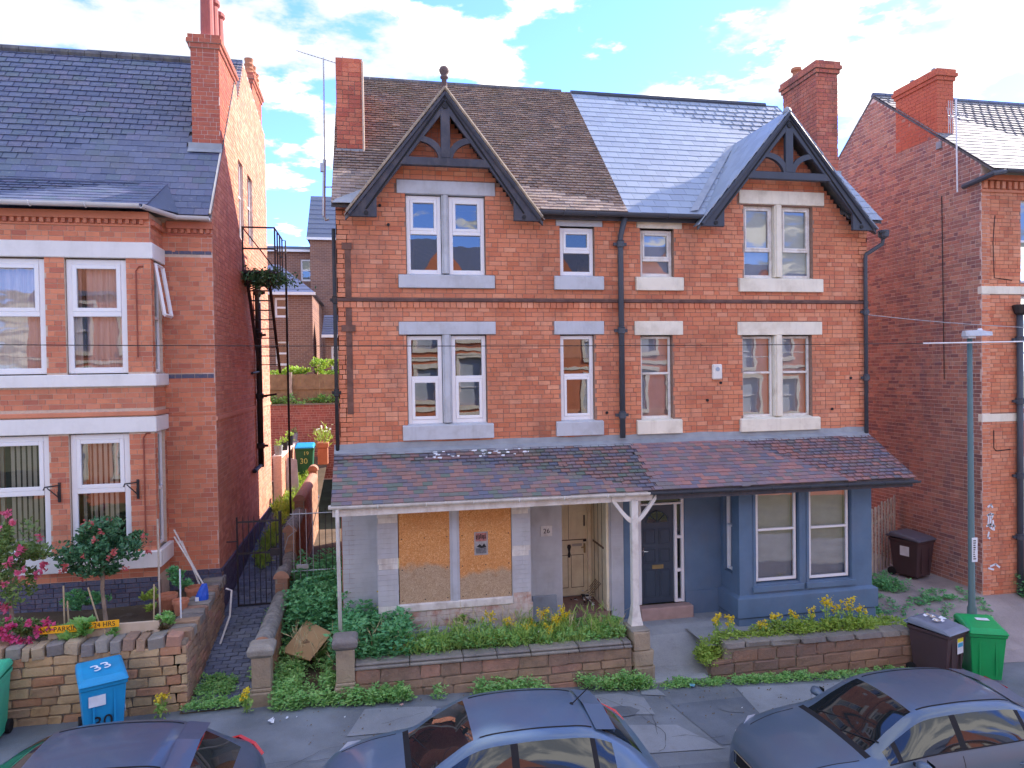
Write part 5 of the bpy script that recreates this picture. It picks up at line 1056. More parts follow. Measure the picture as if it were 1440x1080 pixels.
# ------------------------------------------------------------------ houses across the street, behind the camera (they show in the panes)
def opposite(cx, k):
    h = thing('opposite_house', 'red brick house with cream window surrounds across the street, seen mirrored in the panes', 'house', (cx, -21, sz(cx)), 'houses across the street'); h['label'] = ['first', 'second', 'third', 'fourth'][k]+' from the left of the brick houses across the street, mirrored in the panes'
    f = Fr((cx, -20.5, sz(cx)), (-1, 0, 0), (0, 1, 0)); ws = []
    for u in (-3.6, -1.2, 1.2, 3.6):
        for v in (1.0, 4.0, 6.7): ws.append((u-.55, u+.55, v, v+1.75))
    m = MB(); core(m, f, -.5, 8.9, lambda z: [(-5.2, 5.2)], ws, .3)
    for u in (-2.4, 2.4): m.prism([(u-2.2, 8.9), (u+2.2, 8.9), (u, 11.6)], -.3, -.001, f)
    m.build('wall', BR_A, h)
    for a, b, c, d in ws:
        q = MB(); q.fbox(f, a-.14, b+.14, d, d+.22, -.02, .05); q.fbox(f, a-.14, b+.14, c-.2, c, -.02, .08); q.fbox(f, a-.14, a, c, d, -.02, .03); q.fbox(f, b, b+.14, c, d, -.02, .03); q.build('window_surround', CREAM_ST, h)
        q = MB(); q.fbox(f, a, b, c, d, -.2, -.16); q.build('pane', BLINDG2, h); q = MB(); q.fbox(f, a, b, (c+d)/2-.03, (c+d)/2+.03, -.15, -.1); q.fbox(f, a, a+.06, c, d, -.15, -.1); q.fbox(f, b-.06, b, c, d, -.15, -.1); q.build('window_frame', WHITE, h)
    q = MB(); q.fbox(f, -5.2, 5.2, 3.45, 3.65, 0, .04); q.fbox(f, -5.2, 5.2, 6.1, 6.25, 0, .04); q.build('stone_band', CREAM_ST, h)
    q = MB(); P = f.pt
    q.add([P(-5.4, 8.85, .2), P(5.4, 8.85, .2), P(5.4, 12.4, -3.6), P(-5.4, 12.4, -3.6), P(5.4, 8.85, -7.5), P(-5.4, 8.85, -7.5)], [(0, 1, 2, 3), (3, 2, 4, 5)]); q.build('roof', SLATE_BLUE, h)
for i, x in enumerate((-9.5, 1.3, 12.1, 22.9)): opposite(x, i)
# ------------------------------------------------------------------ stone walls
def rough_stone(mat, k, big=False):
    key = ('rough', mat.name, k)
    if key in UNIT: return UNIT[key]
    bm = bmesh.new(); bmesh.ops.create_cube(bm, size=1); bmesh.ops.bevel(bm, geom=list(bm.edges), offset=.09, segments=1, affect='EDGES')
    rs = random.Random(k)
    for v in bm.verts: v.co += Vector((rs.uniform(-.035, .035), rs.uniform(-.06, .06), rs.uniform(-.05, .05)))
    me = bpy.data.meshes.new('stone'); bm.to_mesh(me); bm.free(); me.materials.append(mat); UNIT[key] = me; return me
def stone_face(parent, fr, u0, u1, v0f, v1f, hs, ls, mat, seed, th=.12, name='stone', jt=.018):
    rs = random.Random(seed); base = min(v0f(u0), v0f(u1)); top = max(v1f(u0), v1f(u1)); v = base; row = 0; n = 0
    while v < top-.03:
        h = min(rs.uniform(*hs), top-v)
        if top-v-h < hs[0]*.6: h = top-v
        u = u0-(rs.uniform(0, ls[0]) if row % 2 else 0)
        while u < u1-.02:
            l = rs.uniform(*ls); a, b = max(u, u0), min(u+l, u1)
            if u1-b < ls[0]*.4: b = u1; l = u1-u
            if b-a > .05:
                um = (a+b)/2; lo, hi = max(v, v0f(um)), min(v+h, v1f(um))
                if hi-lo > .03:
                    M = fr.mat(um, (lo+hi)/2, -th/2+.012+rs.uniform(-.008, .010), b-a-jt, hi-lo-jt, th); link(name, rough_stone(mat, rs.randrange(9)), parent, mw=M @ Matrix.Rotation(rs.uniform(-.012, .012), 4, 'Y')); n += 1
            u += l
        v += h; row += 1
    return n
MORT_S = plain('mortar_stone', (.26, .22, .165), .95, .25, 9)
SW = thing('stone_wall', 'buff stone garden wall with upright coping stones behind the blue bin', 'wall', (-4.5, -1.6, -.36))
fw = front(-1.62); fr2 = Fr((-2.90, 0, 0), (0, 1, 0), (1, 0, 0))
top1 = lambda u: .66; top2 = lambda u: .66+.05*(u+1.6)
m = MB(); m.fbox(fw, -9, -2.93, -.6, .66, -.30, -.02); m.fbox(fr2, -1.6, 1.15, -.6, .72, -.28, -.02); m.build('wall_core', MORT_S, SW)
stone_face(SW, fw, -6.7, -2.90, lambda u: sz(u)-.03, top1, (.12, .17), (.20, .46), ST_BUFF, 5)
stone_face(SW, fr2, -1.62, 1.15, lambda u: alley(-3, u)-.03, top2, (.11, .17), (.18, .42), ST_BROWN, 6)
rs = random.Random(8)
x = -6.7
while x < -3.0:
    w = rs.uniform(.13, .27); link('coping_stone', rough_stone(rs.choice((ST_COPE, ST_BROWN, ST_PIER)), rs.randrange(9)), SW, mw=Matrix.Translation((x+w/2, -1.47, .73+rs.uniform(-.03, .025))) @ Matrix.Rotation(rs.uniform(-.11, .11), 4, 'Y') @ Matrix.Diagonal((w-.02, .36, .20, 1))); x += w
y = -1.45
while y < 1.1:
    w = rs.uniform(.16, .26); link('coping_stone', rough_stone(rs.choice((ST_COPE, ST_BROWN)), rs.randrange(9)), SW, mw=Matrix.Translation((-3.06, y+w/2, .74+.05*(y+1.6)+rs.uniform(-.02, .02))) @ Matrix.Rotation(rs.uniform(-.08, .08), 4, 'X') @ Matrix.Diagonal((.38, w-.015, .17, 1))); y += w
# the wall between the alley and the side passage, stepping up, with a half-round coping
AW = thing('alley_wall', 'stepped brick wall with rounded coping between alley and side passage', 'wall', (-1.8, 3, -.2))
segs = [(-1.50, .95, .50), (.95, 2.5, .88), (2.5, 4.6, 1.45), (4.6, 8.6, 1.75), (8.6, 9.0, 1.95)]
AWC = plain('coping_grey_lichen', (.20, .20, .19), .92, .35, 6, .15, dirt=(.36, .35, .29), dirt_amt=.5, dscale=10, bump=.4); AWB = brick_mat('brick_alley_wall', [(.33, .19, .12), (.40, .24, .15), (.28, .16, .10), (.44, .27, .17)], .4); COPR = plain('coping_terracotta', (.36, .20, .13), .85, .2, 8)
for i, (a, b, t) in enumerate(segs):
    m = MB(); m.box(-1.91, -1.69, a+.002*i, b, -.6, t); w = m.build('wall_section', MORT_S, AW)
    rc = brick_recs(Fr((-1.69, 0, 0), (0, 1, 0), (1, 0, 0)), -.3, t, lambda z: [(a, b)], seed=90+i)+brick_recs(Fr((-1.91, 0, 0), (0, 1, 0), (-1, 0, 0)), -.3, t, lambda z: [(a, b)], seed=95+i)+brick_recs(front(a), -.3, t, lambda z: [(-1.91, -1.69)], seed=99+i)
    pieces(w, 'brick', 'brickwork', rc, AWB, 40)
    n = max(1, int((b-a)/.3)); l = (b-a)/n
    for k in range(n):
        m = MB(); ya, yb = a+k*l, a+(k+1)*l-.008
        for yy in (ya, yb): m.v += [(-1.80+.15*math.cos(math.pi*j/8)*(1), yy, t+.15*math.sin(math.pi*j/8)) for j in range(9)]
        m.f += [(j, j+1, 9+j+1, 9+j) for j in range(8)]+[tuple(range(8, -1, -1)), tuple(range(9, 18)), (0, 9, 17, 8)]; m.m = [0]*len(m.f); m.build('coping_stone', AWC if b < 5 else COPR, w)
    m = MB(); m.v = [(-1.80+.152*math.cos(math.pi*j/8), a-.012, t+.152*math.sin(math.pi*j/8)) for j in range(9)]; m.f = [tuple(range(8, -1, -1))]; m.m = [0]; m.build('coping_end', COPR, w)
def pier(name, label, x, y, w, z0, z1, mat, cap, cat='gate pier', parts=('shaft', 'cap')):
    t = thing(name, label, cat, (x, y, z0), None)
    h = w/2; m = MB(); m.box(x-h-.03, x+h+.03, y-h-.03, y+h+.03, z0-.15, z0+.24); m.build('base', mat, t, bevel=.02)
    m = MB(); m.box(x-h-.012, x+h+.012, y-h-.012, y+h+.012, z0+.24, z0+.30); m.box(x-h, x+h, y-h, y+h, z0+.30, z1-.16); m.build('shaft', mat, t, bevel=.015)
    m = MB(); v = []; pr = [(h+.0, z1-.20), (h+.05, z1-.15), (h+.06, z1-.06), (h+.02, z1-.01), (h-.03, z1+.01)]
    for r, z in pr: v += [(x-r, y-r, z), (x+r, y-r, z), (x+r, y+r, z), (x-r, y+r, z)]
    m.add(v, [(4*i+j, 4*i+(j+1) % 4, 4*i+4+(j+1) % 4, 4*i+4+j) for i in range(len(pr)-1) for j in range(4)]+[(16, 17, 18, 19)]); m.build('cap', cap, t, bevel=.012); return t
pier('stone_pier', 'weathered stone pier at the street end of the alley wall', -1.79, -1.62, .29, sz(-1.8)-.02, .60, ST_PIER, ST_COPE)
pier('stone_pier', 'stone pier with moulded cap at left end of the boarded house garden wall', -.50, -1.66, .29, sz(-.5)-.02, .62, ST_PIER, ST_COPE)
P2 = thing('stone_pier', 'squat stone pier under the white porch post', 'gate pier', (4.55, -1.5, sz(4.5)))
for k, (z0, z1, e) in enumerate(((sz(4.5)-.1, -.36, .20), (-.36, -.10, .195), (-.10, .25, .165))):
    link('stone', rough_stone(ST_PIER, k+2), P2, mw=Matrix.Translation((4.55+(.04 if k < 2 else .01), -1.52, (z0+z1)/2)) @ Matrix.Diagonal((2*e, 2*e+.04, z1-z0, 1)))
m = MB(); m.box(4.39, 4.73, -1.68, -1.2, .22, .265); m.build('pier_top', ST_COPE, P2, bevel=.015)
m = MB(); m.box(4.42, 4.70, -1.40, -1.22, -.3, .22); m.build('pier_core', MORT_S, P2)
GW = thing('garden_wall', 'low stone wall with grey slab coping in front of the boarded house', 'wall', (2, -1.7, -.5))
fg = front(-1.74); wt = lambda u: .06-.012*u
m = MB(); m.prism([(-.36, -.8), (4.36, -.9), (4.36, wt(4.36)), (-.36, wt(-.36))], -.2, -.02, fg); m.build('wall_core', MORT_S, GW)
stone_face(GW, fg, -.36, 4.36, lambda u: sz(u)-.05, wt, (.14, .19), (.32, .68), ST_BROWN, 15, jt=.012); u = -.36; rs = random.Random(2)
while u < 4.33:
    l = min(rs.uniform(.55, .9), 4.36-u); z = wt(u+l/2)
    m = MB(); m.prism([(u+.004, wt(u)), (u+l-.004, wt(u+l)), (u+l-.004, wt(u+l)+.045), (u+.004, wt(u)+.045)], -.28, .05, fg); o = m.build('coping_slab', ST_COPE, GW, bevel=.012)
    m = MB(); m.prism([(u+.004, wt(u)+.045), (u+l-.004, wt(u+l)+.045), (u+l-.004, wt(u+l)+.10), (u+.004, wt(u)+.10)], -.26, .01, fg); m.build('coping_top', ST_COPE, o, bevel=.02); u += l
RWL = thing('garden_wall', 'low brown stone wall ending in a broken step in front of the blue bay', 'wall', (8, -1.75, -.8))
fg2 = front(-1.80); wt2 = lambda u: -.13-.022*(u-6) if u > 6.05 else -.36
m = MB(); m.prism([(5.85, -1.2), (9.9, -1.3), (9.9, wt2(9.9)-.03), (6.1, wt2(6.1)-.03), (6.08, -.40), (5.85, -.40)], -.26, -.02, fg2); m.build('wall_core', MORT_S, RWL)
STR = stone('stone_red_brown', [(.27, .17, .12), (.33, .19, .125), (.22, .15, .12), (.36, .22, .14)], (.15, .14, .13), .5)
stone_face(RWL, fg2, 5.82, 9.95, lambda u: sz(u)-.05, wt2, (.15, .21), (.30, .62), STR, 25, th=.16, jt=.014)
u = 6.1
while u < 9.9:
    l = min(rs.uniform(.3, .6), 9.95-u); link('coping_stone', rough_stone(ST_COPE, rs.randrange(9)), RWL, mw=Matrix.Translation((u+l/2, -1.66, wt2(u+l/2)+.02)) @ Matrix.Rotation(.02, 4, 'Y') @ Matrix.Diagonal((l-.01, .34, .10, 1))); u += l
# ------------------------------------------------------------------ gates, fence
AG = thing('iron_gate', 'black iron railing gate closing the alley beside the left house', 'gate', (-2.25, 1.5, .4))
x0, x1, yg = -2.68, -1.86, 1.42; zb = alley(0, yg)+.06
m = MB(); m.tube([(x0, yg, zb), (x0, yg, zb+1.78)], .018, 6); m.tube([(x1, yg, zb), (x1, yg, zb+1.86)], .035, 6); m.build('stile', IRON, AG)
for z in (zb+.02, zb+1.05, zb+1.68):
    m = MB(); m.box(x0, x1, yg-.006, yg+.006, z-.018, z+.018); m.build('rail', IRON, AG)
for i in range(7):
    x = x0+.11+.105*i; m = MB(); m.tube([(x, yg, zb), (x, yg, zb+1.72), (x, yg, zb+1.80)], [.009, .009, .002], 5); m.build('bar', IRON, AG)
m = MB(); m.box(x1-.20, x1+.0, yg-.03, yg+.03, zb+.98, zb+1.12); m.build('lock_box', IRON, AG); m = MB(); m.tube([(x0, yg, zb+1.3), (x0-.2, yg, zb+1.3)], .014, 5); m.build('wall_hinge', IRON, AG)
PG = thing('iron_railing', 'thin weathered grey railing across the side passage', 'railing', (-1.15, 1.3, .1))
for i in range(8):
    x = -1.60+.125*i; m = MB(); m.tube([(x, 1.35, .1), (x, 1.35, 2.15)], .008, 5); m.build('bar', GREYM if i < 4 else IRON, PG)
for z in (.9, 2.05):
    m = MB(); m.tube([(-1.66, 1.35, z), (-.62, 1.35, z)], .011, 5); m.build('rail', GREYM, PG)
m = MB(); m.box(-1.55, -1.32, 1.31, 1.36, .95, 1.03); m.build('latch', GREYM, PG)
m = MB(); m.tube([(-1.78, 1.36, 1.35), (-1.70, 1.34, 1.6), (-1.55, 1.34, 1.72), (-1.72, 1.34, 1.9), (-1.60, 1.34, 2.0)], .008, 4); tag(m.build('wire', GREYM), 'loose grey wire tangled round the gate post', 'wire')
m = MB(); m.tube([(-2.62, 1.36, alley(0, 1.3)-.02), (-2.45, .55, alley(0, .5)+.15), (-2.56, .75, alley(0, .7)+.9), (-2.66, .75, alley(0, .7)+.95)], .02, 6)
m = MB(); m.tube([(-2.78, .15, alley(0, .15)), (-2.66, .45, alley(0, .45)+.35), (-2.64, .55, alley(0, .5)+.78), (-2.74, .55, alley(0, .5)+.82)], .019, 6); tag(m.build('bent_pipe', WHITE_OLD), 'bent white pipe leaning by the plinth in front of the iron gate', 'pipe')
PF = thing('picket_fence', 'weathered grey picket fence between the blue house and the plum brick side wall', 'fence', (12, 2, -.3))
n = 14
for i in range(n):
    a = i/(n-1); x = 10.75+2.62*a; y = 1.05+1.75*a; h = 1.78-.12*(1-a)+random.uniform(-.04, .04); d = Vector((2.62, 1.75, 0)).normalized(); nn = Vector((d.y, -d.x, 0)); c = Vector((x, y, -.34)); w = .058
    m = MB(); pts = [(-w, 0), (w, 0), (w, h-.05), (w*.5, h), (-w*.5, h), (-w, h-.05)]
    m.add([c+d*u+Vector((0, 0, v))+nn*.02 for u, v in pts]+[c+d*u+Vector((0, 0, v)) for u, v in pts], [tuple(range(6)), tuple(range(11, 5, -1))]+[(j, 6+j, 6+(j+1) % 6, (j+1) % 6) for j in range(6)]); m.build('picket', TIMBER_W, PF)
for z in (.05, .95):
    m = MB(); a, b = Vector((10.7, 1.10, z)), Vector((13.4, 2.85, z)); m.tube([a, b], .035, 4); m.build('rail', TIMBER_W, PF)
# ------------------------------------------------------------------ wheelie bins
def bin_(name, label, x, y, z, rz, body, lid, w=.56, d=.66, h=.96, sticker=None, group=None, marks=None):
    t = thing(name, label, 'wheelie bin', (x, y, z), group); R = Matrix.Translation((x, y, z)) @ Matrix.Rotation(rz, 4, 'Z')
    def tr(m): m.v = [tuple(R @ Vector(v)) for v in m.v]; return m
    b, q = w/2, d/2; m = MB(); v = []
    for zz, s, e in ((.06, .80, 0), (h*.86, .97, 0), (h*.87, 1.03, 0), (h*.93, 1.04, 0)): v += [(-b*s, -q*s, zz), (b*s, -q*s, zz), (b*s, q*s, zz), (-b*s, q*s, zz)]
    m.add(v, [(4*i+j, 4*i+(j+1) % 4, 4*i+4+(j+1) % 4, 4*i+4+j) for i in range(3) for j in range(4)]+[(3, 2, 1, 0)]); bo = tr(m).build('body', body, t, bevel=.02)
    m = MB(); P = [(-b*1.08, -q*1.14, h*.93), (b*1.08, -q*1.14, h*.93), (b*1.06, q*1.04, h*.96), (-b*1.06, q*1.04, h*.96), (-b*1.06, -q*1.12, h*.965), (b*1.06, -q*1.12, h*.965), (b*1.02, q*1.0, h*1.06), (-b*1.02, q*1.0, h*1.06), (-b*.9, -q*.8, h*1.02), (b*.9, -q*.8, h*1.02), (b*.88, q*.7, h*1.085), (-b*.88, q*.7, h*1.085)]
    m.add(P, [(0,3,2,1),(0,1,5,4),(1,2,6,5),(2,3,7,6),(3,0,4,7),(4,5,9,8),(5,6,10,9),(6,7,11,10),(7,4,8,11),(8,9,10,11)]); li = tr(m).build('lid', lid, t, bevel=.018)
    m = MB(); m.tube([(-b*.95, q*1.02, h*.95), (-b*.95, q*1.22, h*.97), (b*.95, q*1.22, h*.97), (b*.95, q*1.02, h*.95)], .018, 6); tr(m).build('handle', lid, t)
    for sx in (-1, 1):
        m = MB(); k = 14; r = .10; c = (sx*b*.86, q*.86, r)
        m.tube([(c[0]-.03, c[1], c[2]), (c[0]+.03, c[1], c[2])], r, 14); tr(m).build('wheel', RUBBER, t)
    m = MB()
    for sx in (-.45, .45): m.box(sx*b-.012, sx*b+.012, -q*.93-.012, -q*.90, h*.15, h*.82)
    tr(m).build('rib', body, bo)
    return t, R
B1, R1 = bin_('wheelie_bin', 'bright blue wheelie bin with white scribbled numbers against the buff stone wall', -3.95, -2.12, sz(-4), .42, PBLUE, PBLUE, .58, .72, .93)
def on(R, p, n, up=(0, 0, 1), roll=0): return R @ facing(p, n, up, roll)
m = MB(); m.box(-.19, .02, -.352, -.347, .56, .71); m.v = [tuple(R1 @ Vector(v)) for v in m.v]; m.build('sticker', CHALK, B1)
text('33', B1, on(R1, (0, -.05, 1.003), (0, -.09, 1), (0, 1, 0), .3), .27, CHALK, 'painted_number', .002); text('33', B1, on(R1, (.284, .0, .42), (1, 0, .04), (0, 0, 1), 1.57), .30, CHALK, 'painted_number', .002); text('30', B1, on(R1, (-.02, -.325, .30), (0, -1, -.05)), .26, INK, 'painted_number', .002)
B2, R2 = bin_('wheelie_bin', 'brown wheelie bin with grey lid and yellow-topped label beside the green one', 10.18, -2.12, sz(10.2), .30, PBROWN, PGREY, .60, .74, .98)
m = MB(); m.box(.02, .20, -.358, -.352, .52, .80, 0); m.box(.02, .20, -.3595, -.3575, .73, .80, 1); m.box(.035, .185, -.3595, -.3575, .64, .715, 2); m.v = [tuple(R2 @ Vector(v)) for v in m.v]; m.build('bin_label', [CHALK, plain('label_yellow', (.75, .68, .05)), plain('label_blue', (.06, .38, .62))], B2)
m = MB()
for i in range(9):
    x, y = random.uniform(-.15, .1), random.uniform(-.15, .2); s = random.uniform(.03, .09); z = 1.035+.075*(y+.28)/.6; m.add([(x, y, z), (x+s, y-s*.4, z+.012), (x+s*1.1, y+s, z+.03), (x-s*.3, y+s*.7, z+.02)], [(0, 1, 2, 3)], i % 3)
m.v = [tuple(R2 @ Vector(v)) for v in m.v]; m.build('lid_papers', [CHALK, plain('paper_tan', (.5, .42, .3)), CHALK], B2)
B3, R3 = bin_('wheelie_bin', 'bright green wheelie bin beside the brown bin and the lamp column', 11.02, -2.22, sz(11), -.42, PGREEN, PGREEN, .60, .74, .98)
m = MB(); m.box(-.05, .16, .0, .12, 1.045, 1.052); m.v = [tuple(R3 @ Vector(v)) for v in m.v]; m.build('lid_label', CHALK, B3)
B4, R4 = bin_('wheelie_bin', 'dark brown wheelie bin with pale label against the plum brick side wall', 12.86, 1.6, -.30, .28, PBROWN, plastic('bin_brown_lid', (.09, .09, .12)), .66, .74, 1.0)
m = MB(); m.box(-.332, -.326, -.15, .08, .55, .78); m.v = [tuple(R4 @ Vector(v)) for v in m.v]; m.build('sticker', CHALK, B4)
bin_('wheelie_bin', 'pale green wheelie bin cut off by the left picture edge', -5.55, -2.1, sz(-5.5), .1, PLAST_G, PLAST_G, .58, .72, 1.02)
B6, R6 = bin_('wheelie_bin', 'dark green wheelie bin with blue lid painted 19 30 at the end of the alley', -2.28, 11.6, alley(0, 11.6), .0, PDKGREEN, PBLUE, .60, .66, 1.02)
text('19', B6, on(R6, (.06, -.338, .78), (0, -1, -.03)), .18, plain('chalk_yellow', (.50, .58, .22)), 'painted_number', .003); text('30', B6, on(R6, (-.02, -.332, .52), (0, -1, -.05)), .26, plain('chalk_yellow_b', (.50, .58, .22)), 'painted_number', .003)
# ------------------------------------------------------------------ lamp, aerials, wires
LP = thing('street_lamp', 'green steel street lamp with flat pale head in front of the right house', 'street lamp', (11.13, -1.9, sz(11)))
m = MB(); m.tube([(11.16, -1.9, -1.15), (11.16, -1.9, .2), (11.155, -1.9, .25), (11.13, -1.9, 5.34)], [.085, .085, .062, .045], 12); m.build('column', LAMPM, LP, smooth=True)
m = MB(); pr = [(11.00, .06), (11.05, .11), (11.25, .13), (11.42, .10), (11.62, .03)]; v = []
for x, hw in pr: v += [(x, -1.9-hw, 5.38+.02*(x-11)), (x, -1.9+hw, 5.38+.02*(x-11)), (x, -1.9+hw*.6, 5.45+.05*(1-abs(x-11.2)*1.5)), (x, -1.9-hw*.6, 5.45+.05*(1-abs(x-11.2)*1.5))]
m.add(v, [(4*i+j, 4*i+(j+1) % 4, 4*i+4+(j+1) % 4, 4*i+4+j) for i in range(4) for j in range(4)]+[(3, 2, 1, 0), (16, 17, 18, 19)]); hd = m.build('lamp_head', plain('lamp_head_grey', (.46, .50, .55), .45), LP)
m = MB(); m.box(11.04, 11.2, -1.97, -1.83, 5.34, 5.385); m.build('lens', HEADL, hd); m = MB(); m.lathe((11.36, -1.9, 5.46), [(.04, 0), (.045, .04), (.03, .07)], 8); m.build('photocell', CHALK, hd)
m = MB(); m.box(11.095, 11.215, -1.975, -1.965, 1.10, 1.56); pl = m.build('column_plate', CHALK, LP); m = MB()
for i in range(9): m.box(11.12, 11.12+.06*random.uniform(.5, 1), -1.978, -1.975, 1.15+.043*i, 1.15+.043*i+.02)
m.build('plate_print', INK, pl)
AM = thing('aerial_mast', 'tall thin television aerial mast beside the left chimney', 'aerial', (-.87, 1.5, 8.1))
m = MB(); m.tube([(-.90, 1.5, 8.05), (-.865, 1.5, 9.2)], .032, 8); m.tube([(-.865, 1.5, 9.1), (-.845, 1.5, 11.25)], .016, 6); m.tube([(-.90, 1.5, 8.05), (-.86, 1.5, 7.98), (-.8, 1.5, 8.0)], .03, 6); m.build('mast', GREYM, AM)
m = MB(); m.tube([(-.89, 1.5, 8.64), (-.58, 1.5, 8.66)], .014, 5); m.tube([(-.75, 1.5, 8.65), (-.62, 1.5, 8.56)], .01, 4); m.build('bracket', GREYM, AM); m = MB(); m.box(-.95, -.87, 1.46, 1.54, 8.95, 9.12); m.build('junction_box', GREYM, AM)
m = MB(); m.tube([(-1.38, 1.5, 11.36), (-.36, 1.5, 11.10)], .010, 4); an = m.build('yagi_boom', GREYM, AM); m = MB()
for i in range(16):
    a = i/15; x = -1.36+.98*a; z = 11.355-.25*a; l = .09+.05*a; m.tube([(x-.02, 1.5-l, z-.05), (x+.02, 1.5+l, z+.05)], .005, 4)
m.tube([(-.47, 1.38, 11.25), (-.40, 1.62, 11.0)], .008, 4); m.tube([(-.44, 1.38, 11.0), (-.36, 1.62, 11.22)], .008, 4); m.build('yagi_elements', GREYM, an)
A2 = thing('aerial_mast', 'short aerial on a white mast at the eave of the right house', 'aerial', (13.42, .6, 8.9))
m = MB(); m.tube([(13.40, .75, 8.85), (13.40, .78, 11.0)], .018, 6); m.build('mast', CHALK, A2); m = MB()
m.tube([(13.15, .75, 10.6), (13.75, .75, 10.55)], .008, 4)
for i in range(8):
    x = 13.17+.075*i; m.tube([(x, .7, 10.38+.02*i), (x, .8, 10.82-.02*i)], .006, 4)
for i in range(3): m.tube([(13.17+.05*i, .75, 10.2), (13.17+.05*i, .75, 10.95)], .008, 4)
m.build('aerial_elements', GREYM, A2)
def wire(name, label, pts, r, mat):
    c = MB(); c.tube(pts, r, 5, cap=False); tag(c.build(name, mat), label, 'overhead wire', 'overhead wires')
def cat(a, b, sag, n=24): 
    a, b = Vector(a), Vector(b); return [a.lerp(b, i/n)-Vector((0, 0, sag*4*(i/n)*(1-i/n))) for i in range(n+1)]
wire('overhead_wire', 'white cable crossing the picture at first-floor window height', cat((8.6, -3.6, 5.19), (18, -5.2, 5.30), .02), .011, CHALK)
wire('overhead_wire', 'thin dark cable sagging across the front of the boarded house', cat((-9, -3, 5.36), (8.6, -3.6, 5.19), .05), .006, INK)
wire('overhead_wire', 'thin pale cable between the blue house and the right house', cat((10.3, -.05, 5.95), (17, -1.2, 5.55), .12), .007, GREYM)
# ------------------------------------------------------------------ vegetation
def leaf_mesh(name, C, size, mat, parent=None, kind=None, up=.25, asp=.5, fold=.25, droop=None):
    C = np.asarray(C, float); n = len(C)
    if n == 0: return None
    s = np.asarray(size, float)*np.ones(n); d = rng.normal(size=(n, 3)); d[:, 2] = np.abs(d[:, 2])*up+(up-.2) if up < 1 else d[:, 2]
    if droop is not None: d = d*.6+np.asarray(droop)*1.0
    d /= np.linalg.norm(d, axis=1)[:, None]; q = rng.normal(size=(n, 3)); q[:, 2] *= .4; q -= d*(q*d).sum(1)[:, None]; q /= np.linalg.norm(q, axis=1)[:, None]; nn = np.cross(d, q)
    V = np.stack([C, C+d*s[:, None]*.5+q*s[:, None]*asp*.5+nn*s[:, None]*fold*.4, C+d*s[:, None], C+d*s[:, None]*.5-q*s[:, None]*asp*.5+nn*s[:, None]*fold*.4], 1).reshape(-1, 3)
    i = np.arange(n)*4; F = np.concatenate([np.stack([i, i+1, i+2], 1), np.stack([i, i+2, i+3], 1)])
    F = np.stack([i, i+1, i+2, i+3], 1)
    me = bpy.data.meshes.new(name); me.from_pydata(V.tolist(), [], F.tolist()); me.materials.append(mat); me.update(); return link(name, me, parent, kind=kind)
def clumps(n, xr, yr, zf, hr, per, spread=.12, dens=None):
    out = []
    for _ in range(n):
        x, y = rng.uniform(*xr), rng.uniform(*yr)
        if dens is not None and rng.random() > dens(x, y): continue
        h = rng.uniform(*hr); z = zf(x, y); k = int(per*(.5+h/hr[1])); t = rng.random(k)**.7
        r = spread*(0.35+.9*np.sin(np.pi*np.clip(t, .05, .95))); a = rng.uniform(0, 6.283, k); rr_ = r*np.sqrt(rng.random(k))
        lean = rng.normal(0, .12, 2)*h
        out.append(np.stack([x+lean[0]*t+rr_*np.cos(a), y+lean[1]*t+rr_*np.sin(a), z+t*h], 1))
    return np.concatenate(out) if out else np.zeros((0, 3))
def stuff_plants(name, label, C, size, mat, cat, **k):
    o = leaf_mesh(name, C, size, mat, **k)
    if o: tag(o, label, cat, kind='stuff')
    return o
gsz = lambda a, b, n: rng.uniform(a, b, n)
C = np.concatenate([clumps(210, (.25, 4.3), (-1.52, -1.15), bed, (.10, .38), 34, .09), clumps(90, (2.7, 4.3), (-1.15, -.8), bed, (.1, .36), 30, .09), clumps(80, (.5, 2.7), (-1.2, -.88), bed, (.05, .16), 24, .09)]); stuff_plants('garden_weeds', 'dense green weeds filling the raised bed of the boarded house', C, gsz(.04, .10, len(C)), LF_WEED, 'weeds')
C = np.concatenate([clumps(300, (.25, 4.3), (-1.56, -1.15), bed, (.08, .42), 13, .05), clumps(90, (2.4, 4.3), (-1.15, -.8), bed, (.1, .5), 13, .05)]); stuff_plants('long_grass', 'long bright grass blades among the garden weeds', C, gsz(.10, .22, len(C)), LF_GRASS, 'grass', up=2.0, asp=.08, droop=(0, 0, 1))
C = clumps(230, (-.62, .5), (-1.5, -.2), lambda x, y: bed(x, y), (.2, .75), 46, .15); stuff_plants('nettle_bed', 'tall dark nettles beside the boarded bay', C, gsz(.06, .13, len(C)), LF_NET, 'weeds')
C = clumps(300, (-1.62, -.6), (-.1, 2.4), strip, (.25, 1.0), 46, .18); stuff_plants('passage_weeds', 'dark nettles filling the side passage up to the railing', C, gsz(.06, .13, len(C)), LF_NET, 'weeds')
C = clumps(240, (-1.66, -.62), (-1.75, -.1), strip, (.08, .34), 34, .12, lambda x, y: 1 if (x < -1.25 or x > -.85 or y > -.5) else .15); stuff_plants('passage_ground_cover', 'low green weeds round the cardboard in the side passage', C, gsz(.04, .09, len(C)), LF_WEED, 'weeds')
C = clumps(460, (-1.6, 4.75), (-2.02, -1.80), lambda x, y: sz(x), (.03, .28), 26, .08, lambda x, y: max(0, .45+.7*math.sin(3.1*x+1.3)+.4*math.sin(7.7*x)) if x > -.2 else .8); stuff_plants('wall_foot_weeds', 'weeds along the foot of the low garden wall on the pavement', C, gsz(.035, .085, len(C)), LF_WEED, 'weeds')
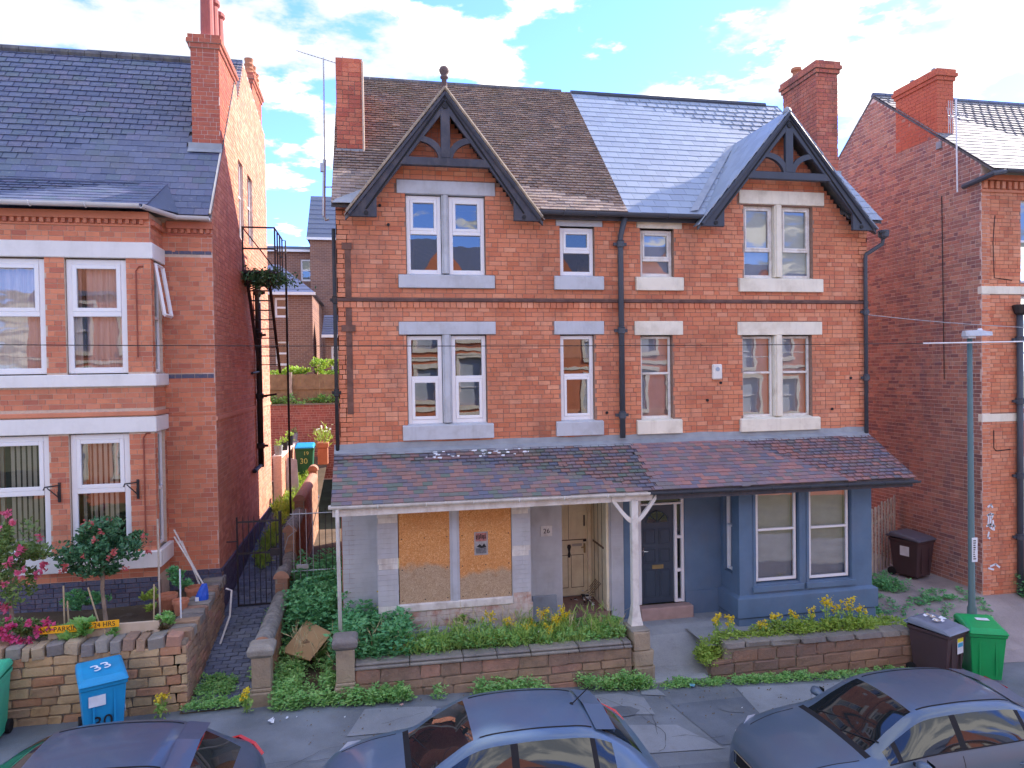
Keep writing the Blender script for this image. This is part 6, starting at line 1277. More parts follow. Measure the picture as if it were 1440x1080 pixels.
C = clumps(230, (4.8, 9.9), (-2.02, -1.84), lambda x, y: sz(x), (.02, .13), 22, .08); stuff_plants('wall_foot_weeds', 'low weeds along the foot of the brown stone wall', C, gsz(.03, .07, len(C)), LF_WEED, 'weeds')
C = np.concatenate([clumps(150, (6.9, 9.3), (-1.60, -1.35), rbed, (.10, .34), 40, .10), clumps(60, (5.75, 6.4), (-1.75, -1.35), lambda x, y: -.5+.2*(x-5.75), (.15, .42), 40, .13), clumps(80, (9.2, 10.3), (-1.6, -.9), lambda x, y: -.25, (.03, .12), 24, .12), clumps(50, (6.2, 7), (-1.6, -1.3), rbed, (.05, .15), 24, .1)]); stuff_plants('wall_top_weeds', 'yellow-green weeds growing behind the brown stone wall', C, gsz(.035, .08, len(C)), LF_BRIGHT, 'weeds')
C = np.concatenate([clumps(60, (10.9, 12.0), (.6, 1.4), lambda x, y: -.32, (.08, .30), 34, .12), clumps(40, (10.4, 13.2), (-.6, .5), lambda x, y: yard(x, y), (.02, .10), 20, .1), clumps(60, (14.45, 14.9), (-.25, .1), lambda x, y: -.5, (.15, .65), 40, .12), clumps(30, (11.5, 13.3), (.0, .3), lambda x, y: yard(x, y), (.02, .07), 18, .08), clumps(24, (9.95, 10.2), (-.7, -.2), lambda x, y: -.3, (.08, .2), 26, .07)]); stuff_plants('yard_weeds', 'weeds sprouting from the cracks of the side yard', C, gsz(.04, .09, len(C)), LF_NET, 'weeds')
C = np.concatenate([clumps(140, (-2.9, -2.0), (7.5, 11.2), alley, (.05, .28), 36, .14), clumps(80, (-2.75, -2.45), (3.5, 8), alley, (.03, .14), 26, .1)]); stuff_plants('alley_grass', 'sunlit yellow-green grass growing along the back of the alley', C, gsz(.06, .16, len(C)), LF_BRIGHT, 'grass', up=2, asp=.2, droop=(0, 0, .8))
C = np.concatenate([clumps(60, (-2.85, -2.3), (-1.5, -.9), alley, (.02, .12), 26, .1), clumps(60, (-2.9, -1.95), (-1.75, -1.55), alley, (.02, .08), 22, .08), clumps(30, (-2.1, -1.95), (-1.0, 1.2), alley, (.02, .1), 22, .06)]); stuff_plants('alley_weeds', 'small weeds between the setts at the street end of the alley', C, gsz(.03, .07, len(C)), LF_WEED, 'weeds')
C = np.concatenate([clumps(50, (-4.7, .6), (14.0, 14.15), lambda x, y: 3.75, (.05, .4), 30, .16)]); stuff_plants('wall_top_plants', 'green tufts on top of the alley end wall under the board fence', C, gsz(.08, .16, len(C)), LF_WEED, 'plants')
def shrub(name, label, cat, c, r, n, size, mat, stem=True, flowers=None, group=None, stemtop=.5, base=None):
    t = thing(name, label, cat, (c[0], c[1], base if base is not None else c[2]-r[2]), group)
    k = max(5, int(n/60)); cc = rng.normal(size=(k, 3)); cc /= np.linalg.norm(cc, axis=1)[:, None]; cc *= (rng.random(k)**.4)[:, None]*.9; pts = []
    for q in cc:
        m_ = int(n/k); d = rng.normal(size=(m_, 3)); d /= np.linalg.norm(d, axis=1)[:, None]; pts.append(q+d*(.10+.24*rng.random()) * (rng.random(m_)**.3)[:, None])
    P = np.concatenate(pts)*np.array(r)+np.array(c); leaf_mesh('crown', P, gsz(size*.7, size*1.3, len(P)), mat, t, up=.5, asp=.55)
    if stem:
        b = base if base is not None else c[2]-r[2]*1.3
        m = MB(); m.tube([(c[0]+.03, c[1], b), (c[0]-.02, c[1], (b+c[2])/2), (c[0]+.02, c[1], c[2])], [.035, .028, .015], 6)
        for i in range(7): q = cc[i % k]*np.array(r)*.9+np.array(c); m.tube([(c[0], c[1], b+(c[2]-b)*random.uniform(.45, .8)), tuple((np.array(c)+q)/2+np.array([0, 0, -.05])), tuple(q)], [.018, .012, .005], 5)
        m.build('trunk', BARK, t)
    if flowers:
        fm, fn, fr = flowers; d = rng.normal(size=(fn, 3)); d[:, 1] = -np.abs(d[:, 1]); d /= np.linalg.norm(d, axis=1)[:, None]; d = d*np.array(r)*.96+np.array(c)
        for q in d:
            a = leaf_mesh('flower', q+rng.normal(0, fr*.25, (16, 3)), fr*rng.uniform(.7, 1.2), fm, t, up=2, asp=.8)
    return t
shrub('camellia_tree', 'small dark camellia tree with coral flowers in front of the white-silled bay window', 'tree', (-4.44, -.55, 1.98), (.74, .45, .50), 3600, .085, LF_DARK, flowers=(CORAL, 15, .06), base=.75)
shrub('rhododendron_bush', 'pink-flowered rhododendron bush at the left edge by the bay window', 'shrub', (-5.72, -.75, 1.95), (.55, .45, .80), 2300, .085, LF_RHO, flowers=(PINK, 20, .085), base=.75)
shrub('azalea_bush', 'low azalea with magenta flowers on top of the stone wall', 'shrub', (-5.30, -1.25, .98), (.50, .25, .22), 1100, .06, LF_RHO, stem=False, flowers=(MAGENTA, 20, .075), base=.75)
shrub('fern', 'broad-leaved plant hanging over the yellow parking notice', 'plant', (-4.52, -1.35, .88), (.24, .18, .16), 260, .17, LF_WEED, stem=False, base=.75)
for i, (x, y, z, r, n, mt, lab) in enumerate(((-3.32, -1.2, .93, (.16, .16, .17), 500, LF_WEED, 'leafy green plant at the right end of the planter board'), (-3.75, -.35, 1.02, (.20, .16, .22), 420, LF_BRIGHT, 'pale green leafy plant beside the terracotta pots'), (-4.9, -.1, 1.05, (.42, .2, .24), 900, LF_NET, 'dark green plants below the bay window sill'), (-4.0, -1.35, .84, (.14, .10, .07), 160, LF_WEED, 'small plant on the coping in front of the planter board'), (-3.55, -1.25, .84, (.30, .14, .06), 400, plain('moss_brown', (.13, .10, .05), .9, .3, 8), 'brown moss cushion along the top of the stone wall'), (-3.45, .25, 1.25, (.22, .18, .30), 700, LF_NET, 'bushy green plant behind the terracotta pots'))):
    shrub('garden_plant', lab, 'plant', (x, y, z), r, n, .07, mt, stem=False, base=.72)
# yellow flowering weeds
FP = [(2.28, -1.25, .34), (2.95, -1.1, .42), (3.12, -1.2, .36), (3.3, -1.15, .45), (2.75, -1.05, .3), (2.55, -1.3, .28), (3.0, -1.35, .30), (3.4, -1.05, .38), (1.95, -.98, .34), (.1, -.6, .66), (6.05, -1.6, .40), (6.35, -1.5, .32), (7.3, -1.48, .30), (7.65, -1.45, .34), (8.0, -1.5, .36), (8.35, -1.46, .46), (8.6, -1.48, .42), (8.85, -1.5, .44), (9.05, -1.5, .36), (7.0, -1.5, .22), (-1.98, -1.95, .24), (-3.25, -1.8, .22)]
for i, (x, y, h) in enumerate(FP):
    h *= 1.32
    z = bed(x, y) if .0 < x < 4.4 else (sz(x) if y < -1.7 else (rbed(x, y) if x > 5 else .05))
    ordn = ['first', 'second', 'third', 'fourth', 'fifth', 'sixth', 'seventh', 'eighth', 'ninth', 'tenth', 'eleventh', 'twelfth']
    same = sorted(q[0] for q in FP if ((0 < q[0] < 4.5) == (0 < x < 4.5)) and ((q[0] > 5) == (x > 5))); ordw = ordn[same.index(x)]
    big = x in (3.12, 3.3, 8.35, 8.85, 2.95)
    t = thing('flowering_weed', ordw+' yellow ragwort from the left in the raised bed of the boarded house' if 0 < x < 4.5 else (ordw+' yellow ragwort from the left behind the brown stone wall' if x > 5 else ('small yellow-flowered weed at the foot of the alley pier' if x > -2.5 else 'small yellow-flowered weed at the foot of the buff stone wall')), 'flowering weed', (x, y, z), 'ragwort in the boarded house bed' if 0 < x < 4.5 else ('ragwort behind the brown wall' if x > 5 else 'yellow weeds by the alley mouth'))
    m = MB(); tips = []
    for k in range(7 if big else 5):
        a = random.uniform(0, 6.28); r = random.uniform(.02, .10); tp = (x+r*math.cos(a), y+r*math.sin(a)*.6, z+h*random.uniform(.8, 1.15)); tips.append(tp); m.tube([(x, y, z), ((x+tp[0])/2, (y+tp[1])/2, z+h*.6), tp], .005, 4)
    m.build('stems', LF_GRASS, t); P = np.array([[x+rng.normal(0, .05), y+rng.normal(0, .04), z+rng.uniform(.03, h*.9)] for _ in range(70)]); leaf_mesh('foliage', P, gsz(.04, .09, len(P)), LF_GRASS, t, up=1)
    C = np.concatenate([np.array(tp)+rng.normal(0, .020 if not big else .030, (16, 3)) for tp in tips]); leaf_mesh('flower_heads', C, .042, YELLOW, t, up=2, asp=.9)
C = clumps(60, (-1.5, 4.2), (-1.5, -.9), bed, (.25, .62), 7, .04); stuff_plants('dry_stalks', 'dry straw coloured stalks standing among the garden weeds', C, gsz(.12, .3, len(C)), plain('straw', (.48, .40, .22), .9, .2, 6), 'weeds', up=2, asp=.05, droop=(.1, 0, 1.2))
C = np.array([[rng.uniform(.5, 2.8), rng.uniform(-1.45, -.95), rng.uniform(.2, .42)] for _ in range(60)]); stuff_plants('white_blossom', 'tiny white flowers scattered in the garden weeds', C, .03, PETALW, 'flowers', up=2, asp=.9)
shrub('garden_plant', 'tuft of green growing out of the boarded bay sill', 'plant', (1.55, -.83, .42), (.22, .07, .12), 260, .06, LF_GRASS, stem=False, base=.33)
shrub('garden_plant', 'leafy weed at the foot of the white porch post', 'plant', (4.32, -1.0, .18), (.16, .12, .16), 300, .07, LF_WEED, stem=False, base=0)
# bushes behind the back fence
for i, (x, z, r, lab) in enumerate(((-3.9, 4.75, (.8, .4, .35), 'yellow-green climber spilling over the left of the board fence'), (-2.8, 4.85, (.6, .4, .35), 'low yellow-green bush above the middle of the board fence'), (-1.75, 5.0, (.75, .5, .55), 'bright green bush rising above the right of the board fence'))): shrub('hedge_bush', lab, 'shrub', (x, 14.9, z), r, 900, .13, LF_BRIGHT, stem=False, base=3.6)
C = rng.normal(size=(1500, 3))*np.array([.30, .34, .09])+np.array([-2.5, 4.6, 7.18]); o = leaf_mesh('creeper', C, gsz(.06, .13, len(C)), LF_DARK, up=1); tag(o, 'dark creeper growing over the fire escape landing', 'plant', kind='stuff')
# ------------------------------------------------------------------ garden clutter on the left
m = MB(); m.box(-4.98, -3.38, -1.30, -1.255, .76, .97); tag(m.build('planter_board', PLANKP, None, bevel=.008), 'cream plank edging the bed above the buff stone wall', 'plank')
def sign(x0, x1, y, z0, z1, tilt, body, label, tx, size):
    t = thing('parking_notice', label, 'sign', ((x0+x1)/2, y, z0)); m = MB(); m.prism([(x0, z0), (x1, z0+tilt), (x1, z1+tilt), (x0, z1)], 0, .008, front(y)); m.build('plate', YPLATE, t, bevel=.003)
    text(body, t, facing((tx, y-.0095, (z0+z1+tilt)/2), roll=math.atan2(tilt, x1-x0)), size, INK, 'lettering', .0012, .92, 1.05)
    m = MB(); m.tube([((x0+x1)/2, y+.02, z0-.18), ((x0+x1)/2, y+.02, z1)], .012, 5); m.build('peg', CANE, t)
sign(-5.06, -4.42, -1.40, .93, 1.045, .0, 'NO PARKING', 'yellow plate reading NO PARKING half hidden behind the broad-leaved plant', -4.74, .105); sign(-4.36, -3.93, -1.40, .95, 1.06, .01, '24 HRS', 'yellow plate reading 24 HRS in front of the planter board', -4.14, .105)
for i, (x, y, h, dx, lab) in enumerate(((-4.90, -.9, .80, .0, 'bamboo cane left of the camellia trunk, tallest of a close pair'), (-4.83, -.9, .55, -.02, 'short bamboo cane of the close pair by the bay window'), (-4.40, -.8, .72, -.18, 'bamboo cane leaning left beside the camellia trunk'), (-3.55, -1.0, .75, .02, 'bamboo cane standing behind the right end of the plank'), (-3.16, -.9, .95, .0, 'white-topped cane beside the terracotta pots'), (-3.62, -.4, 1.7, .0, 'tall dark stake rising in front of the bay corner'))):
    m = MB(); m.tube([(x, y, .72), (x+dx, y, .72+h)], .013 if i != 5 else .016, 6); tag(m.build('garden_cane', CANE if i not in (4, 5) else (CHALK if i == 4 else TIMBER_W)), lab, 'garden cane')
for i, (x, y, r, h, lab) in enumerate(((-3.30, -.35, .13, .26, 'terracotta pot nearest the stone wall corner by the cane'), (-3.22, .25, .15, .30, 'terracotta pot behind the blue bag'), (-3.6, -.05, .17, .28, 'wide terracotta pot below the bay corner'))):
    t = thing('plant_pot', lab, 'plant pot', (x, y, .74)); m = MB(); m.lathe((x, y, .74), [(r*.7, 0), (r*.95, h*.8), (r*1.08, h*.8), (r*1.08, h), (r*.9, h), (r*.85, h*.85)], 14); m.build('pot', TERRA, t, smooth=False)
m = MB(); v = []
for i in range(5):
    z = .74+.42*i/4; r = (.10, .13, .12, .09, .05)[i]; v += [(-3.06+r*.9*math.cos(a*.785)+.05*i*.4, -.05+r*.5*math.sin(a*.785)+.015*random.random(), z) for a in range(8)]
m.add(v, [(8*i+j, 8*i+(j+1) % 8, 8*i+8+(j+1) % 8, 8*i+8+j) for i in range(4) for j in range(8)]+[tuple(range(32, 40))]); t = tag(m.build('plastic_bag', BAGBLUE), 'blue plastic bag slumped between terracotta pots by the house corner', 'bag')
m = MB(); m.box(-3.12, -3.06, -.125, -.118, .82, .95); m.build('bag_print', CHALK, t)
TR = thing('folding_trellis', 'white metal clothes airer frame leaning in the corner by the bay', 'airer', (-3.3, .7, .75))
for i, (a, b) in enumerate((((-3.72, .95, 1.95), (-3.05, .55, .80)), ((-3.60, .98, 1.72), (-3.12, .50, .82)), ((-3.68, .80, 1.85), (-3.0, .40, .85)))):
    m = MB(); m.tube([a, b], .016, 5); m.build('rail', WHITE_OLD, TR)
for i in range(4):
    k = .15+.2*i; m = MB(); a = Vector((-3.72, .95, 1.95)).lerp(Vector((-3.05, .55, .80)), k); b = Vector((-3.68, .80, 1.85)).lerp(Vector((-3.0, .40, .85)), k); m.tube([a, b], .010, 4); m.build('rung', WHITE_OLD, TR)
# pots and boards at the end of the alley
for i, (x, y, mt, h, lab) in enumerate(((-2.82, 9.0, CONC, .30, 'pale pot nearest on the low sunlit alley wall'), (-2.82, 10.4, INK, .26, 'black pot second along the low alley wall'), (-2.82, 12.0, INK, .34, 'black square pot far along the low alley wall'), (-2.8, 13.2, CONC, .34, 'grey pot farthest along the low alley wall'))):
    t = thing('plant_pot', lab, 'plant pot', (x, y, 2.42)); m = MB(); m.lathe((x, y, 2.42), [(.10, 0), (.13, h), (.11, h), (.10, h*.85)], 10); m.build('pot', mt, t); P = rng.normal(0, .06, (60, 3))+np.array([x, y, 2.46+h]); leaf_mesh('foliage', P, gsz(.05, .11, 60), LF_BRIGHT if i != 3 else LF_RHO, t, up=1)
t = thing('plant_pot', 'stacked terracotta planter with white daffodils at the alley end', 'plant pot', (-1.68, 10.5, 2.1)); m = MB(); m.box(-1.78, -1.46, 10.4, 10.72, 1.9, 2.45); m.box(-1.81, -1.43, 10.36, 10.76, 2.45, 2.62); m.build('pot', TERRA, t, bevel=.02)
P = rng.normal(0, 1, (160, 3))*np.array([.13, .1, .12])+np.array([-1.62, 10.55, 2.74]); leaf_mesh('foliage', P, gsz(.15, .3, 160), LF_BRIGHT, t, up=2, asp=.12, droop=(0, 0, 1)); P = rng.normal(0, 1, (14, 3))*np.array([.16, .1, .06])+np.array([-1.62, 10.5, 3.04]); leaf_mesh('flowers', P, .10, PETALW, t, up=2, asp=.9)
m = MB(); m.add([(-2.66, 9.5, alley(0, 9.5)), (-2.30, 9.62, alley(0, 9.6)), (-2.38, 9.85, alley(0, 9.8)+1.05), (-2.66, 9.75, alley(0, 9.8)+1.15), (-2.66, 9.53, alley(0, 9.5)), (-2.30, 9.65, alley(0, 9.6)), (-2.38, 9.88, alley(0, 9.8)+1.05), (-2.66, 9.78, alley(0, 9.8)+1.15)], [(0,1,2,3),(7,6,5,4),(0,4,5,1),(1,5,6,2),(2,6,7,3),(3,7,4,0)]); tag(m.build('leaning_board', GREYM), 'grey board leaning on the low wall at the end of the alley', 'board')
m = MB(); m.add([(-1.62, -.55, .02), (-1.12, -.95, -.02), (-.78, -.40, .22), (-1.25, .05, .34), (-1.2, -.5, .12), (-1.62, -.545, -.0), (-1.12, -.945, -.04), (-.78, -.395, .20), (-1.25, .055, .32)], [(0, 1, 4), (1, 2, 4), (2, 3, 4), (3, 0, 4), (6, 5, 8, 7), (0, 5, 6, 1), (1, 6, 7, 2), (2, 7, 8, 3), (3, 8, 5, 0)]); o = m.build('cardboard_sheet', CARD); tag(o, 'torn sheet of brown cardboard lying in the weeds by the alley wall', 'cardboard')
m = MB(); m.add([(-1.28, -.50, .128), (-1.15, -.52, .122), (-1.13, -.44, .145), (-1.24, -.41, .155)], [(0, 1, 2, 3)]); m.build('torn_print', plain('print_brown', (.22, .14, .08), .9), o)
for i, (x, y, s, mt, lab) in enumerate(((-1.55, -2.35, .07, CHALK, 'white scrap of paper on the pavement by the alley mouth'), (-1.35, -2.3, .03, CHALK, 'tiny white scrap beside the paper at the alley mouth'), (5.35, -2.02, .07, plain('litter_blue', (.25, .55, .72), .5), 'crumpled pale blue packet at the foot of the front path'), (-1.0, -1.85, .06, plain('litter_lilac', (.5, .55, .75), .5), 'crumpled lilac wrapper in the weeds between the two stone piers'), (.35, -2.15, .05, plain('litter_pink', (.5, .3, .28), .6), 'reddish scrap at the pavement edge by the garden wall'))):
    m = MB(); c = Vector((x, y, (sz(x)+.03 if y < -1.8 else .0))); v = [c+Vector((random.uniform(-s, s), random.uniform(-s, s), random.uniform(0, s*.6))) for _ in range(9)]; m.add(v, [(0, 1, 2), (2, 3, 4), (4, 5, 0), (0, 2, 4), (5, 6, 7), (7, 8, 0), (1, 3, 5)]); tag(m.build('litter', mt), lab, 'litter')
m = MB()
for i in range(260):
    x, y = random.uniform(-1.5, 10), random.uniform(-3.2, -1.9); s = random.uniform(.005, .016); z = sz(x)+.022; m.add([(x-s, y, z), (x+s*.5, y-s, z), (x+s, y+s*.6, z+s), (x-s*.4, y+s, z)], [(0, 1, 2, 3)], 0 if random.random() < .96 else 1)
tag(m.build('pavement_debris', [plain('leaf_litter', (.16, .12, .07), .9), CHALK]), 'small grit and leaf litter scattered on the pavement', 'litter', kind='stuff')
# ------------------------------------------------------------------ parked cars
def catmull(P, ts):
    P = np.asarray(P, float); n = len(P); out = []
    for t in ts:
        i = min(int(t), n-2); u = t-i; p0, p1, p2, p3 = P[max(i-1, 0)], P[i], P[i+1], P[min(i+2, n-1)]
        out.append(.5*((2*p1)+(-p0+p2)*u+(2*p0-5*p1+4*p2-p3)*u*u+(-p0+3*p1-3*p2+p3)*u**3))
    return np.array(out)
def car(label, front_x, yc, length, paint, height=1.45, width=1.74, hatch=True, seatlogo=False, aerial=True, spoiler=True, blackroof=None):
    zg = sz(front_x+length*.5)-.11; T = thing('parked_car', label, 'car', (front_x+length/2, yc, zg), 'cars parked along the kerb'); s = length/3.95; k = width/1.74; hz = height/1.47
    # stations from the nose (a=0): a, (mid y,z), (belt y,z), (rail y,z), centre z
    A = [0, .05, .22, .60, 1.06, 1.42, 1.78, 2.25, 2.75, 3.12, 3.50, 3.74, 3.90, 3.95]
    my = [.56, .66, .79, .85, .87, .87, .87, .87, .87, .865, .84, .79, .72, .66]; mz = [.42, .46, .52, .56, .58, .60, .61, .62, .63, .64, .66, .64, .58, .54]
    by = [.48, .58, .72, .80, .825, .83, .835, .835, .83, .82, .785, .74, .66, .60]; bz = [.60, .69, .80, .89, .945, .955, .965, .975, .985, .995, .99, .94, .80, .70]
    ry = [.36, .44, .55, .62, .66, .62, .575, .575, .565, .55, .56, .60, .55, .50]; rz = [.64, .73, .85, .945, 1.00, 1.21, 1.385, 1.425, 1.405, 1.345, 1.15, .965, .82, .72]
    cz = [.65, .75, .88, .98, 1.035, 1.265, 1.435, 1.475, 1.46, 1.405, 1.18, .985, .84, .74]
    so = [.22, .20, .19, .19, .19, .19, .19, .19, .19, .19, .20, .22, .26, .30]
    n = 78; ts = np.linspace(0, len(A)-1, n)
    G = lambda arr: catmull([[v] for v in arr], ts)[:, 0]
    a = G(A)*s; a = np.maximum.accumulate(a); MY, MZ, BY, BZ, RY2, RZ2, CZ, SO = [G(v) for v in (my, mz, by, bz, ry, rz, cz, so)]
    rows = []; vpar = np.concatenate([np.linspace(0, 1, 4)[:-1], np.linspace(1, 2, 5)[:-1], np.linspace(2, 3, 9)[:-1], np.linspace(3, 4, 7)])
    for i in range(n):
        pts = np.array([[MY[i]*.97, SO[i]], [MY[i], MZ[i]], [BY[i], BZ[i]], [RY2[i], RZ2[i]], [0, CZ[i]]]); sec = []
        for v in vpar:
            j = min(int(v), 3); u = v-j
            if j < 2: p = pts[j]*(1-u)+pts[j+1]*u; bul = .03*math.sin(math.pi*u); p = p+np.array([bul, 0])
            elif j == 2: p = pts[2]*(1-u)+pts[3]*u; p = p+np.array([.012*math.sin(math.pi*u), 0])
            else: p = np.array([pts[3][0]*(1-u), pts[3][1]+(pts[4][1]-pts[3][1])*(1-(1-u)**2.2)])
            sec.append(p)
        rows.append(np.array(sec))
    nv = len(vpar); V = []; 
    for i in range(n):
        L = [(a[i], y*k, z*hz) for y, z in rows[i]]; V += L+[(x, -y, z) for x, y, z in L[-2::-1]]
    m2 = 2*nv-1; Aq = G(A)
    def vp(j): return vpar[j] if j < nv else vpar[m2-1-j]
    parts = {}; pane_names = {}
    for i in range(n-1):
        am = (Aq[i]+Aq[i+1])/2
        for j in range(m2-1):
            v = (vp(j)+vp(j+1))/2; side = 'near' if j >= nv-1 else 'far'; nm = 'body'
            if v < 3 and 2.10 < v < 2.90:
                if 1.20 < am < 3.30:
                    if 1.20 < am < 1.32: nm = 'quarter_'+side
                    elif 1.36 < am < 2.12: nm = 'front_window_'+side
                    elif 2.20 < am < 3.02: nm = 'rear_window_'+side
                    elif am >= 3.08: nm = 'quarter_rear_'+side
                    else: nm = 'pillar_%s_%d' % (side, int(am*1.5))
            if v > 3.12 and 1.10 < am < 1.76: nm = 'windscreen'
            elif v > 3.0 and 1.02 < am <= 1.10: nm = 'scuttle'
            if v > 3.15 and 3.20 < am < 3.70: nm = 'rear_screen'
            parts.setdefault(nm, []).append((i*m2+j, i*m2+j+1, (i+1)*m2+j+1, (i+1)*m2+j))
    def world(p): return (front_x+p[0], yc+p[1], zg+p[2])
    WV = [world(p) for p in V]
    label_of = {**{q: ('window_pillar', BLKP) for q in parts if q.startswith('pillar')}, 'body': ('body', paint), 'pillar': ('window_pillar', BLKP), 'windscreen': ('windscreen', CGLASS), 'scuttle': ('scuttle_panel', BLKP), 'rear_screen': ('rear_window', CGLASS)}
    body = None
    for nm in ['body']+[q for q in parts if q != 'body']:
        fs = parts[nm]; used = sorted({i for f in fs for i in f}); mp = {u: q for q, u in enumerate(used)}
        m = MB(); m.add([WV[u] for u in used], [tuple(mp[i] for i in f) for f in fs]); name, mat = label_of.get(nm, ('side_window', CGLASS)); o = m.build(name, mat, T, smooth=True)
    bm = MB(); P = lambda x, y, z: world((x*s, y*k, z*hz))
    # under-body and nose closing, wheels
    m = MB(); c = [P(0, -.55, .2), P(3.95, -.6, .3), P(3.95, .6, .3), P(0, .55, .2)]; m.add(c, [(0, 3, 2, 1)]); m.add([V_ for V_ in [WV[j] for j in range(m2)]], [tuple(range(m2))]); m.add([WV[(n-1)*m2+j] for j in range(m2)], [tuple(range(m2-1, -1, -1))]); m.build('bumper', paint, T)
    for x in (.72, 3.18):
        for sg in (-1, 1):
            m = MB(); r = .315; y0, y1 = sg*.70, sg*.885
            m.tube([P(x, y0, .31), P(x, y1*.98, .31)], r, 22); w = m.build('wheel', RUBBER, T); m = MB(); m.tube([P(x, y1*.97, .31), P(x, y1, .31)], r*.66, 12); m.build('rim', CHROME, w)
            m = MB(); m.tube([P(x, sg*.84, .31), P(x, sg*.878, .31)], r*1.14, 22); m.build('wheel_arch', BLKP, T)
    for sg in (-1, 1):
        m = MB(); v = []
        for (dx, y, z, hx, hh) in ((.02, .86, .98, .03, .03), (-.01, .93, 1.0, .06, .055), (-.02, 1.0, 1.01, .075, .065), (-.0, 1.06, 1.0, .05, .05), (.01, 1.075, 1.0, .02, .025)):
            v += [P(1.50+dx+hx*math.cos(t*.785), sg*y, z+hh*math.sin(t*.785)) for t in range(8)]
        m.add(v, [(8*i+j, 8*i+(j+1) % 8, 8*i+8+(j+1) % 8, 8*i+8+j) for i in range(4) for j in range(8)]+[tuple(range(32, 40))]); mi = m.build('wing_mirror', paint, T, smooth=True)
        m = MB(); m.add([P(1.575, sg*.93, .955), P(1.58, sg*1.05, .965), P(1.58, sg*1.05, 1.04), P(1.575, sg*.93, 1.055)], [(0, 1, 2, 3)]); m.build('mirror_glass', CGLASS, mi); m = MB(); m.tube([P(1.50, sg*.82, .955), P(1.50, sg*.92, .97)], .022, 6); m.build('mirror_stalk', BLKP, mi)
        for x in (1.95, 2.85): m = MB(); m.tube([P(x, sg*.872, .80), P(x+.02, sg*.90, .81), P(x+.16, sg*.90, .81), P(x+.18, sg*.872, .80)], .014, 5); m.build('door_handle', paint, T)
        m = MB(); hl = [(.10, .62, .66), (.16, .70, .72), (.40, .805, .80), (.52, .83, .84), (.36, .74, .88), (.12, .56, .735)]; m.add([P(x, sg*y, z) for x, y, z in hl], [tuple(range(6))]); m.v = [(x-.012, y+sg*.012, z+.012) for x, y, z in m.v]; m.build('headlight', HEADL, T)
        m = MB(); v = []
        for x, y, z in ((3.46, .825, .94), (3.62, .80, .98), (3.80, .735, .90), (3.90, .69, .78), (3.84, .755, .70), (3.60, .845, .78)): v.append(P(x, sg*y, z))
        q = [Vector(p)+Vector((.022, sg*.03, .012)) for p in v]; m.add(v+q, [tuple(range(6, 12))]+[(i, (i+1) % 6, 6+(i+1) % 6, 6+i) for i in range(6)]); tl = m.build('tail_light', REDL, T)
        m = MB(); ct = sum((Vector(p) for p in q), Vector())/6; m.add([ct+(Vector(p)-ct)*.45+Vector((.006, sg*.006, .004)) for p in q], [tuple(range(6))]); m.build('indicator', HEADL, tl)
        # shut lines and seals follow the body grid
        js = [0, 3, 5, 7] if False else None
        def col(am, v0, v1, r=.005, mat=INK, nm='shut_line'):
            i = int(np.argmin(abs(Aq-am))); idx = [j for j in range(nv) if v0 <= vpar[j] <= v1]; idx = idx if sg > 0 else [m2-1-j for j in idx]
            m = MB(); m.tube([WV[i*m2+j] for j in idx], r, 4); m.build(nm, mat, T)
        col(1.17, .15, 2.0); col(2.16, .15, 2.05); col(3.05, .7, 2.05)
        def rowl(v, a0, a1, r, mat, nm):
            j = int(np.argmin(abs(vpar-v))); j = j if sg > 0 else m2-1-j; m = MB(); m.tube([WV[i*m2+j] for i in range(n) if a0 <= Aq[i] <= a1], r, 5); m.build(nm, mat, T)
        rowl(2.09, 1.15, 3.4, .009, BLKP, 'window_seal'); rowl(3.14, 1.80, 3.15, .010, BLKP, 'roof_channel')
        rowl(3.0, .25, 1.0, .006, INK, 'bonnet_line')
    m = MB(); m.tube([P(1.12, .40, 1.055), P(1.30, -.25, 1.17)], .008, 4); m.tube([P(1.09, -.10, 1.05), P(1.24, -.58, 1.12)], .008, 4); m.build('wipers', BLKP, T)
    gx = .02; m = MB(); m.add([P(-.02, -.38, .48), P(-.02, .38, .48), P(.00, .40, .62), P(.00, -.40, .62)], [(0, 1, 2, 3)]); m.add([P(-.03, -.42, .26), P(-.03, .42, .26), P(-.03, .40, .38), P(-.03, -.40, .38)], [(0, 1, 2, 3)]); m.build('grille', BLKP, T)
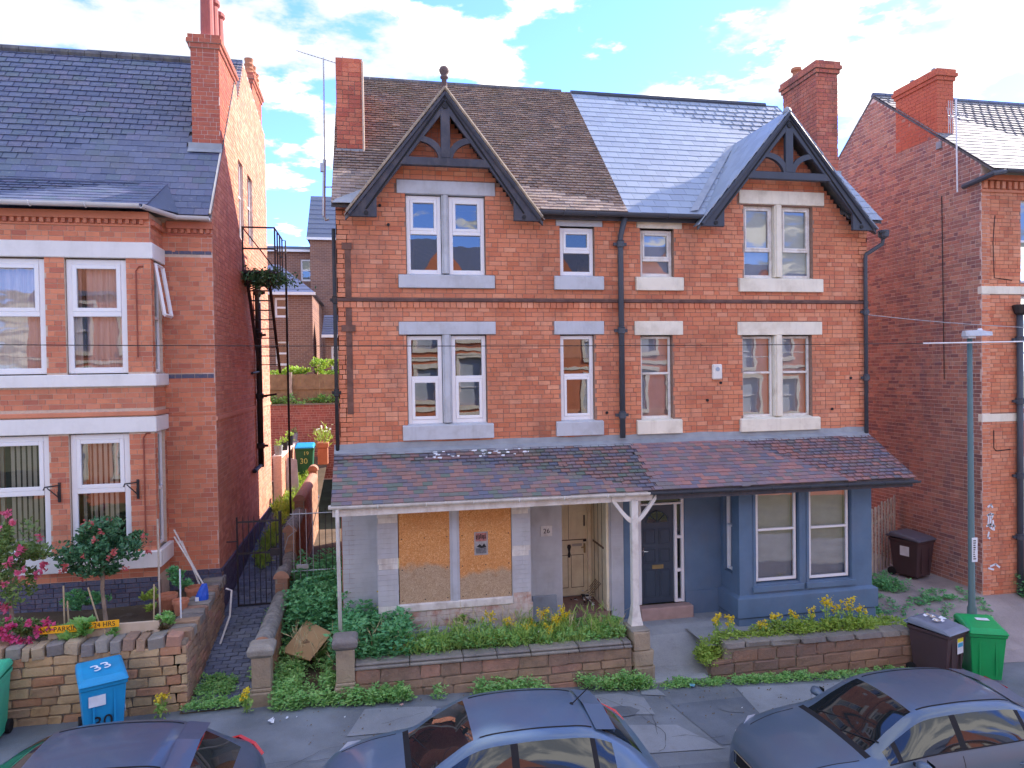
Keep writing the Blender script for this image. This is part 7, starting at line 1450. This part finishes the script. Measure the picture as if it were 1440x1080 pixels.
    m = MB(); m.tube([P(-.03, -.40, .48), P(-.01, -.43, .62), P(-.01, .43, .62), P(-.03, .40, .48), P(-.03, -.40, .48)], .012, 5); m.build('grille_surround', CHROME, T)
    m = MB(); p = [P(-.05, -.26, .40), P(-.05, .26, .40), P(-.05, .26, .50), P(-.05, -.26, .50)]; m.add(p, [(0, 1, 2, 3)]); m.build('number_plate', CHALK, T)
    if seatlogo: text('S', T, facing(P(-.03, 0, .565), (-1, 0, .1)), .13, CHROME, 'badge', .006)
    if spoiler:
        m = MB(); v = [P(3.14, y, z) for y, z in ((-.52, 1.37), (0, 1.43), (.52, 1.37))]+[P(3.38, y, z) for y, z in ((-.50, 1.335), (0, 1.395), (.50, 1.335))]+[P(3.36, y, z) for y, z in ((-.50, 1.30), (0, 1.36), (.50, 1.30))]
        m.add(v, [(0, 1, 4, 3), (1, 2, 5, 4), (3, 4, 7, 6), (4, 5, 8, 7)]); m.build('spoiler', paint, T, smooth=False)
        m = MB(); m.add([P(3.385, -.18, 1.36), P(3.385, .18, 1.36), P(3.385, .18, 1.385), P(3.385, -.18, 1.385)], [(0, 1, 2, 3)]); m.build('brake_light', REDL, T)
    if aerial: m = MB(); m.tube([P(3.0, .0, 1.43), P(3.22, .0, 1.62)], .007, 5); m.lathe(P(3.0, 0, 1.42), [(.03, 0), (.02, .03)], 8); m.build('roof_aerial', BLKP, T)
    m = MB(); m.tube([P(3.55, 0, 1.13), P(3.72, .30, .985)], .008, 4); m.build('rear_wiper', BLKP, T)
    # seats and wheel seen dimly behind the panes are hidden by the dark glass
    return T
car('dark blue-grey hatchback with sloping rear at the left picture corner', -5.27, -5.22, 3.95, CAR_DK, aerial=False)
car('steel blue hatchback with roof aerial parked in front of the boarded house', -.72, -5.2, 3.95, CAR_BL)
C3 = car('grey-blue five-door hatchback with yellow tag in its windscreen at lower right', 4.66, -5.2, 4.25, CAR_GR, 1.44, 1.80, seatlogo=True, aerial=False)
m = MB(); m.tube([(6.86, -5.0, .27), (6.87, -5.02, .27)], .035, 10); m.build('windscreen_tag', plain('tag_yellow', (.75, .5, .03), .5), C3)
print('objects', len(bpy.data.objects))
